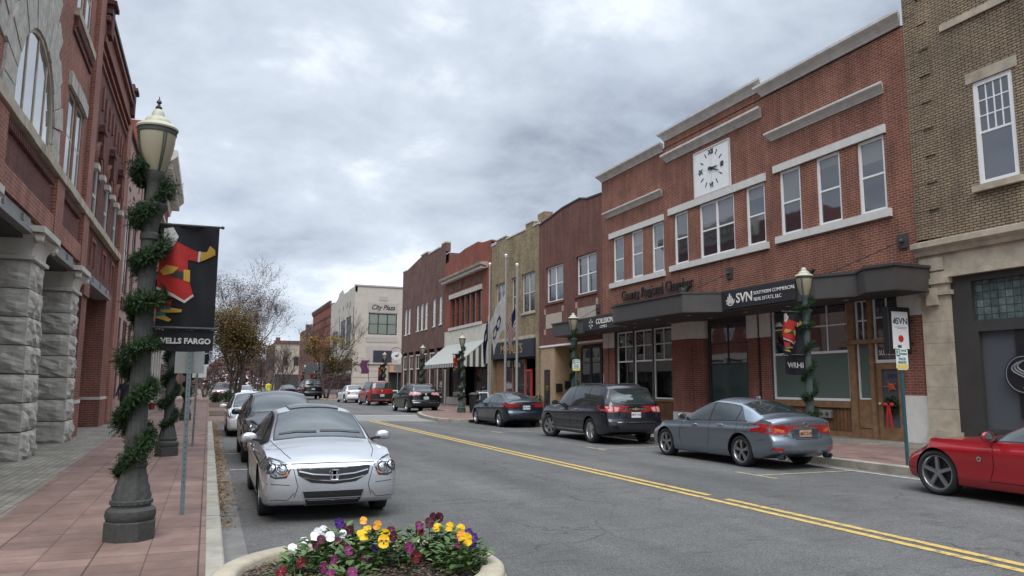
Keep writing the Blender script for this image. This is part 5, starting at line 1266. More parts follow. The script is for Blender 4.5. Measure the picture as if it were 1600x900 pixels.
def make_car(P, name, label, x, y, rz, group, sc=1.):
    c = Car(P); t = root(name, label, 'car', (x, y, 0), rz, group, world=False); t.scale = (sc, sc, sc)
    o = bpy.data.objects.new('body', c.me); COL.objects.link(o); o.parent = t
    H = c.hw; L = P['L']
    # wheels
    for ya, steer in ((P['fa'], P.get('steer', 0)), (P['ra'], 0)):
        for sx in (1, -1):
            tb, rb, bb = wheelbm(P['rw'], P.get('tw', .215), P.get('rim', P['rw']*.66), P.get('nsp', 5), P.get('sp', 'double'), sx)
            for q in (tb, rb, bb):
                if steer: bmesh.ops.rotate(q, cent=(0, 0, 0), matrix=Matrix.Rotation(steer, 3, 'Z'), verts=q.verts)
                shift(q, (sx*(H-P.get('tw', .215)/2-P.get('tuck', .03)), ya, P['rw']))
            wh = link('wheel', tb, M['tyre'], t, smooth=True, angle=40)
            rim = link('rim', rb, P.get('rimmat', M['alloy']), None, smooth=True, angle=30); rim.parent = wh
            bk = link('brake_disc', bb, M['trim'], None); bk.parent = wh
    # glass
    gm = P.get('glass', M['cglass'])
    if 'dlo' in P:
        d = P['dlo']
        for sd in (90, -90):
            link('window_trim', c.panel(c.dlo(d['y'][0]-.02, d['y'][1]+.03, d.get('rear0', d.get('rear')), .004, .016, d.get('front'), d.get('top')), sd, .003), d.get('trim', M['trim']), t, smooth=True, angle=40)
            cuts = [d['y'][0]]+d['cuts']+[d['y'][1]]
            for a, b in zip(cuts, cuts[1:]):
                pl = c.dlo(a+(.02 if a != cuts[0] else 0), b-(.02 if b != cuts[-1] else 0), d.get('rear'), .018, .034, d.get('front'), d.get('top'))
                if len(pl) > 5: link('side_window', c.panel(pl, sd, .007), gm, t, smooth=True, angle=40)
    if 'ws' in P:
        link('windscreen_trim', c.panel(c.screen(P['ws'][0]+.03, P['ws'][1]-.03, .02), 0, .003), M['trim'], t, smooth=True, angle=40)
        link('windscreen', c.panel(c.screen(*P['ws'], .045), 0, .007), gm, t, smooth=True, angle=40)
    if 'rs' in P:
        link('rear_window_trim', c.panel(c.screen(P['rs'][0]-.03, P['rs'][1]+.03, .03), 180, .003), P.get('rstrim', M['trim']), t, smooth=True, angle=40)
        link('rear_window', c.panel(c.screen(*P['rs'], .07), 180, .007), gm, t, smooth=True, angle=40)
    for (nm, poly, yaw, m, both, *off) in P.get('panels', []):
        for pl, yw in ([(poly, yaw)] if not both else [(poly, yaw), (mirror(poly), yaw)] if yaw in (0, 180, 'top') else [(poly, yaw), (poly, -yaw)]):
            link(nm, c.panel(pl, yw, off[0] if off else .006, .05), m, t, smooth=True, angle=40)
    bm = newbm()
    for line, yaw, both in P.get('lines', []):
        c.strip(line, yaw, .008, .0025, bm)
        if both: c.strip(mirror(line) if yaw in (0, 180) else line, yaw if yaw in (0, 180) else -yaw, .008, .0025, bm)
    if len(bm.verts): link('shut_line', bm, M['well'], t)
    else: bm.free()
    for (yh, zh) in P.get('handles', []):
        for sx in (1, -1):
            p, n = c.hit(yh, zh, 90*sx); bm = newbm(); box(bm, p.x-.012, p.x+.012, yh-.10, yh+.10, zh-.016, zh+.018)
            shift(bm, n*.022); bevel(bm, .008, 2); link('door_handle', bm, P.get('handlemat', P['paint']), t, smooth=True, angle=50)
    if 'mirror' in P:
        ym, zm = P['mirror']
        for sx in (1, -1):
            bm = newbm(); xm = H+.09; ball(bm, (sx*xm, ym, zm), 1, sub_=3, sc=(.12, .058, .072))
            for v in bm.verts:
                dx_ = v.co.x-sx*xm; v.co.z += -.25*abs(dx_) if v.co.z < zm else 0
                if v.co.y < ym-.02: v.co.y = ym-.02
            mo = link('mirror', bm, P.get('mirrormat', P['paint']), t, smooth=True, angle=45)
            bm = newbm(); hexa(bm, [(sx*(H-.10), ym-.0, zm-.07), (sx*(H-.10), ym+.07, zm-.07), (sx*(xm-.04), ym+.05, zm-.045), (sx*(xm-.04), ym, zm-.045), (sx*(H-.10), ym, zm-.03), (sx*(H-.10), ym+.07, zm-.03), (sx*(xm-.04), ym+.05, zm-.015), (sx*(xm-.04), ym, zm-.015)])
            bmesh.ops.recalc_face_normals(bm, faces=bm.faces[:]); q = link('mirror_arm', bm, M['trim'], None); q.parent = mo
            bm = newbm(); ball(bm, (sx*xm, ym-.021, zm), 1, sub_=2, sc=(.10, .004, .066)); q = link('mirror_glass', bm, M['cglass'], None); q.parent = mo
    if 'rplate' in P:
        z, m, txt = P['rplate']; p, n = c.hit(0, z, 180); bm = newbm(); box(bm, -.155, .155, p.y-.016, p.y+.03, z-.078, z+.078); pl = link('licence_plate', bm, m, t)
        bm = lettering(txt, .085, .003, .002)
        for v in bm.verts: v.co = Vector((v.co.x, p.y-.0165-abs(v.co.z), z+v.co.y))
        q = link('plate_characters', bm, M['ink'], None); q.parent = pl
    for f in P.get('extra', []): f(c, t)
    return t, c
def copy_tree(o, parent=None):
    n = o.copy(); COL.objects.link(n)
    if parent is not None: n.parent = parent
    for ch in list(o.children): copy_tree(ch, n)
    return n
def X_bar(pts, r, m, name='chrome_trim', seg=8):
    def f(c, t): bm = newbm(); tube(bm, pts, r, seg); link(name, bm, m, t, smooth=True, angle=60)
    return f
def X_on(line, yaw, wd, off, m, name):
    def f(c, t): link(name, c.strip(line, yaw, wd, off), m, t, smooth=True)
    return f
def X_ball(a, z, yaw, r, m, name, flat=.35, both=True):
    def f(c, t):
        for aa in ((a, -a) if both else (a,)):
            p, n = c.hit(aa, z, yaw); bm = newbm(); ball(bm, (0, 0, 0), r, sub_=3); 
            q = n.to_track_quat('Z', 'Y').to_matrix()
            for v in bm.verts: v.co = p+q@Vector((v.co.x, v.co.y, v.co.z*flat))
            link(name, bm, m, t, smooth=True)
    return f
def X_disc(a, z, yaw, r0, r1, m, name, off=.012, both=True, sx=1.):
    """ring standing on the body"""
    def f(c, t):
        for aa in ((a, -a) if both else (a,)):
            p, n = c.hit(aa, z, yaw); bm = newbm(); lathe(bm, [(r0, 0), (r0, .012), (r1, .012), (r1, 0)], 28, cap=False); q = n.to_track_quat('Z', 'Y').to_matrix()
            for v in bm.verts: v.co = p+n*off+q@Vector((v.co.x*sx, v.co.y, v.co.z))
            bmesh.ops.recalc_face_normals(bm, faces=bm.faces[:]); link(name, bm, m, t, smooth=True, angle=50)
    return f
def X_rails(y0, y1, xk, m):
    def f(c, t):
        for sx in (1, -1):
            bm = newbm(); P_ = []
            for k in range(9):
                y = y0+(y1-y0)*k/8; x = c.xr(y)*c.hw*xk; h = c.bvh.ray_cast(Vector((sx*x, y, 4)), Vector((0, 0, -1)))[0]; P_.append((sx*x, y, h.z+(.045 if 0 < k < 8 else .005)))
            tube(bm, P_, .017, 8); link('roof_rail', bm, m, t, smooth=True, angle=60)
    return f
def X_box(x0, x1, y0, y1, z0, z1, m, name, bv=.01, both=False):
    def f(c, t):
        for sg in ((1, -1) if both else (1,)):
            bm = newbm(); box(bm, min(sg*x0, sg*x1), max(sg*x0, sg*x1), y0, y1, z0, z1)
            if bv: bevel(bm, bv, 2)
            link(name, bm, m, t, smooth=True, angle=50)
    return f
def X_exhaust(x, z, y, r=.045):
    def f(c, t):
        for sg in (1, -1):
            bm = newbm(); lathe(bm, [(r*.8, .02), (r*.85, .16), (r, .17), (r, 0), (r*.8, .02)], 18, cap=False)
            for v in bm.verts: v.co = Vector((sg*x+v.co.x, y+.17-v.co.z, z+v.co.y))
            bmesh.ops.recalc_face_normals(bm, faces=bm.faces[:]); link('exhaust', bm, M['dalloy'], t, smooth=True, angle=50)
    return f
def X_letters(txt, a, z, size, m, yaw, name='badge', wgt=.002):
    def f(c, t):
        p, n = c.hit(a, z, yaw); bm = lettering(txt, size, .005, wgt); sgn = 1 if yaw == 180 else -1
        for v in bm.verts: v.co = Vector((a+sgn*v.co.x, p.y-sgn*(.008+v.co.z), z+v.co.y))
        if sgn < 0: pass
        bmesh.ops.recalc_face_normals(bm, faces=bm.faces[:]); link(name, bm, m, t)
    return f
DROP = [(-2.5, .05), (-1.9, .05), (-1.2, .08), (0, .09), (.6, .08), (1.2, .05), (2.5, .05)]
def sedan(L, W, wb, fo, rw, paint_, H=1.46, cowl=1.08, rf=.22, rr=-1.02, dk=-1.72, hood=.74, deck=1.05, belt=.93, cowlz=.99, **k):
    h = L/2; P = dict(L=L, W=W, rw=rw, fa=h-fo, ra=h-fo-wb, paint=paint_)
    P['zb'] = [(-h, .34), (-h+.25, .27), (-h+.6, .20), (0, .17), (h-.6, .17), (h-.2, .2), (h, .24)]
    P['zs'] = [(-h, deck-.12), (-h+.35, deck-.07), (dk, belt+.02), (-.6, belt), (.5, belt-.04), (cowl, belt-.06), (cowl+.6, hood+.07), (h-.35, hood-.04), (h, hood-.16)]
    P['zt'] = [(-h, deck-.05), (-h+.12, deck), (dk-.1, deck+.02), (dk, deck+.05), ((dk+rr)/2, deck+.05+(H-.07-deck-.05)*.60), (rr, H-.065), (rr+.5, H-.012), (-.22, H), (rf, H-.055), ((rf+cowl)/2, cowlz+(H-.055-cowlz)*.56), (cowl, cowlz), (cowl+.35, cowlz-.045), (h-.55, hood+.06), (h-.2, hood), (h, hood-.08)]
    P['xr'] = [(-h, .74), (dk-.05, .74), (dk+.1, .72), (rr, .64), (-.2, .655), (rf, .655), (cowl, .77), (cowl+.2, .74), (h-.3, .70), (h, .66)]
    P['wm'] = [(-h, .90), (-h+.3, .955), (-h+.9, .995), (0, 1), (h-1.0, .995), (h-.4, .96), (h, .90)]
    P['fp'] = [(.15, -.14), (.28, -.03), (.45, 0), (.58, -.01), (hood-.03, -.07), (hood+.1, -.22), (1, -.4)]
    P['rp'] = [(.15, -.16), (.30, -.03), (.48, 0), (.60, -.015), (.66, -.075), (.8, -.085), (deck-.05, -.06), (deck+.1, -.1)]
    P['drop'] = [(-h, .06), (dk, .06), (rr, .085), (0, .09), (rf, .085), (cowl, .06), (cowl+.5, .05), (h, .05)]
    P['ws'] = (cowl-.03, rf+.05); P['rs'] = (dk+.04, rr-.04)
    P.update(k); return P
def suv(L, W, wb, fo, rw, paint_, H=1.72, cowl=1.05, rf=.35, rr=-1.95, tail=-2.3, hood=.98, belt=1.08, cowlz=1.16, zb=.25, **k):
    h = L/2; P = dict(L=L, W=W, rw=rw, fa=h-fo, ra=h-fo-wb, paint=paint_)
    P['zb'] = [(-h, zb+.12), (-h+.3, zb+.05), (-h+.7, zb), (0, zb-.02), (h-.6, zb-.02), (h-.2, zb+.02), (h, zb+.07)]
    P['zs'] = [(-h, belt-.06), (-h+.25, belt+.02), (-1.2, belt), (.3, belt-.05), (cowl, belt-.08), (cowl+.6, hood), (h-.35, hood-.08), (h, hood-.22)]
    P['zt'] = [(-h, belt+.05), (-h+.05, belt+.22), (tail+.02, H-.36), ((tail+rr)/2, H-.16), (rr+.1, H-.05), (rr+.7, H-.01), (-.3, H), (rf, H-.05), ((rf+cowl)/2, cowlz+(H-.05-cowlz)*.56), (cowl, cowlz), (cowl+.35, cowlz-.04), (h-.5, hood+.06), (h-.2, hood), (h, hood-.10)]
    P['xr'] = [(-h, .76), (tail, .72), (rr, .68), (-.3, .69), (rf, .68), (cowl, .79), (cowl+.25, .76), (h-.3, .72), (h, .68)]
    P['wm'] = [(-h, .92), (-h+.3, .965), (-h+.9, 1), (0, 1), (h-1.0, .995), (h-.4, .965), (h, .90)]
    P['fp'] = [(.2, -.12), (.35, -.02), (.55, 0), (.75, -.02), (hood-.03, -.08), (hood+.15, -.25), (1.2, -.4)]
    P['rp'] = [(.2, -.14), (.38, -.02), (.55, 0), (.68, -.015), (.74, -.06), (.95, -.075), (belt, -.09), (belt+.3, -.2), (H, -.3)]
    P['drop'] = [(-h, .06), (rr, .075), (0, .085), (rf, .08), (cowl, .06), (cowl+.5, .05), (h, .05)]
    P['ws'] = (cowl-.03, rf+.04); P['cr'] = .13
    P.update(k); return P
G_CARS = 'cars parked along the kerbs'
# ---- silver sedan facing the camera
p_sil = paint('silver_paint', (.55, .56, .58), .7, .27)
def X_emblem(c, t):
    """upright H in a rounded chrome frame, wider at the top"""
    p, n = c.hit(0, .635, 0); y = p.y+.022; z = .62
    def P(x, dz): return (x, y, z+dz)
    bm = newbm(); fr = [P(-.062, .040), P(-.05, .062), P(.05, .062), P(.062, .040), P(.052, -.050), P(.04, -.060), P(-.04, -.060), P(-.052, -.050)]
    tube(bm, fr+[fr[0], fr[1]], .0075, 6)
    tube(bm, [P(-.036, .05), P(-.026, -.048)], .010, 6); tube(bm, [P(.036, .05), P(.026, -.048)], .010, 6); tube(bm, [P(-.03, .0), P(.03, .0)], .009, 6)
    link('emblem', bm, M['chrome'], t, smooth=True, angle=60)
    bm = newbm(); bm.faces.new([bm.verts.new((q[0], y-.012, q[2])) for q in fr]); bmesh.ops.solidify(bm, geom=bm.faces[:], thickness=.01); link('emblem_back', bm, M['trim'], t)
head = [(.55, .735), (.70, .785), (.88, .835), (.92, .775), (.90, .675), (.74, .60), (.62, .61)]
acc = sedan(4.93, 1.846, 2.8, .97, .33, p_sil, H=1.475, hood=.86, deck=1.06, cowlz=1.03, belt=.95, rimmat=M['alloy'], cf=.17,
    dlo=dict(y=(-1.55, 1.0), cuts=[-.95, -.12], rear=(-1.5, .75)),
    panels=[('grille', [(-.49, .74), (.49, .74), (.46, .62), (.29, .525), (0, .50), (-.29, .525), (-.46, .62)], 0, M['trim'], False, .004),
            ('lower_grille', [(-.40, .415), (.40, .415), (.35, .24), (-.35, .24)], 0, M['trim'], False, .004),
            ('headlight_trim', [(.535, .735), (.69, .805), (.89, .855), (.935, .775), (.915, .66), (.74, .58), (.605, .59)], 0, M['trim'], True, .004), ('headlight', head, 0, M['lens'], True, .009), ('indicator', [(.56, .66), (.62, .645), (.66, .615), (.60, .62)], 0, M['amber'], True, .012),
            ('sunroof', [(-.38, .16), (.38, .16), (.40, -.12), (.40, -.35), (-.40, -.35), (-.40, -.12)], 'top', M['cglass'], False, .022)],
    lines=[([(.08, .95), (.06, .5), (.1, .25)], 90, True), ([(-.92, .97), (-.95, .6), (-.8, .35)], 90, True), ([(1.0, .88), (1.04, .5), (1.0, .25)], 90, True),
           ([(.72, 1.0), (.68, 1.4), (.62, 1.9), (.54, 2.2)], 'top', False), ([(-.72, 1.0), (-.68, 1.4), (-.62, 1.9), (-.54, 2.2)], 'top', False),
           ([(-.55, .765), (0, .775), (.55, .765)], 0, False), ([(.52, .70), (.46, .48), (.50, .34)], 0, True), ([(.56, .50), (.90, .52)], 0, True), ([(.50, .40), (.58, .31), (.88, .31)], 0, True)],
    handles=[(-.45, .82), (.42, .80)], mirror=(.72, 1.02),
    extra=[X_on([(-.45, .675), (-.27, .635), (0, .615), (.27, .635), (.45, .675)], 0, .016, .02, M['chrome'], 'grille_bar'), X_on([(-.40, .595), (-.22, .56), (0, .545), (.22, .56), (.40, .595)], 0, .015, .02, M['chrome'], 'grille_bar'),
           X_on([(-.49, .735), (0, .725), (.49, .735)], 0, .020, .016, M['chrome'], 'grille_bar'), X_on([(-.38, .325), (.38, .325)], 0, .013, .012, M['chrome'], 'grille_bar'), X_on([(-.40, .415), (-.35, .24), (.35, .24), (.40, .415)], 0, .014, .012, M['chrome'], 'grille_bar'),
           X_ball(.66, .70, 0, .05, M['bulb'], 'lamp_reflector', .4), X_ball(.79, .715, 0, .05, M['bulb'], 'lamp_reflector', .4), X_disc(.66, .70, 0, .060, .070, M['trim'], 'lamp_bezel', .004), X_disc(.79, .715, 0, .057, .066, M['trim'], 'lamp_bezel', .004), X_emblem,
           X_on([(-.62, 1.07), (-.3, 1.10), (0, 1.105)], 0, .016, .02, M['trim'], 'wiper_blade'), X_on([(.05, 1.095), (.35, 1.095), (.60, 1.06)], 0, .016, .02, M['trim'], 'wiper_blade')])
acc['zs'] = [(-2.465, .94), (-2.1, .99), (-1.72, .97), (-.6, .95), (.5, .92), (1.08, .91), (1.7, .90), (2.1, .85), (2.465, .76)]
acc['wm'] = [(-2.465, .92), (-2.1, .965), (-1.5, .995), (0, 1), (1.5, .995), (2.1, .975), (2.465, .94)]
acc['fp'] = [(.15, -.14), (.28, -.03), (.45, 0), (.60, -.005), (.74, -.03), (.86, -.13), (1, -.3)]
make_car(acc, 'parked_car', 'silver sedan with chrome barred grille parked nearest by the left kerb', 1.43, 11.3, PI, G_CARS, .885)
# ---- dark crossover behind it
p_dk = paint('dark_paint', (.006, .007, .009), 0, .25, .5)
eq = suv(4.6, 1.83, 2.75, .95, .35, p_dk, H=1.62, cowl=1.0, rf=.25, rr=-1.7, tail=-2.1, hood=.98, belt=1.04, cowlz=1.13,
    dlo=dict(y=(-1.8, .9), cuts=[-.95, -.05], rear=(-1.8, 1.0)),
    panels=[('headlight', [(.50, .80), (.66, .88), (.84, .98), (.88, .90), (.86, .76), (.66, .70)], 0, M['lens'], True, .008), ('grille', [(-.42, .86), (.42, .86), (.40, .58), (-.40, .58)], 0, M['trim'], False, .004), ('lower_grille', [(-.5, .45), (.5, .45), (.45, .32), (-.45, .32)], 0, M['trim'], False, .004)],
    lines=[([(.05, 1.0), (.05, .4)], 90, True), ([(-.95, 1.0), (-.95, .5)], 90, True), ([(.95, .95), (.98, .4)], 90, True)], handles=[(-.5, .92), (.35, .9)], mirror=(.62, 1.13),
    extra=[X_ball(.62, .80, 0, .06, M['bulb'], 'lamp_reflector', .4), X_ball(.76, .83, 0, .055, M['bulb'], 'lamp_reflector', .4), X_on([(-.42, .74), (.42, .74)], 0, .03, .01, M['chrome'], 'grille_bar'), X_box(-.1, .1, .12, .2, 1.50, 1.56, M['trim'], 'sensor_housing', .01)])
make_car(eq, 'parked_car', 'dark crossover with bright headlight parked behind the silver sedan', 1.5, 18.0, PI, G_CARS, .9)
# ---- white car third in that row
p_w = paint('white_paint_car', (.70, .71, .72), 0, .3)
wh = sedan(4.7, 1.80, 2.7, .92, .33, p_w, H=1.49, dlo=dict(y=(-1.5, 1.0), cuts=[-.9, -.1], rear=(-1.45, .75)), handles=[(-.45, .80), (.42, .78)], mirror=(.72, .99), mirrormat=p_w,
    panels=[('headlight', head, 0, M['lens'], True, .008), ('grille', [(-.44, .64), (.44, .64), (.3, .46), (-.3, .46)], 0, M['trim'], False)], lines=[([(.08, .93), (.06, .5), (.1, .25)], 90, True), ([(1.0, .86), (1.04, .5)], 90, True)])
make_car(wh, 'parked_car', 'white sedan third from the front in the left hand row', 1.38, 26.6, PI, G_CARS, .92)
# ---- grey blue sports sedan on the right, seen from behind
p_lx = paint('blue_grey_paint', (.19, .225, .26), .7, .3)
lxh = 4.575/2
lex = sedan(4.575, 1.80, 2.73, .80, .325, p_lx, H=1.425, cowl=.92, rf=.05, rr=-1.0, dk=-1.66, hood=.76, deck=1.07, belt=.92, cowlz=.97, rim=.235, nsp=5, tw=.235, rimmat=M['alloy'],
    dlo=dict(y=(-1.42, .84), cuts=[-1.1, -.22], rear=(-1.38, .9), trim=M['trim']),
    panels=[('taillight', [(.36, .80), (.60, .895), (.90, .915), (.90, .745), (.70, .70), (.45, .725)], 180, M['red_lamp'], True, .008), ('taillight', [(-lxh+.02, .89), (-lxh+.30, .905), (-lxh+.20, .81), (-lxh+.02, .76)], 90, M['red_lamp'], True, .008),
            ('lamp_lens', [(.50, .79), (.72, .84), (.72, .765), (.54, .75)], 180, M['amber'], True, .012),
            ('plate_recess', [(-.36, .81), (.36, .81), (.33, .645), (-.33, .645)], 180, paint('blue_grey_dark', (.07, .085, .10), .6, .35), False, .003), ('reflector', [(.58, .44), (.80, .455), (.80, .40), (.60, .385)], 180, M['red_lamp'], True), ('headlight', [(lxh-.55, .72), (lxh-.2, .74), (lxh-.05, .68), (lxh-.2, .62)], 90, M['lens'], True)],
    lines=[([(-.22, .93), (-.24, .6), (-.15, .28)], 90, True), ([(-1.12, .95), (-1.16, .75), (-1.0, .55), (-.86, .4)], 90, True), ([(.82, .88), (.86, .5), (.80, .28)], 90, True), ([(.40, .98), (.42, .86), (.46, .70), (.40, .64), (-.40, .64), (-.46, .70), (-.42, .86), (-.40, .98)], 180, False), ([(-1.52, .86), (-1.38, .87), (-1.36, .74), (-1.5, .73), (-1.52, .86)], 90, True), ([(-lxh+.3, .60), (-1.75, .58)], 90, True)],
    handles=[(-.62, .83), (.30, .80)], handlemat=M['chrome'], mirror=(.60, .98), rplate=(.72, M['plate_o'], '4BC 219'),
    extra=[X_disc(0, .905, 180, .040, .050, M['chrome'], 'emblem', .006, False, 1.35), X_letters('L', -.005, .905, .08, M['chrome'], 180, 'emblem', .003), X_exhaust(.60, .27, -lxh+.02, .055),
           X_letters('IS350', -.48, .69, .055, M['chrome'], 180, 'badge'), X_on([(-.30, .615), (.30, .615)], 180, .012, .004, M['trim'], 'bumper_seam'), X_box(-.02, .02, -.93, -.80, 1.40, 1.445, M['chrome'], 'roof_antenna', .008)])
make_car(lex, 'parked_car', 'blue grey sedan with twin exhausts parked in front of the wooden shop door', 10.9, 13.8, math.radians(1), G_CARS, .965)
# ---- dark SUV in front of it
p_tr = paint('midnight_paint', (.005, .007, .013), 0, .25, .5)
th = 5.2/2
trv = suv(5.2, 1.99, 3.02, 1.02, .375, p_tr, H=1.78, cowl=1.15, rf=.4, rr=-2.05, tail=-2.42, hood=1.02, belt=1.10, cowlz=1.18, zb=.26, nsp=6, sp='fat', steer=math.radians(24),
    dlo=dict(y=(-2.1, 1.05), cuts=[-1.15, -.12], rear=(-2.05, 1.6)),
    panels=[('rear_window_trim', [(-.70, 1.60), (.70, 1.60), (.76, 1.24), (.70, 1.17), (-.70, 1.17), (-.76, 1.24)], 180, M['trim'], False, .003), ('rear_window', [(-.64, 1.56), (.64, 1.56), (.70, 1.25), (.64, 1.20), (-.64, 1.20), (-.70, 1.25)], 180, M['cglass'], False, .007),
            ('taillight', [(.50, 1.10), (.93, 1.12), (.95, .98), (.86, .92), (.60, .93), (.52, .99)], 180, M['red_lamp'], True, .008), ('taillight', [(-th+.02, 1.12), (-th+.36, 1.12), (-th+.26, .98), (-th+.02, .93)], 90, M['red_lamp'], True, .008),
            ('lamp_lens', [(.53, 1.07), (.68, 1.09), (.68, .95), (.57, .97)], 180, M['pale_red'], True, .013), ('lamp_lens', [(.72, 1.09), (.88, 1.10), (.86, .96), (.74, .95)], 180, M['pale_red'], True, .013),
            ('plate_recess', [(-.32, .98), (.32, .98), (.30, .78), (-.30, .78)], 180, M['trim'], False, .003), ('bumper_insert', [(-.62, .60), (.62, .60), (.56, .46), (-.56, .46)], 180, M['trim'], False, .004)],
    lines=[([(-.12, 1.08), (-.12, .6), (-.1, .36)], 90, True), ([(-1.16, 1.1), (-1.2, .85), (-1.05, .6)], 90, True), ([(1.0, 1.04), (1.03, .6), (.98, .36)], 90, True), ([(-.95, .62), (.9, .60)], 90, True), ([(.85, 1.16), (.52, .90), (.60, .70), (-.60, .70), (-.52, .90), (-.85, 1.16)], 180, False)],
    handles=[(-.55, .97), (.48, .95)], handlemat=M['chrome'], mirror=(.80, 1.17), mirrormat=M['trim'], rplate=(.86, M['plate'], 'NFT 732'),
    extra=[X_rails(-1.75, .1, .88, M['trim']), X_on([(-.36, 1.03), (.36, 1.03)], 180, .055, .012, M['chrome'], 'tailgate_trim'), X_on([(-.62, .655), (.62, .655)], 180, .022, .010, M['chrome'], 'bumper_trim'), X_on([(-1.0, .36), (1.0, .35)], 90, .03, .008, M['chrome'], 'sill_trim'), X_on([(-1.0, .36), (1.0, .35)], -90, .03, .008, M['chrome'], 'sill_trim'),
           lambda c, t: link('emblem', c.panel([(-.10, 1.045), (-.035, 1.045), (-.03, 1.065), (.03, 1.065), (.035, 1.045), (.11, 1.045), (.10, 1.01), (.035, 1.01), (.03, .99), (-.03, .99), (-.035, 1.01), (-.11, 1.01)], 180, .02, .03), mat('gold_emblem', (.50, .36, .14), .35, .7, var=0), t),
           X_on([(-.1, 1.215), (-.45, 1.235)], 180, .022, .018, M['trim'], 'wiper_blade'), X_letters('TRAVERSE', .58, .80, .05, M['chrome'], 180) if False else X_on([(-.5, 1.60), (.5, 1.60)], 180, .02, .02, M['trim'], 'spoiler_edge')])
make_car(trv, 'parked_car', 'midnight blue SUV with roof rails and clear red tail lamps on the right', 11.05, 20.5, math.radians(-1), G_CARS, .95)
# ---- dark blue compact sedan
p_el = paint('navy_grey_paint', (.016, .024, .038), .4, .26, .6)
eh = 4.53/2
ela = sedan(4.53, 1.775, 2.7, .87, .32, p_el, H=1.435, cowl=1.05, rf=.2, rr=-.95, dk=-1.70, hood=.76, deck=1.08, belt=.95, dlo=dict(y=(-1.45, .95), cuts=[-.95, -.15], rear=(-1.4, .8)),
    panels=[('taillight', [(.40, .90), (.86, .96), (.87, .82), (.55, .80)], 180, M['red_lamp'], True, .008), ('taillight', [(-eh+.02, .96), (-eh+.48, .97), (-eh+.3, .85), (-eh+.02, .81)], 90, M['red_lamp'], True, .008), ('bumper_insert', [(-.5, .48), (.5, .48), (.45, .34), (-.45, .34)], 180, M['trim'], False, .004)],
    lines=[([(-.15, .95), (-.17, .6), (-.1, .28)], 90, True), ([(.9, .9), (.94, .5)], 90, True), ([(-1.0, .95), (-1.05, .7)], 90, True), ([(.42, 1.0), (.45, .74), (-.45, .74), (-.42, 1.0)], 180, False)], handles=[(-.6, .84), (.3, .82)], mirror=(.66, 1.0), rplate=(.80, M['plate'], 'KEL 508'))
make_car(ela, 'parked_car', 'navy compact sedan parked beside the flagpoles', 11.35, 28.8, math.radians(1), G_CARS, .96)
# ---- black crossover beyond the bulb-out
mh = 4.8/2
p_bk = paint('black_car_paint', (.005, .005, .007), 0, .22, .5)
mur = suv(4.8, 1.92, 2.83, .95, .37, p_bk, H=1.70, cowl=1.1, rf=.3, rr=-1.8, tail=-2.2, hood=1.0, belt=1.10, cowlz=1.16, dlo=dict(y=(-1.6, 1.0), cuts=[-1.0, -.1], rear=(-1.55, .7)),
    panels=[('rear_window', [(-.60, 1.54), (.60, 1.54), (.66, 1.24), (-.66, 1.24)], 180, M['cglass'], False, .007), ('taillight', [(.52, 1.10), (.92, 1.16), (.93, 1.02), (.70, 1.0)], 180, M['pale_red'], True, .008), ('taillight', [(-mh+.02, 1.16), (-mh+.6, 1.22), (-mh+.3, 1.06), (-mh+.02, 1.02)], 90, M['pale_red'], True, .008), ('bumper_insert', [(-.75, .56), (.75, .56), (.68, .36), (-.68, .36)], 180, M['trim'], False, .004)],
    lines=[([(-.1, 1.05), (-.1, .4)], 90, True)], handles=[(-.5, .96), (.45, .94)], handlemat=M['chrome'], mirror=(.75, 1.15), rplate=(.86, M['plate'], 'HJW 64'), extra=[X_on([(-.8, .60), (.8, .60)], 180, .05, .012, M['chrome'], 'bumper_trim'), X_ball(0, 1.05, 180, .06, M['chrome'], 'emblem', .3, False), X_rails(-1.5, .0, .9, M['chrome'])])
make_car(mur, 'parked_car', 'black crossover parked beyond the paved bulb-out', 11.75, 45.0, math.radians(2), G_CARS)
# ---- red boxy SUV
p_rd = paint('red_car_paint', (.30, .018, .016), 0, .28)
ele = suv(4.35, 1.85, 2.58, .85, .35, p_rd, H=1.80, cowl=1.0, rf=.5, rr=-1.95, tail=-2.12, hood=1.02, belt=1.14, cowlz=1.15, dlo=dict(y=(-1.95, .9), cuts=[-1.1, -.1], rear=(-1.95, 6)),
    panels=[('rear_window_trim', [(-.74, 1.68), (.74, 1.68), (.80, 1.20), (-.80, 1.20)], 180, M['trim'], False, .003), ('rear_window', [(-.68, 1.64), (.68, 1.64), (.73, 1.24), (-.73, 1.24)], 180, M['cglass'], False, .007), ('tailgate', [(-.80, .86), (.80, .86), (.82, .46), (-.82, .46)], 180, M['trim'], False, .005), ('taillight', [(.72, 1.12), (.91, 1.12), (.91, .88), (.74, .88)], 180, M['red_lamp'], True, .008)],
    lines=[([(-.1, 1.1), (-.1, .4)], 90, True)], handles=[(.3, .98)], mirror=(.7, 1.2), mirrormat=M['trim'], rplate=(.74, M['plate'], 'DTB 410'), extra=[X_on([(-.6, .42), (.6, .42)], 180, .10, .012, M['alloy'], 'bumper_trim'), X_ball(0, 1.03, 180, .05, M['chrome'], 'emblem', .3, False)])
ele['rp'] = [(.2, -.1), (.4, 0), (.7, -.01), (1.0, -.03), (1.3, -.06), (1.8, -.16)]
make_car(ele, 'parked_car', 'red boxy SUV with black lower tailgate ahead of a white sedan', 12.5, 60.5, math.radians(2), G_CARS, 1.08)
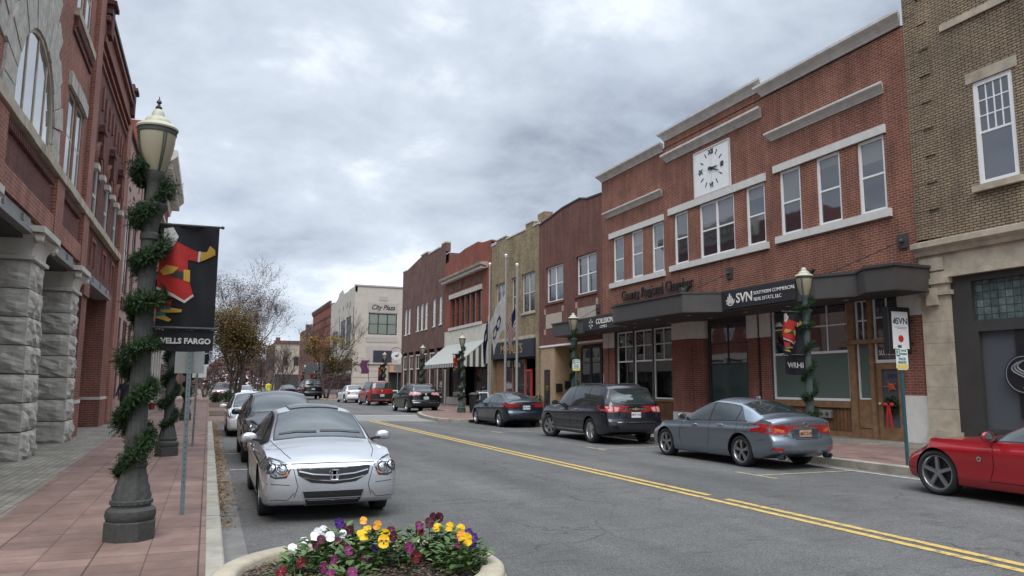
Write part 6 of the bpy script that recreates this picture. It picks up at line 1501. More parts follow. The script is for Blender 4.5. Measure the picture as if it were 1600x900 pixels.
# ---- white sedan ahead of it
ch = sedan(5.0, 1.9, 3.05, .85, .36, p_w, H=1.52, dlo=dict(y=(-1.5, 1.0), cuts=[-.9, -.1], rear=(-1.45, .75)), handles=[(-.45, .80), (.42, .78)], handlemat=M['chrome'], mirror=(.72, .99), mirrormat=p_w,
    panels=[('taillight', [(.62, .98), (.84, 1.0), (.84, .74), (.68, .74)], 180, M['red_lamp'], True, .008)], lines=[([(.08, .93), (.06, .5), (.1, .25)], 90, True)], rplate=(.78, M['plate'], 'PKC 17'))
make_car(ch, 'parked_car', 'white sedan parked just ahead of the red boxy SUV', 12.3, 70, math.radians(2), G_CARS, 1.05)
# ---- large black SUV and black sedan at the far end
tah = suv(5.2, 2.02, 2.95, 1.0, .39, p_bk, H=1.93, cowl=1.15, rf=.6, rr=-2.3, tail=-2.5, hood=1.12, belt=1.2, cowlz=1.28, zb=.3, dlo=dict(y=(-2.3, 1.05), cuts=[-1.2, -.1], rear=(-2.3, 6)),
    panels=[('rear_window', [(-.70, 1.78), (.70, 1.78), (.76, 1.30), (-.76, 1.30)], 180, M['cglass'], False, .007), ('taillight', [(.80, 1.45), (.96, 1.42), (.96, .92), (.84, .92)], 180, M['red_lamp'], True, .008)], handles=[(-.5, 1.05), (.45, 1.02)], mirror=(.8, 1.28), rplate=(1.0, M['plate'], 'GBR 96'), extra=[X_rails(-2.0, .3, .9, M['trim'])])
make_car(tah, 'parked_car', 'large black SUV parked by the far kerb beyond the white sedan', 10.5, 86.5, math.radians(1), G_CARS, 1.12)
bs = sedan(4.8, 1.85, 2.8, .9, .33, p_bk, H=1.46, dlo=dict(y=(-1.5, 1.0), cuts=[-.9, -.1], rear=(-1.45, .75)), panels=[('taillight', [(.5, .92), (.84, .94), (.84, .78), (.55, .78)], 180, M['red_lamp'], True, .008)])
make_car(bs, 'parked_car', 'black sedan farthest along the right kerb', 8.9, 95, 0, G_CARS, 1.1)
# ---- red SUV and white sedan facing the camera behind the left trees
ru = suv(4.7, 1.88, 2.75, .9, .38, paint('dark_red_paint', (.16, .012, .014), .2, .26), H=1.78, cowl=1.0, rf=.5, rr=-2.0, tail=-2.25, hood=1.08, belt=1.14, cowlz=1.22, zb=.34, dlo=dict(y=(-2.0, .9), cuts=[-1.1, -.1], rear=(-2, 5)), mirror=(.7, 1.25),
    panels=[('headlight', [(.52, .95), (.86, .97), (.87, .80), (.54, .80)], 0, M['clear_lamp'], True, .008), ('grille', [(-.46, .96), (.46, .96), (.42, .76), (-.42, .76)], 0, M['chrome'], False, .006), ('bumper_insert', [(-.8, .62), (.8, .62), (.75, .45), (-.75, .45)], 0, M['trim'], False, .004)])
make_car(ru, 'parked_car', 'dark red SUV facing the camera behind the olive leaved tree', 1.35, 80.5, math.radians(176), G_CARS)
wt, _ = make_car(sedan(4.7, 1.8, 2.7, .92, .33, p_w, H=1.47, dlo=dict(y=(-1.5, 1.0), cuts=[-.9, -.1], rear=(-1.45, .75)), mirror=(.72, .99), panels=[('headlight', head, 0, M['lens'], True, .008), ('grille', [(-.44, .64), (.44, .64), (.3, .46), (-.3, .46)], 0, M['trim'], False)]), 'parked_car', 'white sedan parked behind the dark red SUV', 3.7, 86, math.radians(178), G_CARS)
# ---- red sports coupe entering the frame at the right edge
p_z = paint('bright_red_paint', (.33, .010, .016), .15, .2)
zh = 4.31/2
zc = sedan(4.31, 1.815, 2.65, .80, .335, p_z, H=1.32, cowl=.62, rf=-.22, rr=-.9, dk=-1.75, hood=.74, deck=.98, belt=.86, cowlz=.90, rim=.255, nsp=5, sp='single', tw=.235, rimmat=M['alloy'], cf=.36, gap=.035,
    dlo=dict(y=(-1.05, .52), cuts=[], rear=(-1.0, .8)), handles=[], mirror=(.40, .93), mirrormat=p_z,
    panels=[('headlight', [(zh-.74, .83), (zh-.50, .79), (zh-.34, .72), (zh-.26, .66), (zh-.40, .70), (zh-.56, .76)], 90, lampmat('cream_lens', (.60, .55, .45)), True, .008), ('headlight', [(.60, zh-.42), (.72, zh-.86), (.80, zh-.82), (.80, zh-.40)], 'top', M['lens'], True, .007)],
    lines=[([(.50, .86), (.42, .72), (.42, .5), (.50, .28)], 90, True), ([(-.85, .88), (-.9, .5), (-.8, .3)], 90, True), ([(zh-.1, .40), (zh-.55, .36)], 90, True), ([(.5, .30), (-.8, .30)], 90, True)],
    extra=[X_disc(.62, .60, 90, .018, .034, M['chrome'], 'side_badge', .006, False), X_disc(.62, .60, -90, .018, .034, M['chrome'], 'side_badge', .006, False), X_ball(.62, .60, -90, .018, M['trim'], 'side_badge', .3, False)])
zc['zs'] = [(-zh, .84), (-zh+.35, .92), (-1.4, .93), (-.6, .87), (.3, .85), (.62, .845), (1.1, .85), (1.45, .84), (1.8, .76), (zh-.15, .68), (zh, .56)]
zc['zt'] = [(-zh, .9), (-zh+.12, .97), (-1.75, 1.02), (-1.3, 1.18), (-.9, 1.28), (-.5, 1.318), (-.22, 1.30), (.2, 1.12), (.62, .91), (.95, .885), (1.4, .855), (1.8, .775), (zh-.15, .70), (zh, .59)]
zc['fp'] = [(.12, -.16), (.25, -.02), (.42, 0), (.55, -.05), (.70, -.2), (.9, -.4)]
make_car(zc, 'parked_car', 'bright red sports coupe cut off by the right edge of the photo', 11.15, 6.95, 0, G_CARS)
# ------------------------------------------------------------------ street lamps, garlands, banners
M['castiron'] = mat('lamp_casting', (.042, .043, .038), .75, var=.25, vs=18, bump=.35, bs=60, coord='obj')
M['castgreen'] = mat('lamp_casting_green', (.045, .068, .06), .7, var=.2, vs=14, bump=.2, coord='obj')
M['lampcap'] = mat('lamp_cap_cream', (.43, .42, .31), .45, var=.08, vs=9, coord='obj')
M['lampglass'] = mat('lamp_globe', (.27, .24, .165), .35, var=.08, vs=4, coord='obj')
M['garland'] = leafmat('garland_needles', (.008, .021, .006), (.026, .056, .014), .7, 9)
def make_lamp(label, x, y, m):
    t = root('street_lamp', label, 'street lamp', (x, y, .15), 0, 'lamps along the street', world=False)
    bm = newbm(); lathe(bm, [(.232, 0), (.232, .165), (.222, .175)], 8, rot=PI/8); b = link('base', bm, m, t)
    bm = newbm(); prof = [(.20, .17), (.213, .19), (.222, .225), (.215, .27), (.19, .295), (.172, .30), (.172, .315), (.182, .325), (.182, .355), (.168, .365), (.162, .40), (.156, .425), (.150, .45), (.145, .47), (.138, .495), (.131, .52), (.125, .55), (.12, .575), (.116, .60), (.112, .62), (.108, .655), (.118, .665), (.118, .70), (.108, .71), (.108, .74)]
    lathe(bm, prof, 40, flute=lambda a, z: 1+(.075*math.cos(a*10)*(.6+.4*math.cos((z-.4)*75)) if .375 < z < .63 else 0)+(.035*math.cos(a*20) if .32 < z < .36 else 0)); p = link('pedestal', bm, m, t, smooth=True, angle=35)
    bm = newbm(); lathe(bm, [(.098, .73), (.094, .78), (.078, 2.78), (.074, 2.85), (.09, 2.87), (.09, 2.92), (.07, 2.94)], 48, flute=lambda a, z: 1-(.085*abs(math.sin(a*8)) if .76 < z < 2.8 else 0)); link('shaft', bm, m, t, smooth=True, angle=30)
    bm = newbm(); lathe(bm, [(.07, 2.94), (.075, 3.0), (.09, 3.08), (.115, 3.15), (.14, 3.19), (.145, 3.22), (.13, 3.235), (.07, 3.25), (.06, 3.4), (.075, 3.47), (.098, 3.52), (.098, 3.56)], 40, flute=lambda a, z: 1+(.05*math.cos(a*10) if 2.97 < z < 3.2 else 0)); link('capital', bm, m, t, smooth=True, angle=35)
    bm = newbm(); lathe(bm, [(.088, 3.56), (.105, 3.60), (.135, 3.70), (.160, 3.80), (.174, 3.90), (.178, 3.96), (.177, 4.0)], 32); gl = link('globe', bm, M['lampglass'], t, smooth=True, angle=60)
    bm = newbm(); lathe(bm, [(.181, 3.945), (.185, 3.95), (.186, 4.0), (.181, 4.005)], 32, cap=False)
    for k in range(8):
        a = (k//2)*PI/2+(.07 if k % 2 else -.07)+.5; tube(bm, [((r+.004)*math.cos(a*1), (r+.004)*math.sin(a), z) for r, z in ((.09, 3.56), (.107, 3.60), (.137, 3.70), (.162, 3.80), (.176, 3.90), (.182, 3.97))], .006, 5)
    q = link('globe_frame', bm, M['castiron'], None); q.parent = gl
    bm = newbm(); lathe(bm, [(.195, 3.995), (.20, 4.01), (.19, 4.03), (.16, 4.05), (.125, 4.06), (.12, 4.09), (.10, 4.115), (.065, 4.13), (.058, 4.17), (.046, 4.20), (.025, 4.215), (.02, 4.22)], 32); cp = link('cap', bm, M['lampcap'], t, smooth=True, angle=40)
    bm = newbm(); lathe(bm, [(.03, 4.215), (.032, 4.235), (.016, 4.25), (.012, 4.27), (.026, 4.285), (.022, 4.30), (.008, 4.315), (.003, 4.35)], 14); q = link('finial', bm, M['black'], None, smooth=True, angle=50); q.parent = cp
    return t
def make_garland(label, x, y, z0, z1, turns, n, seed=1, ph=0.):
    """rope of artificial fir wound round a lamp post"""
    t = root('garland', label, 'garland', (x, y, .15), 0, 'evergreen garlands wound round the lamps', world=False); r_ = random.Random(seed); bm = newbm()
    def path(s):
        a = 2*PI*turns*s+ph; z = z0+(z1-z0)*s; R_ = .115+.03*math.sin(s*31+seed); z += .05*math.sin(s*47+seed)
        return Vector((R_*math.cos(a), R_*math.sin(a), z))
    for k in range(n):
        s = r_.random(); c = path(s); ax = (path(min(1, s+.002))-path(max(0, s-.002))).normalized()
        u = ax.orthogonal().normalized(); v = ax.cross(u); th = r_.uniform(0, 2*PI)
        lump = .9+.3*math.sin(s*turns*13+2)+.35*math.sin(s*67+seed)
        d = (u*math.cos(th)+v*math.sin(th)+ax*r_.uniform(-.6, .6)).normalized()
        if d.dot(Vector((c.x, c.y, 0)).normalized()) < -.55: d = -d
        c0 = c+d*r_.uniform(0, .05); ln = r_.uniform(.035, .12)*lump
        # a sprig: stem with needles on both sides
        side = d.cross(Vector((r_.uniform(-1, 1), r_.uniform(-1, 1), r_.uniform(-1, 1)))).normalized(); droop = Vector((0, 0, -.25))
        for i in range(5):
            p = c0+d*ln*(i/5)
            for sg in (-1, 1):
                q = p+(d*.6+side*sg*.8+droop*.2).normalized()*r_.uniform(.022, .042); w_ = d.cross(side)*.0035+ax*.003
                bm.faces.new([bm.verts.new(p-w_), bm.verts.new(p+w_), bm.verts.new(q)])
    link('fir_sprays', bm, M['garland'], t)
    bm = newbm(); tube(bm, [path(k/90) for k in range(91)], .03, 6); link('rope_core', bm, mat('garland_core', (.006, .016, .008), .9, var=0), t)
    return t
LAMPS_L = [(-.62, 8.1), (-.72, 17.0), (-.8, 33.0)]
LAMPS_R = [(12.68, 13.35), (12.75, 25.4), (12.75, 38.9), (13.6, 50.2), (13.7, 62.8)]
lab = ['grey fluted lamp nearest on the left pavement, carrying the bank banner', 'second lamp on the left pavement, beyond the nearest one', 'third lamp on the left pavement by the planted beds',
       'lamp beside the blue grey sedan, carrying the WRHI banner', 'lamp behind the midnight blue SUV by the plywood front', 'lamp beside the rubbish bin and striped awning', 'lamp before the brown red building', 'lamp before the cream corner building']
glab = ['thick fir garland spiralling up the nearest lamp on the left', 'fir garland on the second lamp of the left pavement', 'fir garland on the third lamp of the left pavement', 'fir garland on the lamp with the WRHI banner', 'fir garland on the lamp by the plywood front', 'fir garland on the lamp beside the rubbish bin', 'fir garland on the lamp before the brown red building', 'fir garland on the lamp before the cream corner building']
L0 = make_lamp(lab[0], *LAMPS_L[0], M['castiron']); L1 = make_lamp(lab[3], *LAMPS_R[0], M['castgreen'])
G0 = make_garland(glab[0], *LAMPS_L[0], .60, 3.64, 6.3, 7000, 3, 2.2); G1 = make_garland(glab[3], *LAMPS_R[0], .55, 3.55, 6.0, 2600, 5, .8)
for i, (x, y) in enumerate((LAMPS_L+LAMPS_R)):
    if i in (0, 3): continue
    n = copy_tree(L0 if i < 3 else L1); n.location = (x, y, .15); n['label'] = lab[i]
    g_ = copy_tree(G0 if i < 3 else G1); g_.location = (x, y, .15); g_.rotation_euler[2] = i*1.3; g_['label'] = glab[i]
M['cloth'] = mat('banner_black', (.014, .014, .019), .75, var=.25, vs=5, coord='obj')
M['coat'] = mat('banner_red', (.50, .028, .024), .7, var=.18, vs=6, coord='obj'); M['bwhite'] = mat('banner_white', (.66, .64, .60), .7, var=.06, coord='obj'); M['bgold'] = mat('banner_gold', (.58, .36, .06), .7, var=.12, vs=9, coord='obj')
M['bteal'] = mat('banner_teal', (.05, .17, .18), .7, var=0); M['bbelt'] = mat('banner_grey', (.04, .04, .042), .7, var=0)
def inpoly(B, x, y):
    c = False
    for i in range(len(B)):
        a, b = B[i], B[(i+1) % len(B)]
        if (a.y > y) != (b.y > y) and x < (b.x-a.x)*(y-a.y)/(b.y-a.y)+a.x: c = not c
    return c
def make_banner(label, x, y, side, w_, z0, z1, zl, txt, tsize, seed=0):
    """pole banner facing down the street: cloth, name strip, arms; side = +1 hangs towards +x"""
    t = root('banner', label, 'banner', (x, y, .15), 0, 'winter banners on the lamps', world=False); r_ = random.Random(seed); f1, f2 = r_.uniform(3, 5), r_.uniform(0, 6)
    def wv(u, v): return .034*math.sin(u*f1*2+v*3+f2)*(1-.5*v)+.016*math.sin(v*7+u*5+f2)
    X0 = .10
    def pt(u, v, off=0): return Vector((side*(X0+u*w_), wv(u, v)-off, z0+(z1-z0)*v-.02*(1-u)*0-.03*math.sin(PI*u)*(v < .02)))
    bm = newbm(); NU, NV = 30, 36; g_ = [[bm.verts.new(pt(i/NU, j/NV)) for i in range(NU+1)] for j in range(NV+1)]
    for j in range(NV):
        for i in range(NU): bm.faces.new((g_[j][i], g_[j][i+1], g_[j+1][i+1], g_[j+1][i]))
    bmesh.ops.solidify(bm, geom=bm.faces[:], thickness=.004); cl = link('cloth', bm, M['cloth'], t, smooth=True, angle=60)
    def patch(name, poly, m, off):
        B = []
        for i in range(len(poly)):
            p, q = Vector(poly[i]), Vector(poly[(i+1) % len(poly)]); k = max(1, int((q-p).length/.06)); B += [p+(q-p)*j/k for j in range(k)]
        V, E_, F_, *_ = delaunay_2d_cdt(B+[Vector((i*.041+.005, j*.041+.003)) for i in range(25) for j in range(25) if inpoly(B, i*.041+.005, j*.041+.003)], [(i, (i+1) % len(B)) for i in range(len(B))], [], 1, 1e-6); bm = newbm()
        vs = [bm.verts.new(pt(p.x if side > 0 else 1-p.x, p.y, off)) for p in V]
        for f in F_: bm.faces.new([vs[i] for i in f])
        for e in [e for e in bm.edges if len(e.link_faces) == 1]:
            pass
        bmesh.ops.solidify(bm, geom=bm.faces[:], thickness=.002)
        q = link(name, bm, m, None); q.parent = cl
    patch('printed_coat', [(-.02, .36), (.0, .60), (.06, .80), (.22, .85), (.40, .80), (.68, .745), (.66, .655), (.48, .66), (.50, .50), (.62, .30), (.47, .235), (.25, .30)], M['coat'], .008)
    patch('printed_hem', [(-.02, .36), (.25, .30), (.47, .235), (.62, .31), (.60, .325), (.46, .262), (.26, .328), (-.02, .388)], M['bwhite'], .013)
    patch('printed_trousers', [(.0, .30), (.26, .27), (.20, .16), (.02, .14)], M['coat'], .008)
    patch('printed_scarf', [(.06, .79), (.04, .95), (.20, .97), (.30, .88), (.24, .80), (.15, .745)], M['bwhite'], .013)
    patch('printed_belt', [(.16, .55), (.42, .54), (.46, .46), (.20, .49)], M['bbelt'], .013); patch('printed_buckle', [(.42, .56), (.53, .56), (.54, .44), (.43, .45)], M['bgold'], .016)
    patch('printed_mitten', [(.02, .54), (.12, .60), (.34, .575), (.24, .52), (.08, .50)], M['bgold'], .018)
    patch('printed_mitten', [(.70, .75), (.69, .655), (.84, .69), (.95, .72), (.94, .77), (.85, .81), (.80, .75)], M['bgold'], .013)
    patch('printed_cuff', [(.655, .755), (.645, .65), (.685, .65), (.70, .755)], M['bwhite'], .016)
    patch('printed_boot', [(.06, .17), (.18, .20), (.44, .175), (.42, .15), (.1, .145)], M['bgold'], .013); patch('printed_boot', [(.0, .14), (.12, .13), (.26, .08), (.22, .06), (.0, .09)], M['bgold'], .013)
    patch('printed_ankle', [(.07, .20), (.24, .205), (.24, .18), (.08, .17)], M['bteal'], .016); patch('printed_ankle', [(0, .155), (.14, .15), (.16, .12), (0, .10)], M['bteal'], .018)
    bm = newbm(); NU, NV = 36, 6; zt = z0-.02
    def pl(u, v, off=0): return Vector((side*(X0+u*w_), wv(u, 0)*.45+.008*math.sin(u*6+f2)*(1-v)-off, zl+(zt-zl)*v-.015*math.sin(PI*u)*(1-v)))
    g_ = [[bm.verts.new(pl(i/NU, j/NV)) for i in range(NU+1)] for j in range(NV+1)]
    for j in range(NV):
        for i in range(NU): bm.faces.new((g_[j][i], g_[j][i+1], g_[j+1][i+1], g_[j+1][i]))
    bmesh.ops.solidify(bm, geom=bm.faces[:], thickness=.004); st = link('name_strip', bm, M['cloth'], t, smooth=True, angle=60)
    if txt:
        bm = lettering(txt, tsize, .003, .003); cx = X0+w_*.5; cz = (zl+zt)/2-.01
        for v in bm.verts:
            xx = side*cx+v.co.x; u = (abs(xx)-X0)/w_; p = pl(min(1, max(0, u)), .5, .012+abs(v.co.z)); v.co = Vector((xx, p.y, cz+v.co.y))
        q = link('lettering', bm, M['bwhite'], None); q.parent = st
    for z in (z0, z1):
        bm = newbm(); tube(bm, [(side*.05, wv(0, (z-z0)/(z1-z0)), z), (side*(X0+w_+.02), wv(1, (z-z0)/(z1-z0)), z)], .012, 8); ball(bm, (side*(X0+w_+.03), wv(1, (z-z0)/(z1-z0)), z), .018); link('arm', bm, M['castiron'], t, smooth=True, angle=50)
    bm = newbm()
    for k in range(4):
        u = .12+.76*k/3; lathe(bm, [(.008, -.003), (.011, 0), (.008, .003)], 8, (side*(X0+u*w_), wv(u, 0)-.008, zt-.005))
    link('grommet', bm, M['chrome'], t)
    return t
b1 = make_banner('large black banner with red coat picture and bank name strip, nearest on the left', -.62, 8.1, 1, .54, 2.0, 3.04, 1.78, 'WELLS FARGO', .075, 2)
b2 = make_banner('black banner with red coat and WRHI strip beside the canopy', 12.68, 13.35, -1, .56, 2.18, 3.16, 1.74, 'WRHI', .17, 5)
b3 = make_banner('small black banner on the second left lamp, mostly hidden by the bank banner', -.72, 17.0, 1, .60, 2.1, 3.1, 1.86, '', .1, 7)
b4 = make_banner('black banner with red coat beside the striped awning', 12.75, 38.9, -1, .42, 2.15, 3.15, 1.75, '', .1, 9)
for x, y, l in ((13.7, 62.8, 'black banner with red coat before the cream corner building'), (12.6, 96, 'small far banner with red coat beyond the large black SUV'), (12.6, 110, 'farthest small banner with red coat on the right')):
    n = copy_tree(b4); n.location = (x, y, .15); n['label'] = l
for x, y, l in ((12.6, 96, 'far lamp with a red coat banner beyond the large black SUV'), (12.6, 110, 'farthest lamp with banner on the right')):
    n = copy_tree(L1); n.location = (x, y, .15); n['label'] = l
# ------------------------------------------------------------------ signs on posts
M['galv'] = mat('galvanised_post', (.16, .20, .205), .55, .3, var=.2, vs=9); M['teal_post'] = mat('teal_post', (.025, .085, .095), .5, var=.15, vs=9)
M['sign_white'] = mat('sign_white', (.66, .70, .66), .5, var=.08, vs=9); M['sign_green'] = mat('sign_green', (.02, .17, .13), .5, var=0); M['sign_yellow'] = mat('sign_yellow', (.60, .50, .13), .5, var=.08); M['sign_back'] = mat('sign_back', (.30, .30, .29), .5, .5, var=.12, vs=7)
def post(t, x, y, h, m, lean=0, r=.024):
    bm = newbm(); nz = 24
    for a, b_ in ((-r, r),): hexa(bm, [(x-r, y-r*.6, .14), (x+r, y-r*.6, .14), (x+r, y+r*.6, .14), (x-r, y+r*.6, .14), (x-r+lean, y-r*.6, h), (x+r+lean, y-r*.6, h), (x+r+lean, y+r*.6, h), (x-r+lean, y+r*.6, h)])
    p = link('post', bm, m, t)
    bm = newbm()
    for k in range(nz): z = .5+k*(h-.6)/nz; xx = x+lean*(z-.14)/(h-.14); box(bm, xx-.005, xx+.005, y-r*.6-.001, y+r*.6+.001, z, z+.012)
    sub('post_holes', bm, M['dark'], p, t)
    return p
s1 = root('parking_sign', 'grey backed sign on a bare metal post below the bank banner', 'sign post', (-.2, 9.35, .15)); post(s1, -.2, 9.35, 2.12, M['galv'], -.02)
bm = newbm(); box(bm, -.37, -.06, 9.37, 9.374, 1.72, 2.1); link('sign_plate', bm, M['sign_back'], s1)
s1b = root('parking_sign', 'grey backed sign on the second metal post of the left kerb', 'sign post', (-.28, 19.4, .15)); post(s1b, -.28, 19.4, 2.12, M['galv'], .02)
bm = newbm(); box(bm, -.37, -.06, 19.42, 19.424, 1.75, 2.2); link('sign_plate', bm, M['sign_white'], s1b)
def parking(label, x, y, zt, rz, lean=0, post_m='teal_post'):
    t = root('parking_sign', label, 'sign post', (x, y, .15), 0); post(t, x, y, zt+.06, M[post_m], lean, .03); xx = x+lean*.9
    S_ = Face('S', y-.03)
    bm = newbm(); S_.box(bm, xx-.155, xx+.155, 0, .004, zt-.42, zt); bmesh.ops.bevel(bm, geom=[e for e in bm.edges if abs((e.verts[0].co-e.verts[1].co).y) > .003], offset=.03, segments=3, affect='EDGES'); pl = link('sign_plate', bm, M['sign_white'], t)
    bm = newbm(); S_.box(bm, xx-.14, xx-.05, .005, .0065, zt-.16, zt-.015); sub('number_panel', bm, M['sign_green'], pl, t)
    bm = newbm(); S_.box(bm, xx-.14, xx+.14, .005, .0065, zt-.405, zt-.31); sub('arrow_panel', bm, M['sign_yellow'], pl, t)
    text('lettering', '2', .13, M['sign_white'], S_, xx-.095, zt-.088, pl, w=.0068, depth=.002, wgt=.003, top=t)
    for s_, z, sz in (('HOUR', -.05, .06), ('PARKING', -.115, .05), ('SPACES', -.21, .065), ('MARKED', -.275, .065)): text('lettering', s_, sz, M['sign_green'], S_, xx+.045 if z > -.15 else xx, zt+z, pl, w=.0055, depth=.002, wgt=.002, top=t, sx=.85)
    return t
parking('teal post with a two hour parking sign near the red sports coupe', 12.33, 10.55, 2.36, 0, -.02)
parking('teal post with a two hour parking sign behind the midnight blue SUV', 12.6, 24.9, 2.58, 0)
# hanging business sign by the door
t = root('hanging_sign', 'black framed white blade sign jutting out beside the wooden door', 'sign', (17.2, 14.65, 2.6)); S_ = Face('S', 14.55)
bm = newbm(); box(bm, 16.62, 17.42, 14.55, 14.75, 2.5, 3.75); bevel(bm, .015, 1); link('sign_case', bm, M['black'], t)
bm = newbm(); S_.box(bm, 16.74, 17.32, 0, .006, 2.63, 3.62); fc = link('sign_face', bm, mat('sign_face_white', (.75, .76, .78), .4, var=.03), t)
text('lettering', 'SVN', .24, mat('sign_ink', (.03, .03, .09), .5, var=0), S_, 17.09, 3.36, fc, w=.0065, depth=.003, wgt=.004, top=t)
bm = newbm()
for k, h in enumerate((.08, .13, .17, .12)): S_.box(bm, 16.78+k*.026, 16.80+k*.026, .0065, .009, 3.30, 3.30+h)
sub('tower_mark', bm, M['ink'], fc, t)
bm = newbm(); S_.box(bm, 16.82, 17.26, .0065, .008, 3.20, 3.21); S_.box(bm, 16.92, 17.26, .0065, .008, 3.165, 3.175); sub('small_print', bm, M['ink'], fc, t)
bm = newbm(); lathe(bm, [(.10, 0), (.10, .003)], 7); 
for v in bm.verts: v.co = S_(17.03+v.co.x, .0075+v.co.z, 2.9+v.co.y)
bmesh.ops.recalc_face_normals(bm, faces=bm.faces[:]); sub('red_mark', bm, mat('sign_red', (.45, .03, .03), .5, var=0), fc, t)
bm = newbm(); tube(bm, [(17.42, 14.65, 3.4), (17.62, 14.65, 3.4)], .025); tube(bm, [(17.42, 14.65, 2.8), (17.62, 14.65, 2.8)], .025); link('bracket', bm, M['black'], t)
# canopy and wall lettering
Fc = Face('R', 15.98)
t = root('fascia_sign', 'dark sign board with white SVN lettering on the canopy edge', 'sign', (15.98, 19, 4.4))
bm = newbm(); Fc.box(bm, 17.15, 20.55, -.0, .05, 4.17, 4.77); link('board', bm, mat('sign_dark', (.018, .019, .024), .5, var=.1), t)
text('lettering', 'SVN', .44, M['bwhite'], Fc, 19.42, 4.47, t, w=.052, wgt=.006); text('lettering', 'SOUTHERN COMMERCIAL', .155, M['bwhite'], Fc, 18.97, 4.56, t, w=.052, align='LEFT', sx=1.0); text('lettering', 'REAL ESTATE, LLC', .155, M['bwhite'], Fc, 18.97, 4.36, t, w=.052, align='LEFT')
bm = newbm()
for k, h in enumerate((.14, .24, .34, .26, .18)): Fc.box(bm, 20.28-k*.075, 20.33-k*.075, .052, .06, 4.34, 4.34+h)
ring(Fc, bm, 20.12, 4.5, .2, .235, .052, .06, PI*1.05, PI*1.95, 8); link('tower_mark', bm, M['bwhite'], t)
Fk = Face('R', 16.43)
t = root('fascia_sign', 'dark sign board lettered COLLISION under the curved canopy end', 'sign', (16.43, 30, 4.4))
bm = newbm(); Fk.box(bm, 27.9, 31.6, 0, .05, 4.17, 4.76); link('board', bm, mat('sign_dark', (.018, .019, .024), .5, var=.1), t)
text('lettering', 'COLLISION', .33, M['bwhite'], Fk, 30.3, 4.53, t, w=.052, wgt=.006, align='LEFT', sx=.95); text('lettering', 'COMICS', .17, M['bwhite'], Fk, 29.6, 4.28, t, w=.052, align='CENTER')
bm = newbm()
for k in range(6): a = k*PI/3+.2; Fk.poly(bm, [(30.8+.06*math.cos(a), 4.47+.06*math.sin(a)), (30.8+.22*math.cos(a+.25), 4.47+.24*math.sin(a+.25)), (30.8+.17*math.cos(a+.6), 4.47+.18*math.sin(a+.6))], .052, .06)
bmesh.ops.recalc_face_normals(bm, faces=bm.faces[:]); link('burst_mark', bm, M['bwhite'], t)
t = root('wall_lettering', 'rusty dark letters spelling Regional Chamber standing above the curved canopy', 'sign', (17.5, 27, 5.5)); Fw = Face('R', 17.55)
text('lettering', 'County Regional Chamber', .64, mat('rusty_letters', (.012, .008, .008), .6, var=.3), Fw, 24.35+.0, 5.70, t, w=.03, depth=.05, wgt=.006, align='RIGHT', sx=.80)
# door number, wreath, ribbon, knocker
t = root('door_lettering', 'white address lettering on the transom pane above the wooden door', 'sign', (17.5, 15.5, 2.4))
text('lettering', '210 E. MAIN STREET', .085, M['bwhite'], R, 15.53, 2.80, t, w=-.075, depth=.004); text('lettering', 'SUITE 201', .2, M['bwhite'], R, 15.53, 2.58, t, w=-.075, depth=.004, wgt=.004, sx=.75)
t = root('door_sticker', 'dark blue SVN lettering on the wooden door glass', 'sign', (17.7, 15.5, 2)); text('lettering', 'SVN', .17, mat('sticker_blue', (.02, .03, .12), .5, var=0), R, 15.48, 1.92, t, w=-.098, depth=.003, wgt=.004)
def leafball(name, label, cat, c, r, n, m, sc=(1, 1, 1), s=.05, extra=None, group=None):
    t = root(name, label, cat, c, 0, group, world=False); bm = newbm(); r_ = random.Random(int(c[1]*100))
    for k in range(n):
        d = Vector((r_.gauss(0, 1), r_.gauss(0, 1), r_.gauss(0, 1))).normalized()*r*(r_.random()**.4); leaf(bm, (d.x*sc[0], d.y*sc[1], d.z*sc[2]), s*r_.uniform(.6, 1.3), 1.5)
    link('foliage', bm, m, t); return t
t = leafball('wreath', 'green wreath with long red bow hanging on the wooden door', 'wreath', (17.62, 15.5, 1.12), .27, 420, M['garland'], (.25, 1, 1), .07)
rb = mat('red_ribbon', (.45, .02, .02), .6, var=.1); bm = newbm()
for dy in (-.08, .08): hexa(bm, [(-.10, dy-.03, -.62), (-.10, dy+.03, -.62), (-.085, dy+.03, -.62), (-.085, dy-.03, -.62), (-.12, -.03+dy*.2, 0), (-.12, .03+dy*.2, 0), (-.09, .03+dy*.2, 0), (-.09, -.03+dy*.2, 0)])
ball(bm, (-.1, .1, .02), .08, sc=(.5, 1, .7)); ball(bm, (-.1, -.1, .02), .08, sc=(.5, 1, .7)); link('bow', bm, rb, t)
t = root('door_ornament', 'orange red knotted ornament on the wooden door glass', 'ornament', (17.66, 15.5, 1.63), 0, None, False); bm = newbm(); ball(bm, (0, 0, 0), .12, sc=(.2, 1, .8), sub_=2)
for k in range(5): a = k*1.25; hexa(bm, [(-.03, 0, 0), (-.03, .02, 0), (-.02, .02, .0), (-.02, 0, .0), (-.03, .22*math.cos(a), .14*math.sin(a)), (-.03, .22*math.cos(a)+.02, .14*math.sin(a)), (-.02, .22*math.cos(a)+.02, .14*math.sin(a)+.02), (-.02, .22*math.cos(a), .14*math.sin(a)+.02)])
link('knot', bm, mat('orange_ornament', (.48, .09, .03), .6, var=.15), t)
t = root('utility_box', 'small metal twin socket box on the wooden panel by the lamp', 'box', (17.55, 17.9, .85)); bm = newbm(); R.box(bm, 17.62, 18.1, -.03, .09, .68, .92); bevel(bm, .012, 1); link('case', bm, M['sign_back'], t)
bm = newbm()
for u in (17.74, 17.97): lathe(bm, [(.05, 0), (.05, .03)], 12, (0, u, 0))
for v in bm.verts: v.co = R(v.co.y, .09+v.co.z, .80+v.co.x)
link('socket', bm, M['charcoal'], t)
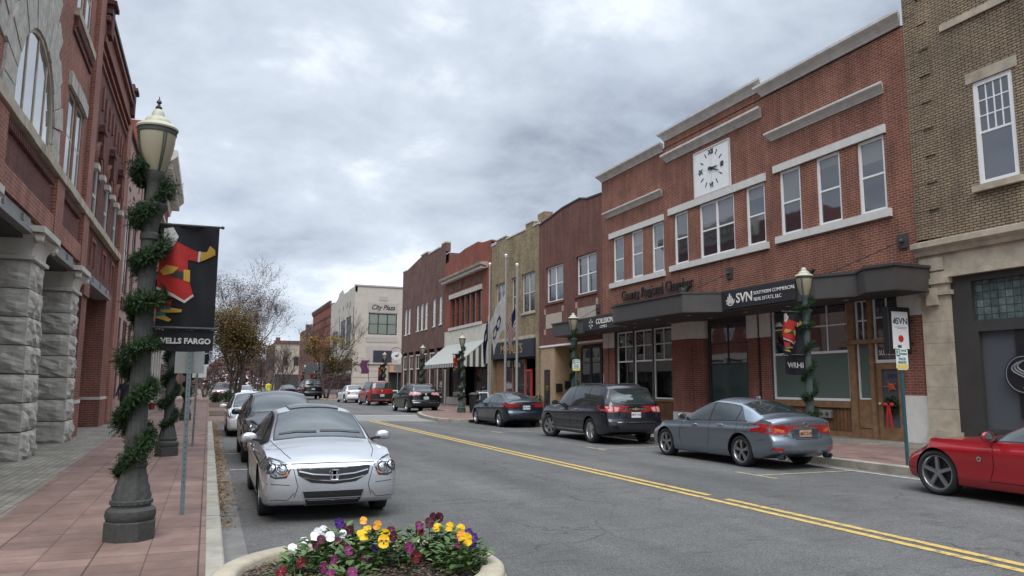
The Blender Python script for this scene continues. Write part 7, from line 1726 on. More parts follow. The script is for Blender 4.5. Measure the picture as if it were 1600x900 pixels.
# shop display behind the three left windows
dm = [mat('goods_%s' % n, c, .7, var=.2, vs=9) for n, c in (('pale', (.5, .5, .48)), ('blue', (.02, .04, .35)), ('red', (.35, .03, .03)), ('brown', (.14, .09, .05)), ('green', (.05, .12, .06)))]
for k in range(13):
    u = 26.3+k*.33; hh = rnd.uniform(.25, .6); x = 17.95+rnd.uniform(0, .5)
    t = root('window_display', 'pale figurine on the window shelf of the three paned shop front', 'shop goods', (x, u, 1.1), 0, 'goods in the chamber shop window', False)
    bm = newbm(); lathe(bm, [(.09, 0), (.11, hh*.3), (.05, hh*.7), (.075, hh*.8), (.06, hh)], 8); link('body', bm, dm[0] if k % 4 else dm[3], t, smooth=True, angle=50)
bm = newbm(); box(bm, 17.85, 18.7, 26.02, 30.73, 1.0, 1.09); link('display_shelf', bm, M['wood'], B)
for u0, u1, c in ((26.05, 27.4, 1), (27.7, 28.4, 1)):
    t = root('window_bunting', 'deep blue valance hung behind the %s' % ('nearest transom of the shop front' if u0 < 27 else 'middle transom of the shop front'), 'valance', (17.9, u0, 2.7)); bm = newbm(); n = 10
    for i in range(n): a, b_ = u0+(u1-u0)*i/n, u0+(u1-u0)*(i+1)/n; box(bm, 17.80+.03*(i % 2), 17.83+.03*(i % 2), a, b_, 2.62-.1*math.sin(PI*i/n), 2.92)
    link('cloth', bm, dm[1], t)
for u, l in ((28.9, 'third'), (28.1, 'second'), (26.8, 'nearest')):
    leafball('wreath', 'wide dark wreath with lights inside the %s shop window' % l, 'wreath', (17.86, u, 2.1), .55, 500, M['garland'], (.2, 1.1, .75), .10)
# ------------------------------------------------------------------ flagpoles and flags
def flagpole(label, x, y, h):
    t = root('flagpole', label, 'flagpole', (x, y, .15), 0, 'white flagpoles', False); bm = newbm(); lathe(bm, [(.07, 0), (.068, .3), (.06, h*.5), (.042, h)], 16); link('pole', bm, mat('pole_white', (.32, .32, .31), .4, .2, var=.08, coord='obj'), t, smooth=True, angle=50)
    bm = newbm(); lathe(bm, [(.14, 0), (.13, .05), (.09, .09)], 18); link('base_collar', bm, M['concrete'], t, smooth=True, angle=40)
    bm = newbm(); ball(bm, (0, 0, h+.07), .085); lathe(bm, [(.06, h-.03), (.06, h)], 12); link('ball_finial', bm, M['white'], t, smooth=True)
FP = [(14.5, 39.4, 8.25), (14.5, 36.9, 8.35), (14.5, 35.3, 7.6)]
for (x, y, h), l in zip(FP, ('white flagpole flying the blue flag, farthest of three', 'white flagpole flying the white lettered flag, middle of three', 'white flagpole flying the striped flag, nearest of three')): flagpole(l, x, y, h)
def flag(label, x, y, z, cols, pick, spread, drop, seed, dirx=-1, hoist=1.25):
    t = root('flag', label, 'flag', (x, y, z), 0, None, False); bm = newbm(); NU, NV = 26, 26; r_ = random.Random(seed); f = r_.uniform(0, 6)
    def p(u, v):
        out_ = spread*(u**.75)*(1-.25*v); fold = .075*math.sin(u*15+v*2.2+f)*(.3+u)
        return Vector((dirx*(.07+out_*.72)+fold*.55, -out_*.5+fold, -v*hoist-drop*u**1.15-.06*math.sin(v*5+u*3+f)))
    g_ = [[bm.verts.new(p(i/NU, j/NV)) for i in range(NU+1)] for j in range(NV+1)]
    for j in range(NV):
        for i in range(NU):
            q = bm.faces.new((g_[j][i], g_[j+1][i], g_[j+1][i+1], g_[j][i+1])); q.material_index = pick((i+.5)/NU, (j+.5)/NV)
    bmesh.ops.solidify(bm, geom=bm.faces[:], thickness=.006); link('cloth', bm, cols, t, smooth=True, angle=70)
    bm = newbm(); tube(bm, [(dirx*.07, 0, .15), (dirx*.07, 0, -hoist-.1)], .008, 5); link('halyard', bm, M['white'], t)
fb, fr, fw_ = mat('flag_blue', (.012, .018, .10), .7, var=.1, coord='obj'), mat('flag_red', (.35, .02, .025), .7, var=.1, coord='obj'), mat('flag_white', (.62, .61, .58), .7, var=.08, coord='obj')
flag('dark blue flag hanging limp from the farthest flagpole', 14.5, 39.4, 5.35, [fb, fw_], lambda u, v: 1 if (u-.42)**2+(v-.45)**2 < .012 else 0, .55, 1.5, 3)
flag('white flag with blue ring lettering drooping from the middle flagpole', 14.5, 36.9, 6.3, [fw_, fb], lambda u, v: 1 if .010 < ((u-.38)*1.0)**2+(v-.55)**2 < .032 or .010 < ((u-.70)*1.0)**2+(v-.55)**2 < .032 else 0, 1.5, 1.5, 5, hoist=1.7)
flag('red and white striped flag with blue canton on the nearest flagpole', 14.5, 35.3, 5.6, [fr, fw_, fb], lambda u, v: (2 if (u < .42 and v < .54) else (int(v*13) % 2)), .85, 1.3, 9)
# ------------------------------------------------------------------ bins, boards, boxes
t = root('litter_bin', 'round black slatted litter bin beside the lamp and board', 'litter bin', (13.35, 38.5, .15), 0, None, False)
bm = newbm(); lathe(bm, [(.24, .02), (.25, .05), (.29, .85), (.29, .92), (.31, .93), (.31, .98), (.2, 1.06), (.1, 1.08)], 32, flute=lambda a, z: 1-(.05*abs(math.sin(a*14)) if .06 < z < .9 else 0)); link('body', bm, M['black'], t, smooth=True, angle=35)
bm = newbm(); lathe(bm, [(.305, .94), (.315, .95), (.315, .97), (.305, .98)], 32, cap=False); link('rim', bm, M['charcoal'], t)
def aframe(label, x, y, w_, h, m_f, m_b, rz=0):
    t = root('sandwich_board', label, 'sandwich board', (x, y, .15), rz, None, False)
    for s_ in (-1, 1):
        bm = newbm(); d0, d1 = s_*.28, s_*.03
        def q(u, z, o): d = d0+(d1-d0)*z/h; return (u, d+s_*o, z)
        def slab_(u0, u1, z0, z1, o0, o1): hexa(bm, [q(u0, z0, o0), q(u1, z0, o0), q(u1, z0, o1), q(u0, z0, o1), q(u0, z1, o0), q(u1, z1, o0), q(u1, z1, o1), q(u0, z1, o1)])
        slab_(-w_/2, -w_/2+.05, 0, h, -.015, .015); slab_(w_/2-.05, w_/2, 0, h, -.015, .015); slab_(-w_/2+.05, w_/2-.05, h-.06, h, -.015, .015); slab_(-w_/2+.05, w_/2-.05, .1, .16, -.015, .015)
        bmesh.ops.recalc_face_normals(bm, faces=bm.faces[:]); fr_ = link('frame', bm, m_f, t)
        bm = newbm(); slab_(-w_/2+.05, w_/2-.05, .16, h-.06, -.006, .006); bmesh.ops.recalc_face_normals(bm, faces=bm.faces[:]); c_ = link('board', bm, m_b, None); c_.parent = fr_
aframe('white framed chalkboard sign standing beside the litter bin', 14.0, 38.9, .55, 1.1, M['white'], mat('chalkboard', (.02, .026, .045), .7, var=.2))
aframe('green and white sandwich board by the red boxy SUV', 13.75, 59.5, .72, 1.05, M['white'], mat('green_board', (.03, .28, .09), .6, var=.1))
for y, z, l in ((39.1, 1.6, 'lower black mailbox on the plywood porch wall'), (38.25, 1.75, 'higher black mailbox on the plywood porch wall')):
    t = root('mailbox', l, 'mailbox', (18.1, 37.38, z-.3), 0, None, False); o_ = -.25 if z < 1.7 else .28
    bm = newbm(); box(bm, o_-.17, o_+.17, -.14, 0.02, -.02, .40); bevel(bm, .015, 2); link('box', bm, M['black'], t)
    bm = newbm(); box(bm, o_-.18, o_+.18, -.155, .01, .40, .43); link('lid', bm, M['charcoal'], t)
t = root('bracket_sign', 'white oval hanging sign with a dark bird before the cream corner building', 'sign', (15, 64, 3.6)); S_ = Face('S', 64)
bm = newbm(); lathe(bm, [(.5, 0), (.5, .05)], 32)
for v in bm.verts: v.co = S_(15.0+v.co.x*.95, v.co.z, 4.12+v.co.y*.68)
bmesh.ops.recalc_face_normals(bm, faces=bm.faces[:]); link('oval_board', bm, M['white'], t)
bm = newbm(); S_.poly(bm, [(14.8, 4.1), (14.95, 4.2), (15.05, 4.15), (15.2, 4.32), (15.15, 4.1), (15.0, 4.0)], .051, .06); bmesh.ops.recalc_face_normals(bm, faces=bm.faces[:]); link('bird_mark', bm, M['ink'], t)
bm = newbm(); tube(bm, [(15-.6*math.cos(PI*k/12), 64.03, 4.05+.8*math.sin(PI*k/12)) for k in range(13)], .02, 6); tube(bm, [(15.6, 64.03, 4.05), (17.6, 64.03, 4.05)], .02, 6); link('bracket', bm, M['black'], t)
t = root('parking_sign', 'grey sign post by the green sandwich board', 'sign post', (14.9, 63, .15)); post(t, 14.9, 63, 3.4, M['galv'], 0, .03)
bm = newbm(); box(bm, 14.55, 15.25, 62.95, 62.965, 2.75, 3.3); link('sign_plate', bm, M['sign_back'], t)
t = root('flag', 'wavy purple pole flag before the cream corner building', 'flag', (16.9, 88, 0)); S_ = Face('S', 88); bm = newbm()
for k in range(8):
    z0, z1 = 2.9+k*.19, 3.09+k*.19; o0, o1 = .1*math.sin(k*.9), .1*math.sin((k+1)*.9); hexa(bm, [(16.4+o0, 88, z0), (17.25+o0, 88, z0), (17.25+o0, 88.02, z0), (16.4+o0, 88.02, z0), (16.4+o1, 88, z1), (17.25+o1, 88, z1), (17.25+o1, 88.02, z1), (16.4+o1, 88.02, z1)])
bmesh.ops.remove_doubles(bm, verts=bm.verts, dist=1e-4); link('cloth', bm, mat('purple_flag', (.09, .02, .06), .7, var=.1), t)
bm = newbm(); tube(bm, [(17.35, 88, .15), (17.35, 88, 4.6)], .03, 8); tube(bm, [(16.3, 88, 4.44), (17.4, 88, 4.44)], .02, 6); link('pole', bm, M['black'], t)
for x, y, l, s_ in ((17.35, 38.9, 'red flowering pot plant beside the plywood door', .3), (-2.9, 47, 'potted red flowers at the far left shop fronts', .4)):
    t = leafball('pot_plant', l, 'pot plant', (x, y, .15), s_, 200, M['garland'], (1, 1, 1.2), .1)
    for ch in list(t.children): ch.location.z = .62
    bm = newbm(); lathe(bm, [(.14, 0), (.19, .3), (.2, .36)], 16); link('pot', bm, mat('red_pot', (.28, .03, .025), .6, var=.1), t, smooth=True, angle=40)
# ------------------------------------------------------------------ trees
M['bark'] = mat('bark', (.06, .046, .038), .95, var=.3, vs=12, bump=.5, coord='obj'); M['twig'] = mat('twigs', (.050, .038, .033), .95, var=.2, coord='obj')
M['olive'] = leafmat('olive_leaves', (.10, .065, .022), (.21, .155, .042), .7, 1.2); M['rust'] = leafmat('rust_leaves', (.085, .035, .03), (.16, .075, .05), .7, 1.2); M['gold'] = leafmat('gold_leaves', (.20, .11, .022), (.42, .27, .05), .7, 1.2); M['shrub'] = leafmat('shrub_leaves', (.02, .035, .014), (.06, .08, .03), .7, 3)
def make_tree(label, x, y, h, spread, trunks, seed, leaves=(), group='street trees', tr=.10, fork=.22, depth=5, upright=.6, twigs=1.):
    t = root('tree', label, 'tree', (x, y, .14), 0, group, False); r_ = random.Random(seed); bt, bw = newbm(), newbm(); tips = []
    def grow(p, d, ln, r, lv, bm):
        n = 4; pts = [p]; q = p.copy(); dd = d.copy()
        for k in range(n):
            dd = (dd+Vector((r_.gauss(0, .13), r_.gauss(0, .13), r_.gauss(.05, .08)))).normalized(); q = q+dd*ln/n; pts.append(q.copy())
        tube(bm, pts, [r*(1-.4*k/n) for k in range(n+1)], 6 if lv < 2 else 3, cap=lv < 2)
        tips.append((q, lv)); 
        if lv >= depth: return
        for c in range(r_.choice((2, 3, 3)) if lv < depth-1 else 3):
            a = r_.uniform(0, 2*PI); tilt = r_.uniform(.25, .75); ax = dd.orthogonal().normalized(); ax = Matrix.Rotation(a, 3, dd)@ax
            nd = (dd*math.cos(tilt)+ax*math.sin(tilt)*spread+Vector((0, 0, upright*.35))).normalized(); s_ = pts[r_.choice((2, 3, 4, 4))]
            grow(s_, nd, ln*r_.uniform(.62, .85), max(.0085, r*.56), lv+1, bw if lv >= 1 else bt)
    for k in range(trunks):
        a = 2*PI*k/trunks+r_.uniform(-.3, .3); lean = .12 if trunks == 1 else r_.uniform(.15, .35)
        grow(Vector((.12*math.cos(a)*(trunks > 1), .12*math.sin(a)*(trunks > 1), 0)), Vector((math.cos(a)*lean, math.sin(a)*lean, 1)).normalized(), h*fork*1.25, tr, 0, bt)
    zmax = max(p.z for p, l in tips); k_ = h/zmax
    for b in (bt, bw):
        for v in b.verts: v.co.z *= k_
    link('trunk', bt, M['bark'], t, smooth=True)
    link('branches', bw, M['twig'], t, smooth=True)
    T = [Vector((p.x, p.y, p.z*k_)) for p, l in tips if l >= 2]
    for (m, n, s, zlo, zhi, sp) in leaves:
        bm = newbm(); Q = [p for p in T if zlo*h <= p.z <= zhi*h]
        if not Q: Q = T
        for k in range(n):
            p = r_.choice(Q); c = p+Vector((r_.gauss(0, sp), r_.gauss(0, sp), r_.gauss(0, sp*.8))); leaf(bm, c, s*r_.uniform(.6, 1.4), 1.5)
        link('crown', bm, m, t)
    return t
make_tree('rounded olive brown leaved tree in the left bulb-out beds', 1.95, 70.5, 8.2, 1.05, 3, 11, [(M['olive'], 19000, .15, .22, 1, .48), (M['rust'], 4000, .13, .5, 1, .6)], tr=.09, depth=5, upright=.4)
make_tree('taller half bare tree with sparse rusty leaves behind the olive one', 2.6, 77, 14.0, .95, 3, 4, [(M['rust'], 11000, .11, .38, .9, .5)], tr=.15, depth=7, upright=.75)
make_tree('golden leaved tree on the right before the cream corner building', 11.7, 82, 10.4, .9, 2, 21, [(M['gold'], 1500, .16, .3, .62, .3), (M['olive'], 1500, .17, .2, .5, .4)], tr=.13, depth=6, upright=.8)
make_tree('small brownish leaved tree on the right beside the golden one', 13.2, 84, 6.4, 1.0, 1, 33, [(M['olive'], 5200, .15, .2, 1, .4)], tr=.08, depth=5)
bx = [(5.2, 92, 6.2), (6.4, 101, 6.8), (8.3, 112, 8.2), (9.4, 104, 6.5), (3.9, 99, 5.6), (-.4, 88, 5.2), (.6, 96, 6.4), (10.6, 122, 8.4), (7.2, 128, 8.6)]
bl = ['bare reddish crepe myrtle left of the far street end', 'bare multi stemmed tree behind the white car roofs', 'tall bare tree before the tan fronted far building', 'bare tree by the farthest black sedan', 'low bare tree right of the olive tree', 'bare bushy tree at the far left edge of the beds', 'bare tree behind the dark red SUV', 'far bare tree nearest the right hand row', 'bare tree at the very end of the street']
for k, ((x, y, h), l) in enumerate(zip(bx, bl)): make_tree(l, x, y, h, 1.0, 3, 50+k, [(M['rust'], 260, .12, .4, 1, .3)] if k % 2 else [], 'bare trees at the far end', tr=.09, depth=5, upright=.5)
for k, (x, y, r, l) in enumerate(((.6, 64, .5, 'low green shrub nearest in the planted bed'), (1.6, 66, .6, 'low green shrub under the olive tree'), (-1.8, 90, .8, 'clipped shrub at the far left'), (.2, 92, .9, 'dark shrub beside the dark red SUV'))):
    leafball('shrub', l, 'shrub', (x, y, .15+r*.7), r, 900, M['shrub'], (1, 1, .9), .13, group='low shrubs')
# a far line of woods that closes the view down the street
bm = newbm()
for k in range(26000):
    x = rnd.uniform(-120, 150); y = rnd.uniform(260, 320); top = 8+3.5*math.sin(x*.07)+2*math.sin(x*.23); z = top*rnd.random()**.7; leaf(bm, (x, y, z), rnd.uniform(.8, 2.2), 1.5)
tag(link('far_woods', bm, M['rust']), 'brown line of bare woods beyond the street end', 'woods', kind='stuff')
# ------------------------------------------------------------------ planter with pansies
CX, CY = .85, 4.33
pl = root('planter', 'round beige concrete planter with ringed rim, full of pansies', 'planter', (CX, CY, 0), 0, None, False)
pc = mat('planter_concrete', (.33, .285, .21), .9, var=.3, vs=5, bump=.25, bs=70, coord='obj')
bm = newbm(); lathe(bm, [(.55, 0), (.60, .06), (.66, .2), (.74, .36), (.77, .44), (.79, .455), (.815, .475), (.825, .50), (.815, .525), (.795, .535), (.79, .548), (.80, .565), (.795, .585), (.775, .598), (.70, .602), (.672, .598), (.66, .58), (.655, .46)], 72, cap=False)
f = bm.faces.new([v for v in bm.verts if abs(v.co.z) < 1e-6][::-1]) if False else None
link('bowl', bm, pc, pl, smooth=True, angle=50)
bm = newbm(); g_ = [[None]*25 for _ in range(9)]
for j in range(9):
    for i in range(24):
        a = 2*PI*i/24; r_ = .66*j/8; g_[j][i] = bm.verts.new((r_*math.cos(a), r_*math.sin(a), .545+.02*(1-(j/8)**2)+rnd.uniform(-.006, .006))) if j or i == 0 else g_[0][0]
for j in range(8):
    for i in range(24):
        q = [g_[j][i], g_[j][(i+1) % 24], g_[j+1][(i+1) % 24], g_[j+1][i]]; q2 = []
        for v in q:
            if v not in q2: q2.append(v)
        bm.faces.new(q2)
bmesh.ops.recalc_face_normals(bm, faces=bm.faces[:]); link('soil', bm, mat('potting_soil', (.05, .034, .024), .95, var=.5, vs=40, bump=1, bs=120, coord='obj'), pl)
M['bark_chip'] = leafmat('bark_chips', (.04, .025, .017), (.19, .13, .09), .9, 20)
bm = newbm()
for k in range(3800):
    a = rnd.uniform(0, 2*PI); r_ = .65*math.sqrt(rnd.random()); z = .555+.02*(1-(r_/.66)**2); leaf(bm, (r_*math.cos(a), r_*math.sin(a), z+rnd.uniform(0, .012)), rnd.uniform(.012, .03), .5)
o = link('bark_chips', bm, M['bark_chip'], pl); o['kind'] = 'stuff'
FL = {'white': [(0.64, 4.62, 0.74), (0.68, 4.67, 0.74), (0.69, 4.48, 0.74), (0.61, 4.51, 0.74), (0.48, 4.42, 0.7), (0.77, 4.53, 0.74), (0.56, 4.59, 0.7)], 'yellow': [(0.99, 4.41, 0.74), (0.87, 4.45, 0.74), (0.92, 4.56, 0.74), (1.34, 4.53, 0.74), (1.42, 4.53, 0.74), (1.47, 4.44, 0.74), (1.4, 4.14, 0.74), (0.95, 4.25, 0.74)], 'orange': [(0.92, 4.69, 0.78), (0.97, 4.52, 0.78), (1.4, 4.24, 0.74)], 'maroon': [(0.82, 4.72, 0.74), (0.83, 4.63, 0.74), (0.96, 4.54, 0.74), (1.05, 4.51, 0.74), (1.25, 4.61, 0.74), (1.35, 4.66, 0.78), (1.4, 4.64, 0.78), (1.46, 4.69, 0.78), (1.28, 4.49, 0.78), (1.03, 4.35, 0.74), (0.77, 4.44, 0.7), (0.62, 4.49, 0.7), (0.63, 4.41, 0.74)], 'magenta': [(0.8, 4.39, 0.64), (0.86, 4.3, 0.64), (0.7, 4.34, 0.64), (0.74, 4.02, 0.64), (0.63, 4.02, 0.64), (0.74, 4.51, 0.7), (1.39, 4.25, 0.7), (1.09, 4.23, 0.7), (0.76, 4.26, 0.7), (1.2, 4.43, 0.78), (0.62, 4.18, 0.64)], 'darkred': [(1.14, 4.26, 0.64), (0.52, 4.34, 0.64), (0.4, 4.15, 0.64), (1.21, 4.45, 0.74)], 'purple': [(0.92, 4.31, 0.7), (1.49, 4.15, 0.74), (1.52, 4.2, 0.7), (0.77, 4.66, 0.78), (1.48, 4.31, 0.74)]}
PC = {'white': (.78, .76, .78), 'yellow': (.80, .48, .015), 'orange': (.75, .33, .04), 'maroon': (.065, .006, .022), 'magenta': (.16, .016, .085), 'darkred': (.12, .004, .008), 'purple': (.05, .012, .14)}
PM = {k: leafmat('petal_'+k, tuple(c*.78 for c in v), v, .6, 30) for k, v in PC.items()}
PM['blotch'] = mat('petal_blotch', (.03, .008, .02), .6, var=0); PM['eye'] = mat('pansy_eye', (.65, .42, .02), .6, var=0)
M['pansy_leaf'] = leafmat('pansy_leaves', (.03, .07, .018), (.12, .19, .055), .5, 14)
plants = [(.60, 4.50, 'pansy clump with white blooms at the left of the planter'), (.80, 4.60, 'pansy clump with maroon and violet blooms at the back of the planter'), (.97, 4.46, 'pansy clump with upright yellow and orange blooms mid planter'), (.50, 4.28, 'sparse dark red pansy at the left front edge'), (.73, 4.12, 'magenta pansy clump at the planter front'), (.85, 4.34, 'low magenta and purple pansy clump in the centre'),
          (1.10, 4.33, 'pansy clump with a large dark red bloom'), (1.30, 4.56, 'tall maroon pansy clump at the back right'), (1.42, 4.42, 'pansy clump crowded with yellow blooms on the right'), (1.44, 4.20, 'pansy clump with purple and pale orange blooms at the right rim')]
# keep every plant inside the bowl
def clampin(x, y, r=.60):
    d = Vector((x-CX, y-CY)); 
    if d.length > r: d = d.normalized()*r
    return CX+d.x, CY+d.y
plants = [(*clampin(x, y, .56), l) for x, y, l in plants]
owner = {i: [] for i in range(len(plants))}
for c, L_ in FL.items():
    for (x, y, z) in L_:
        x, y = clampin(x, y, .62); i = min(range(len(plants)), key=lambda i: (plants[i][0]-x)**2+(plants[i][1]-y)**2); owner[i].append((c, x, y, z))
def petal_flower(c, p, s, facing, r_):
    bm = newbm(); q = facing.to_track_quat('Z', 'Y').to_matrix()@Matrix.Rotation(r_.uniform(-.3, .3), 3, 'Z')
    lay = [(1.05, .55, 0), (PI-1.05, .55, 0), (.18, .50, .004), (PI-.18, .50, .004), (-PI/2, .62, .008)]
    for a, ln, lift in lay:
        ctr = Vector((math.cos(a), math.sin(a), 0)); sd = Vector((-ctr.y, ctr.x, 0)); wd = .36 if a > -1 else .46; prev = None; base = None
        pts = []
        for k in range(11):
            th = -1.9+3.8*k/10; rr = 1+.07*math.sin(k*2.3+r_.uniform(0, 6))
            pts.append(ctr*(ln*.5+ln*.52*math.cos(th)*rr)+sd*wd*math.sin(th)*rr+Vector((0, 0, lift*8+.09*math.cos(th*2)+r_.uniform(-.02, .02))))
        b0 = bm.verts.new(p+q@(Vector((0, 0, lift*8))*s)); mid = bm.verts.new(p+q@((ctr*ln*.55+Vector((0, 0, lift*8+.05)))*s)); vs = [bm.verts.new(p+q@(v*s)) for v in pts]
        for k in range(10): bm.faces.new((mid, vs[k], vs[k+1]))
        bm.faces.new((b0, vs[0], mid)); bm.faces.new((b0, mid, vs[10]))
    n0 = len(bm.faces)
    if c in ('yellow', 'magenta') and r_.random() < .3:
        for a in (.1, PI-.1, -PI/2):
            ctr = Vector((math.cos(a), math.sin(a), 0)); sd = Vector((-ctr.y, ctr.x, 0))
            f = bm.faces.new([bm.verts.new(p+q@(v*s+Vector((0, 0, .0095)))) for v in (Vector((0, 0, .0)), ctr*.24-sd*.08, ctr*.30, ctr*.24+sd*.08)]); f.material_index = 1
    f = bm.faces.new([bm.verts.new(p+q@(Vector((.05*math.cos(k*2.1), .05*math.sin(k*2.1), .22))*s)) for k in range(3)]); f.material_index = 2
    return bm
for i, (x, y, l) in enumerate(plants):
    r_ = random.Random(100+i); t = root('pansy_plant', l, 'plant', (x, y, .55), 0, 'pansies in the round planter', False); P0 = Vector((x, y, .55))
    bm = newbm(); nb = {3: 30, 4: 90, 5: 120, 6: 50}.get(i, 230)
    hgt = max([f[3] for f in owner[i]]+[.66])-.55
    for k in range(nb):
        a = r_.uniform(0, 2*PI); rr = .15*math.sqrt(r_.random()); zz = hgt*(.05+.90*r_.random()**.85)*(1-.35*(rr/.15)**2); s = r_.uniform(.030, .058)
        c = Vector((rr*math.cos(a), rr*math.sin(a), zz)); d = Vector((math.cos(a+r_.uniform(-1, 1)), math.sin(a+r_.uniform(-1, 1)), r_.uniform(-.2, .9))).normalized(); sd = d.cross(Vector((0, 0, 1))).normalized(); up = sd.cross(d)
        pr = [c, c+d*s*.35+sd*s*.34+up*.004, c+d*s*.8+sd*s*.28, c+d*s*1.15-up*.006, c+d*s*.8-sd*s*.28, c+d*s*.35-sd*s*.34+up*.004]; m0 = bm.verts.new(c+d*s*.6-up*s*.10); vs = [bm.verts.new(v) for v in pr]
        for j in range(6): bm.faces.new((vs[j], vs[(j+1) % 6], m0))
    link('leaves', bm, M['pansy_leaf'], t, smooth=False)
    bm = newbm()
    for (c, fx, fy, fz) in owner[i]:
        p = Vector((fx, fy, fz))-P0; tube(bm, [(p.x*.4, p.y*.4, 0), (p.x*.8, p.y*.8, p.z*.6), tuple(p-Vector((0, 0, .005)))], .003, 5)
    if len(bm.verts): link('stems', bm, M['pansy_leaf'], t)
    else: bm.free()
    for (c, fx, fy, fz) in owner[i]:
        p = Vector((fx, fy, fz))-P0; fac = Vector((r_.uniform(-.5, .5)-.15, -1+r_.uniform(-.2, .5), r_.uniform(.05, .6))).normalized(); s = r_.uniform(.043, .056)*(1.15 if c in ('yellow', 'darkred') else 1)
        link('flower', petal_flower(c, p, s, fac, r_), [PM[c], PM['blotch'], PM['eye']], t, smooth=False)
# ------------------------------------------------------------------ a passer-by on the left pavement
def person(label, x, y, rz, top, legs):
    t = root('person', label, 'person', (x, y, .15), rz, None, False)
    J = {'pel': (0, 0, .95, .15), 'waist': (0, 0, 1.10, .135), 'chest': (0, .01, 1.32, .16), 'neck': (0, .0, 1.50, .06), 'chin': (0, .02, 1.57, .065), 'head': (0, .02, 1.66, .095), 'crown': (0, .01, 1.75, .06)}
    E_ = [('pel', 'waist'), ('waist', 'chest'), ('chest', 'neck'), ('neck', 'chin'), ('chin', 'head'), ('head', 'crown')]
    for s, k, st in ((-1, 'r', .22), (1, 'l', -.18)):
        J.update({k+'hip': (s*.10, 0, .90, .105), k+'knee': (s*.10, st*.45+.04, .50, .068), k+'ank': (s*.10, st, .09, .045), k+'toe': (s*.11, st+.17, .035, .035), k+'sh': (s*.19, 0, 1.42, .065), k+'el': (s*.25, -st*.4-.02, 1.14, .048), k+'wr': (s*.24, -st*.9+.06, .93, .034), k+'hd': (s*.235, -st*1.0+.09, .85, .03)})
        E_ += [('pel', k+'hip'), (k+'hip', k+'knee'), (k+'knee', k+'ank'), (k+'ank', k+'toe'), ('chest', k+'sh'), (k+'sh', k+'el'), (k+'el', k+'wr'), (k+'wr', k+'hd')]
    N_ = list(J); me = bpy.data.meshes.new('person_body'); me.from_pydata([J[n][:3] for n in N_], [(N_.index(a), N_.index(b)) for a, b in E_], []); o = bpy.data.objects.new('tmp', me); COL.objects.link(o)
    sm = o.modifiers.new('s', 'SKIN'); ss = o.modifiers.new('u', 'SUBSURF'); ss.levels = 2; ss.render_levels = 2
    for n, v in zip(N_, me.skin_vertices[0].data): v.radius = (J[n][3], J[n][3]*(.75 if n in ('chest', 'waist', 'pel') else 1)); v.use_root = n == 'pel'
    dg = bpy.context.evaluated_depsgraph_get(); m2 = bpy.data.meshes.new_from_object(o.evaluated_get(dg)); bpy.data.objects.remove(o)
    for m in (top, legs, mat('skin', (.42, .26, .19), .6, var=.05, coord='obj'), mat('shoe', (.02, .018, .017), .6, var=0), mat('hair', (.03, .02, .015), .7, var=0)): m2.materials.append(m)
    for f in m2.polygons:
        c = f.center; f.material_index = 3 if c.z < .09 else 1 if c.z < .93 and abs(c.x) < .18 else 2 if (c.z > 1.52 or (c.z < .95 and abs(c.x) > .18)) else 0
        if c.z > 1.70 or (c.z > 1.58 and c.y < -.02): f.material_index = 4
    m2.shade_smooth(); b = bpy.data.objects.new('body', m2); COL.objects.link(b); b.parent = t
person('person in dark clothes walking behind the nearest garlanded lamp', -3.0, 32.8, PI*.9, mat('dark_coat', (.02, .02, .026), .8, var=.1), mat('dark_trousers', (.015, .015, .018), .8, var=.1))
person('distant person in a yellow vest near the street end', 4.66, 66, .3, mat('yellow_vest', (.60, .55, .05), .7, var=.05), mat('dark_trousers', (.015, .015, .018), .8, var=.1))
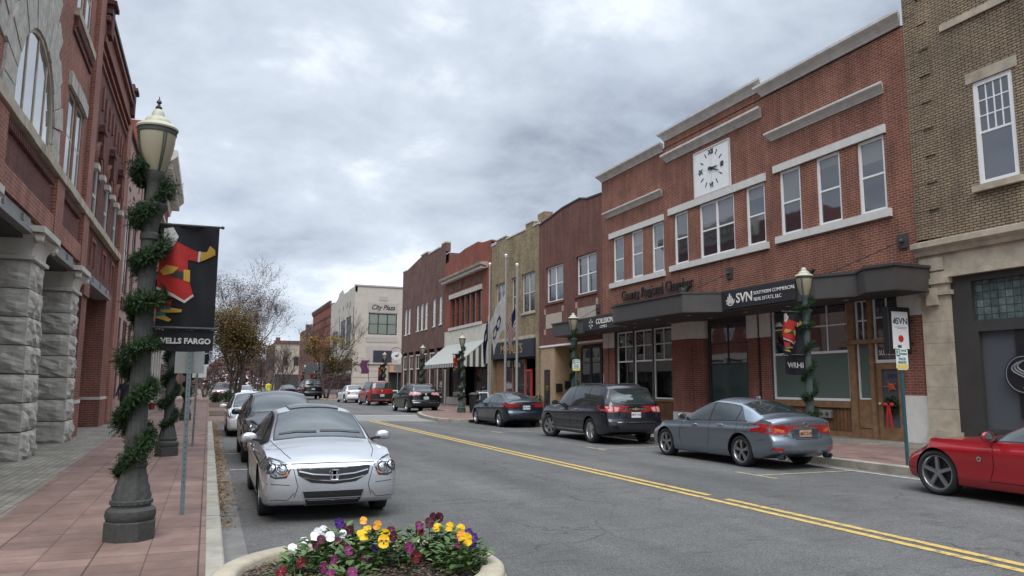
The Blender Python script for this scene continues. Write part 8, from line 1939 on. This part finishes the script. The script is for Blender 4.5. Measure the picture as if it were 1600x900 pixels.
# ------------------------------------------------------------------ parts that lie apart become parts of their own
def split_parts(names, tol=.03, cap=100):
    for o in [o for o in SC.objects if o.type == 'MESH' and o.name.split('.')[0] in names]:
        me = o.data
        if me.users > 1: continue
        n = len(me.vertices); par = list(range(n))
        def find(a):
            while par[a] != a: par[a] = par[par[a]]; a = par[a]
            return a
        for e in me.edges: par[find(e.vertices[0])] = find(e.vertices[1])
        comp = {}
        for i in range(n): comp.setdefault(find(i), []).append(i)
        bb = []
        for c in comp.values():
            P = [me.vertices[i].co for i in c]; bb.append([[min(p[k] for p in P)-tol/2 for k in range(3)], [max(p[k] for p in P)+tol/2 for k in range(3)], c])
        m = len(bb); g = list(range(m))
        def f2(a):
            while g[a] != a: g[a] = g[g[a]]; a = g[a]
            return a
        for i in range(m):
            for j in range(i+1, m):
                if all(bb[i][0][k] <= bb[j][1][k] and bb[j][0][k] <= bb[i][1][k] for k in range(3)): g[f2(i)] = f2(j)
        gr = {}
        for i in range(m): gr.setdefault(f2(i), []).extend(bb[i][2])
        if not 1 < len(gr) <= cap: continue
        base = o.name.split('.')[0]; lab_ = {}
        for k, vs in enumerate(gr.values()):
            for v in vs: lab_[v] = k
        for k in range(len(gr)):
            bm = newbm(); bm.from_mesh(me); bmesh.ops.delete(bm, geom=[v for v in bm.verts if lab_[v.index] != k], context='VERTS')
            m2 = bpy.data.meshes.new(base); bm.to_mesh(m2); bm.free()
            for mt in me.materials: m2.materials.append(mt)
            q = bpy.data.objects.new(base, m2); COL.objects.link(q); q.parent = o.parent
            for kk in ('kind',):
                if kk in o: q[kk] = o[kk]
        bpy.data.objects.remove(o)
split_parts({'pier', 'pier_stone', 'dentils', 'brick_corbel', 'stone_band', 'tan_panel', 'corner_block', 'wood_panel', 'wood_trim', 'shopfront_frame', 'door_post', 'coping', 'brick_panel', 'stall_riser', 'pilaster', 'steel_beam', 'stone_lintel', 'parapet_finial', 'springer_block', 'keystone', 'brick_inset', 'stucco_panel', 'quoin', 'canopy_spike', 'frieze', 'window', 'entrance_frame', 'grommet', 'socket', 'wiper_blade', 'plywood_panel', 'shut_line', 'branches', 'shop_frame', 'white_trim', 'sill_course', 'stone_pier'})
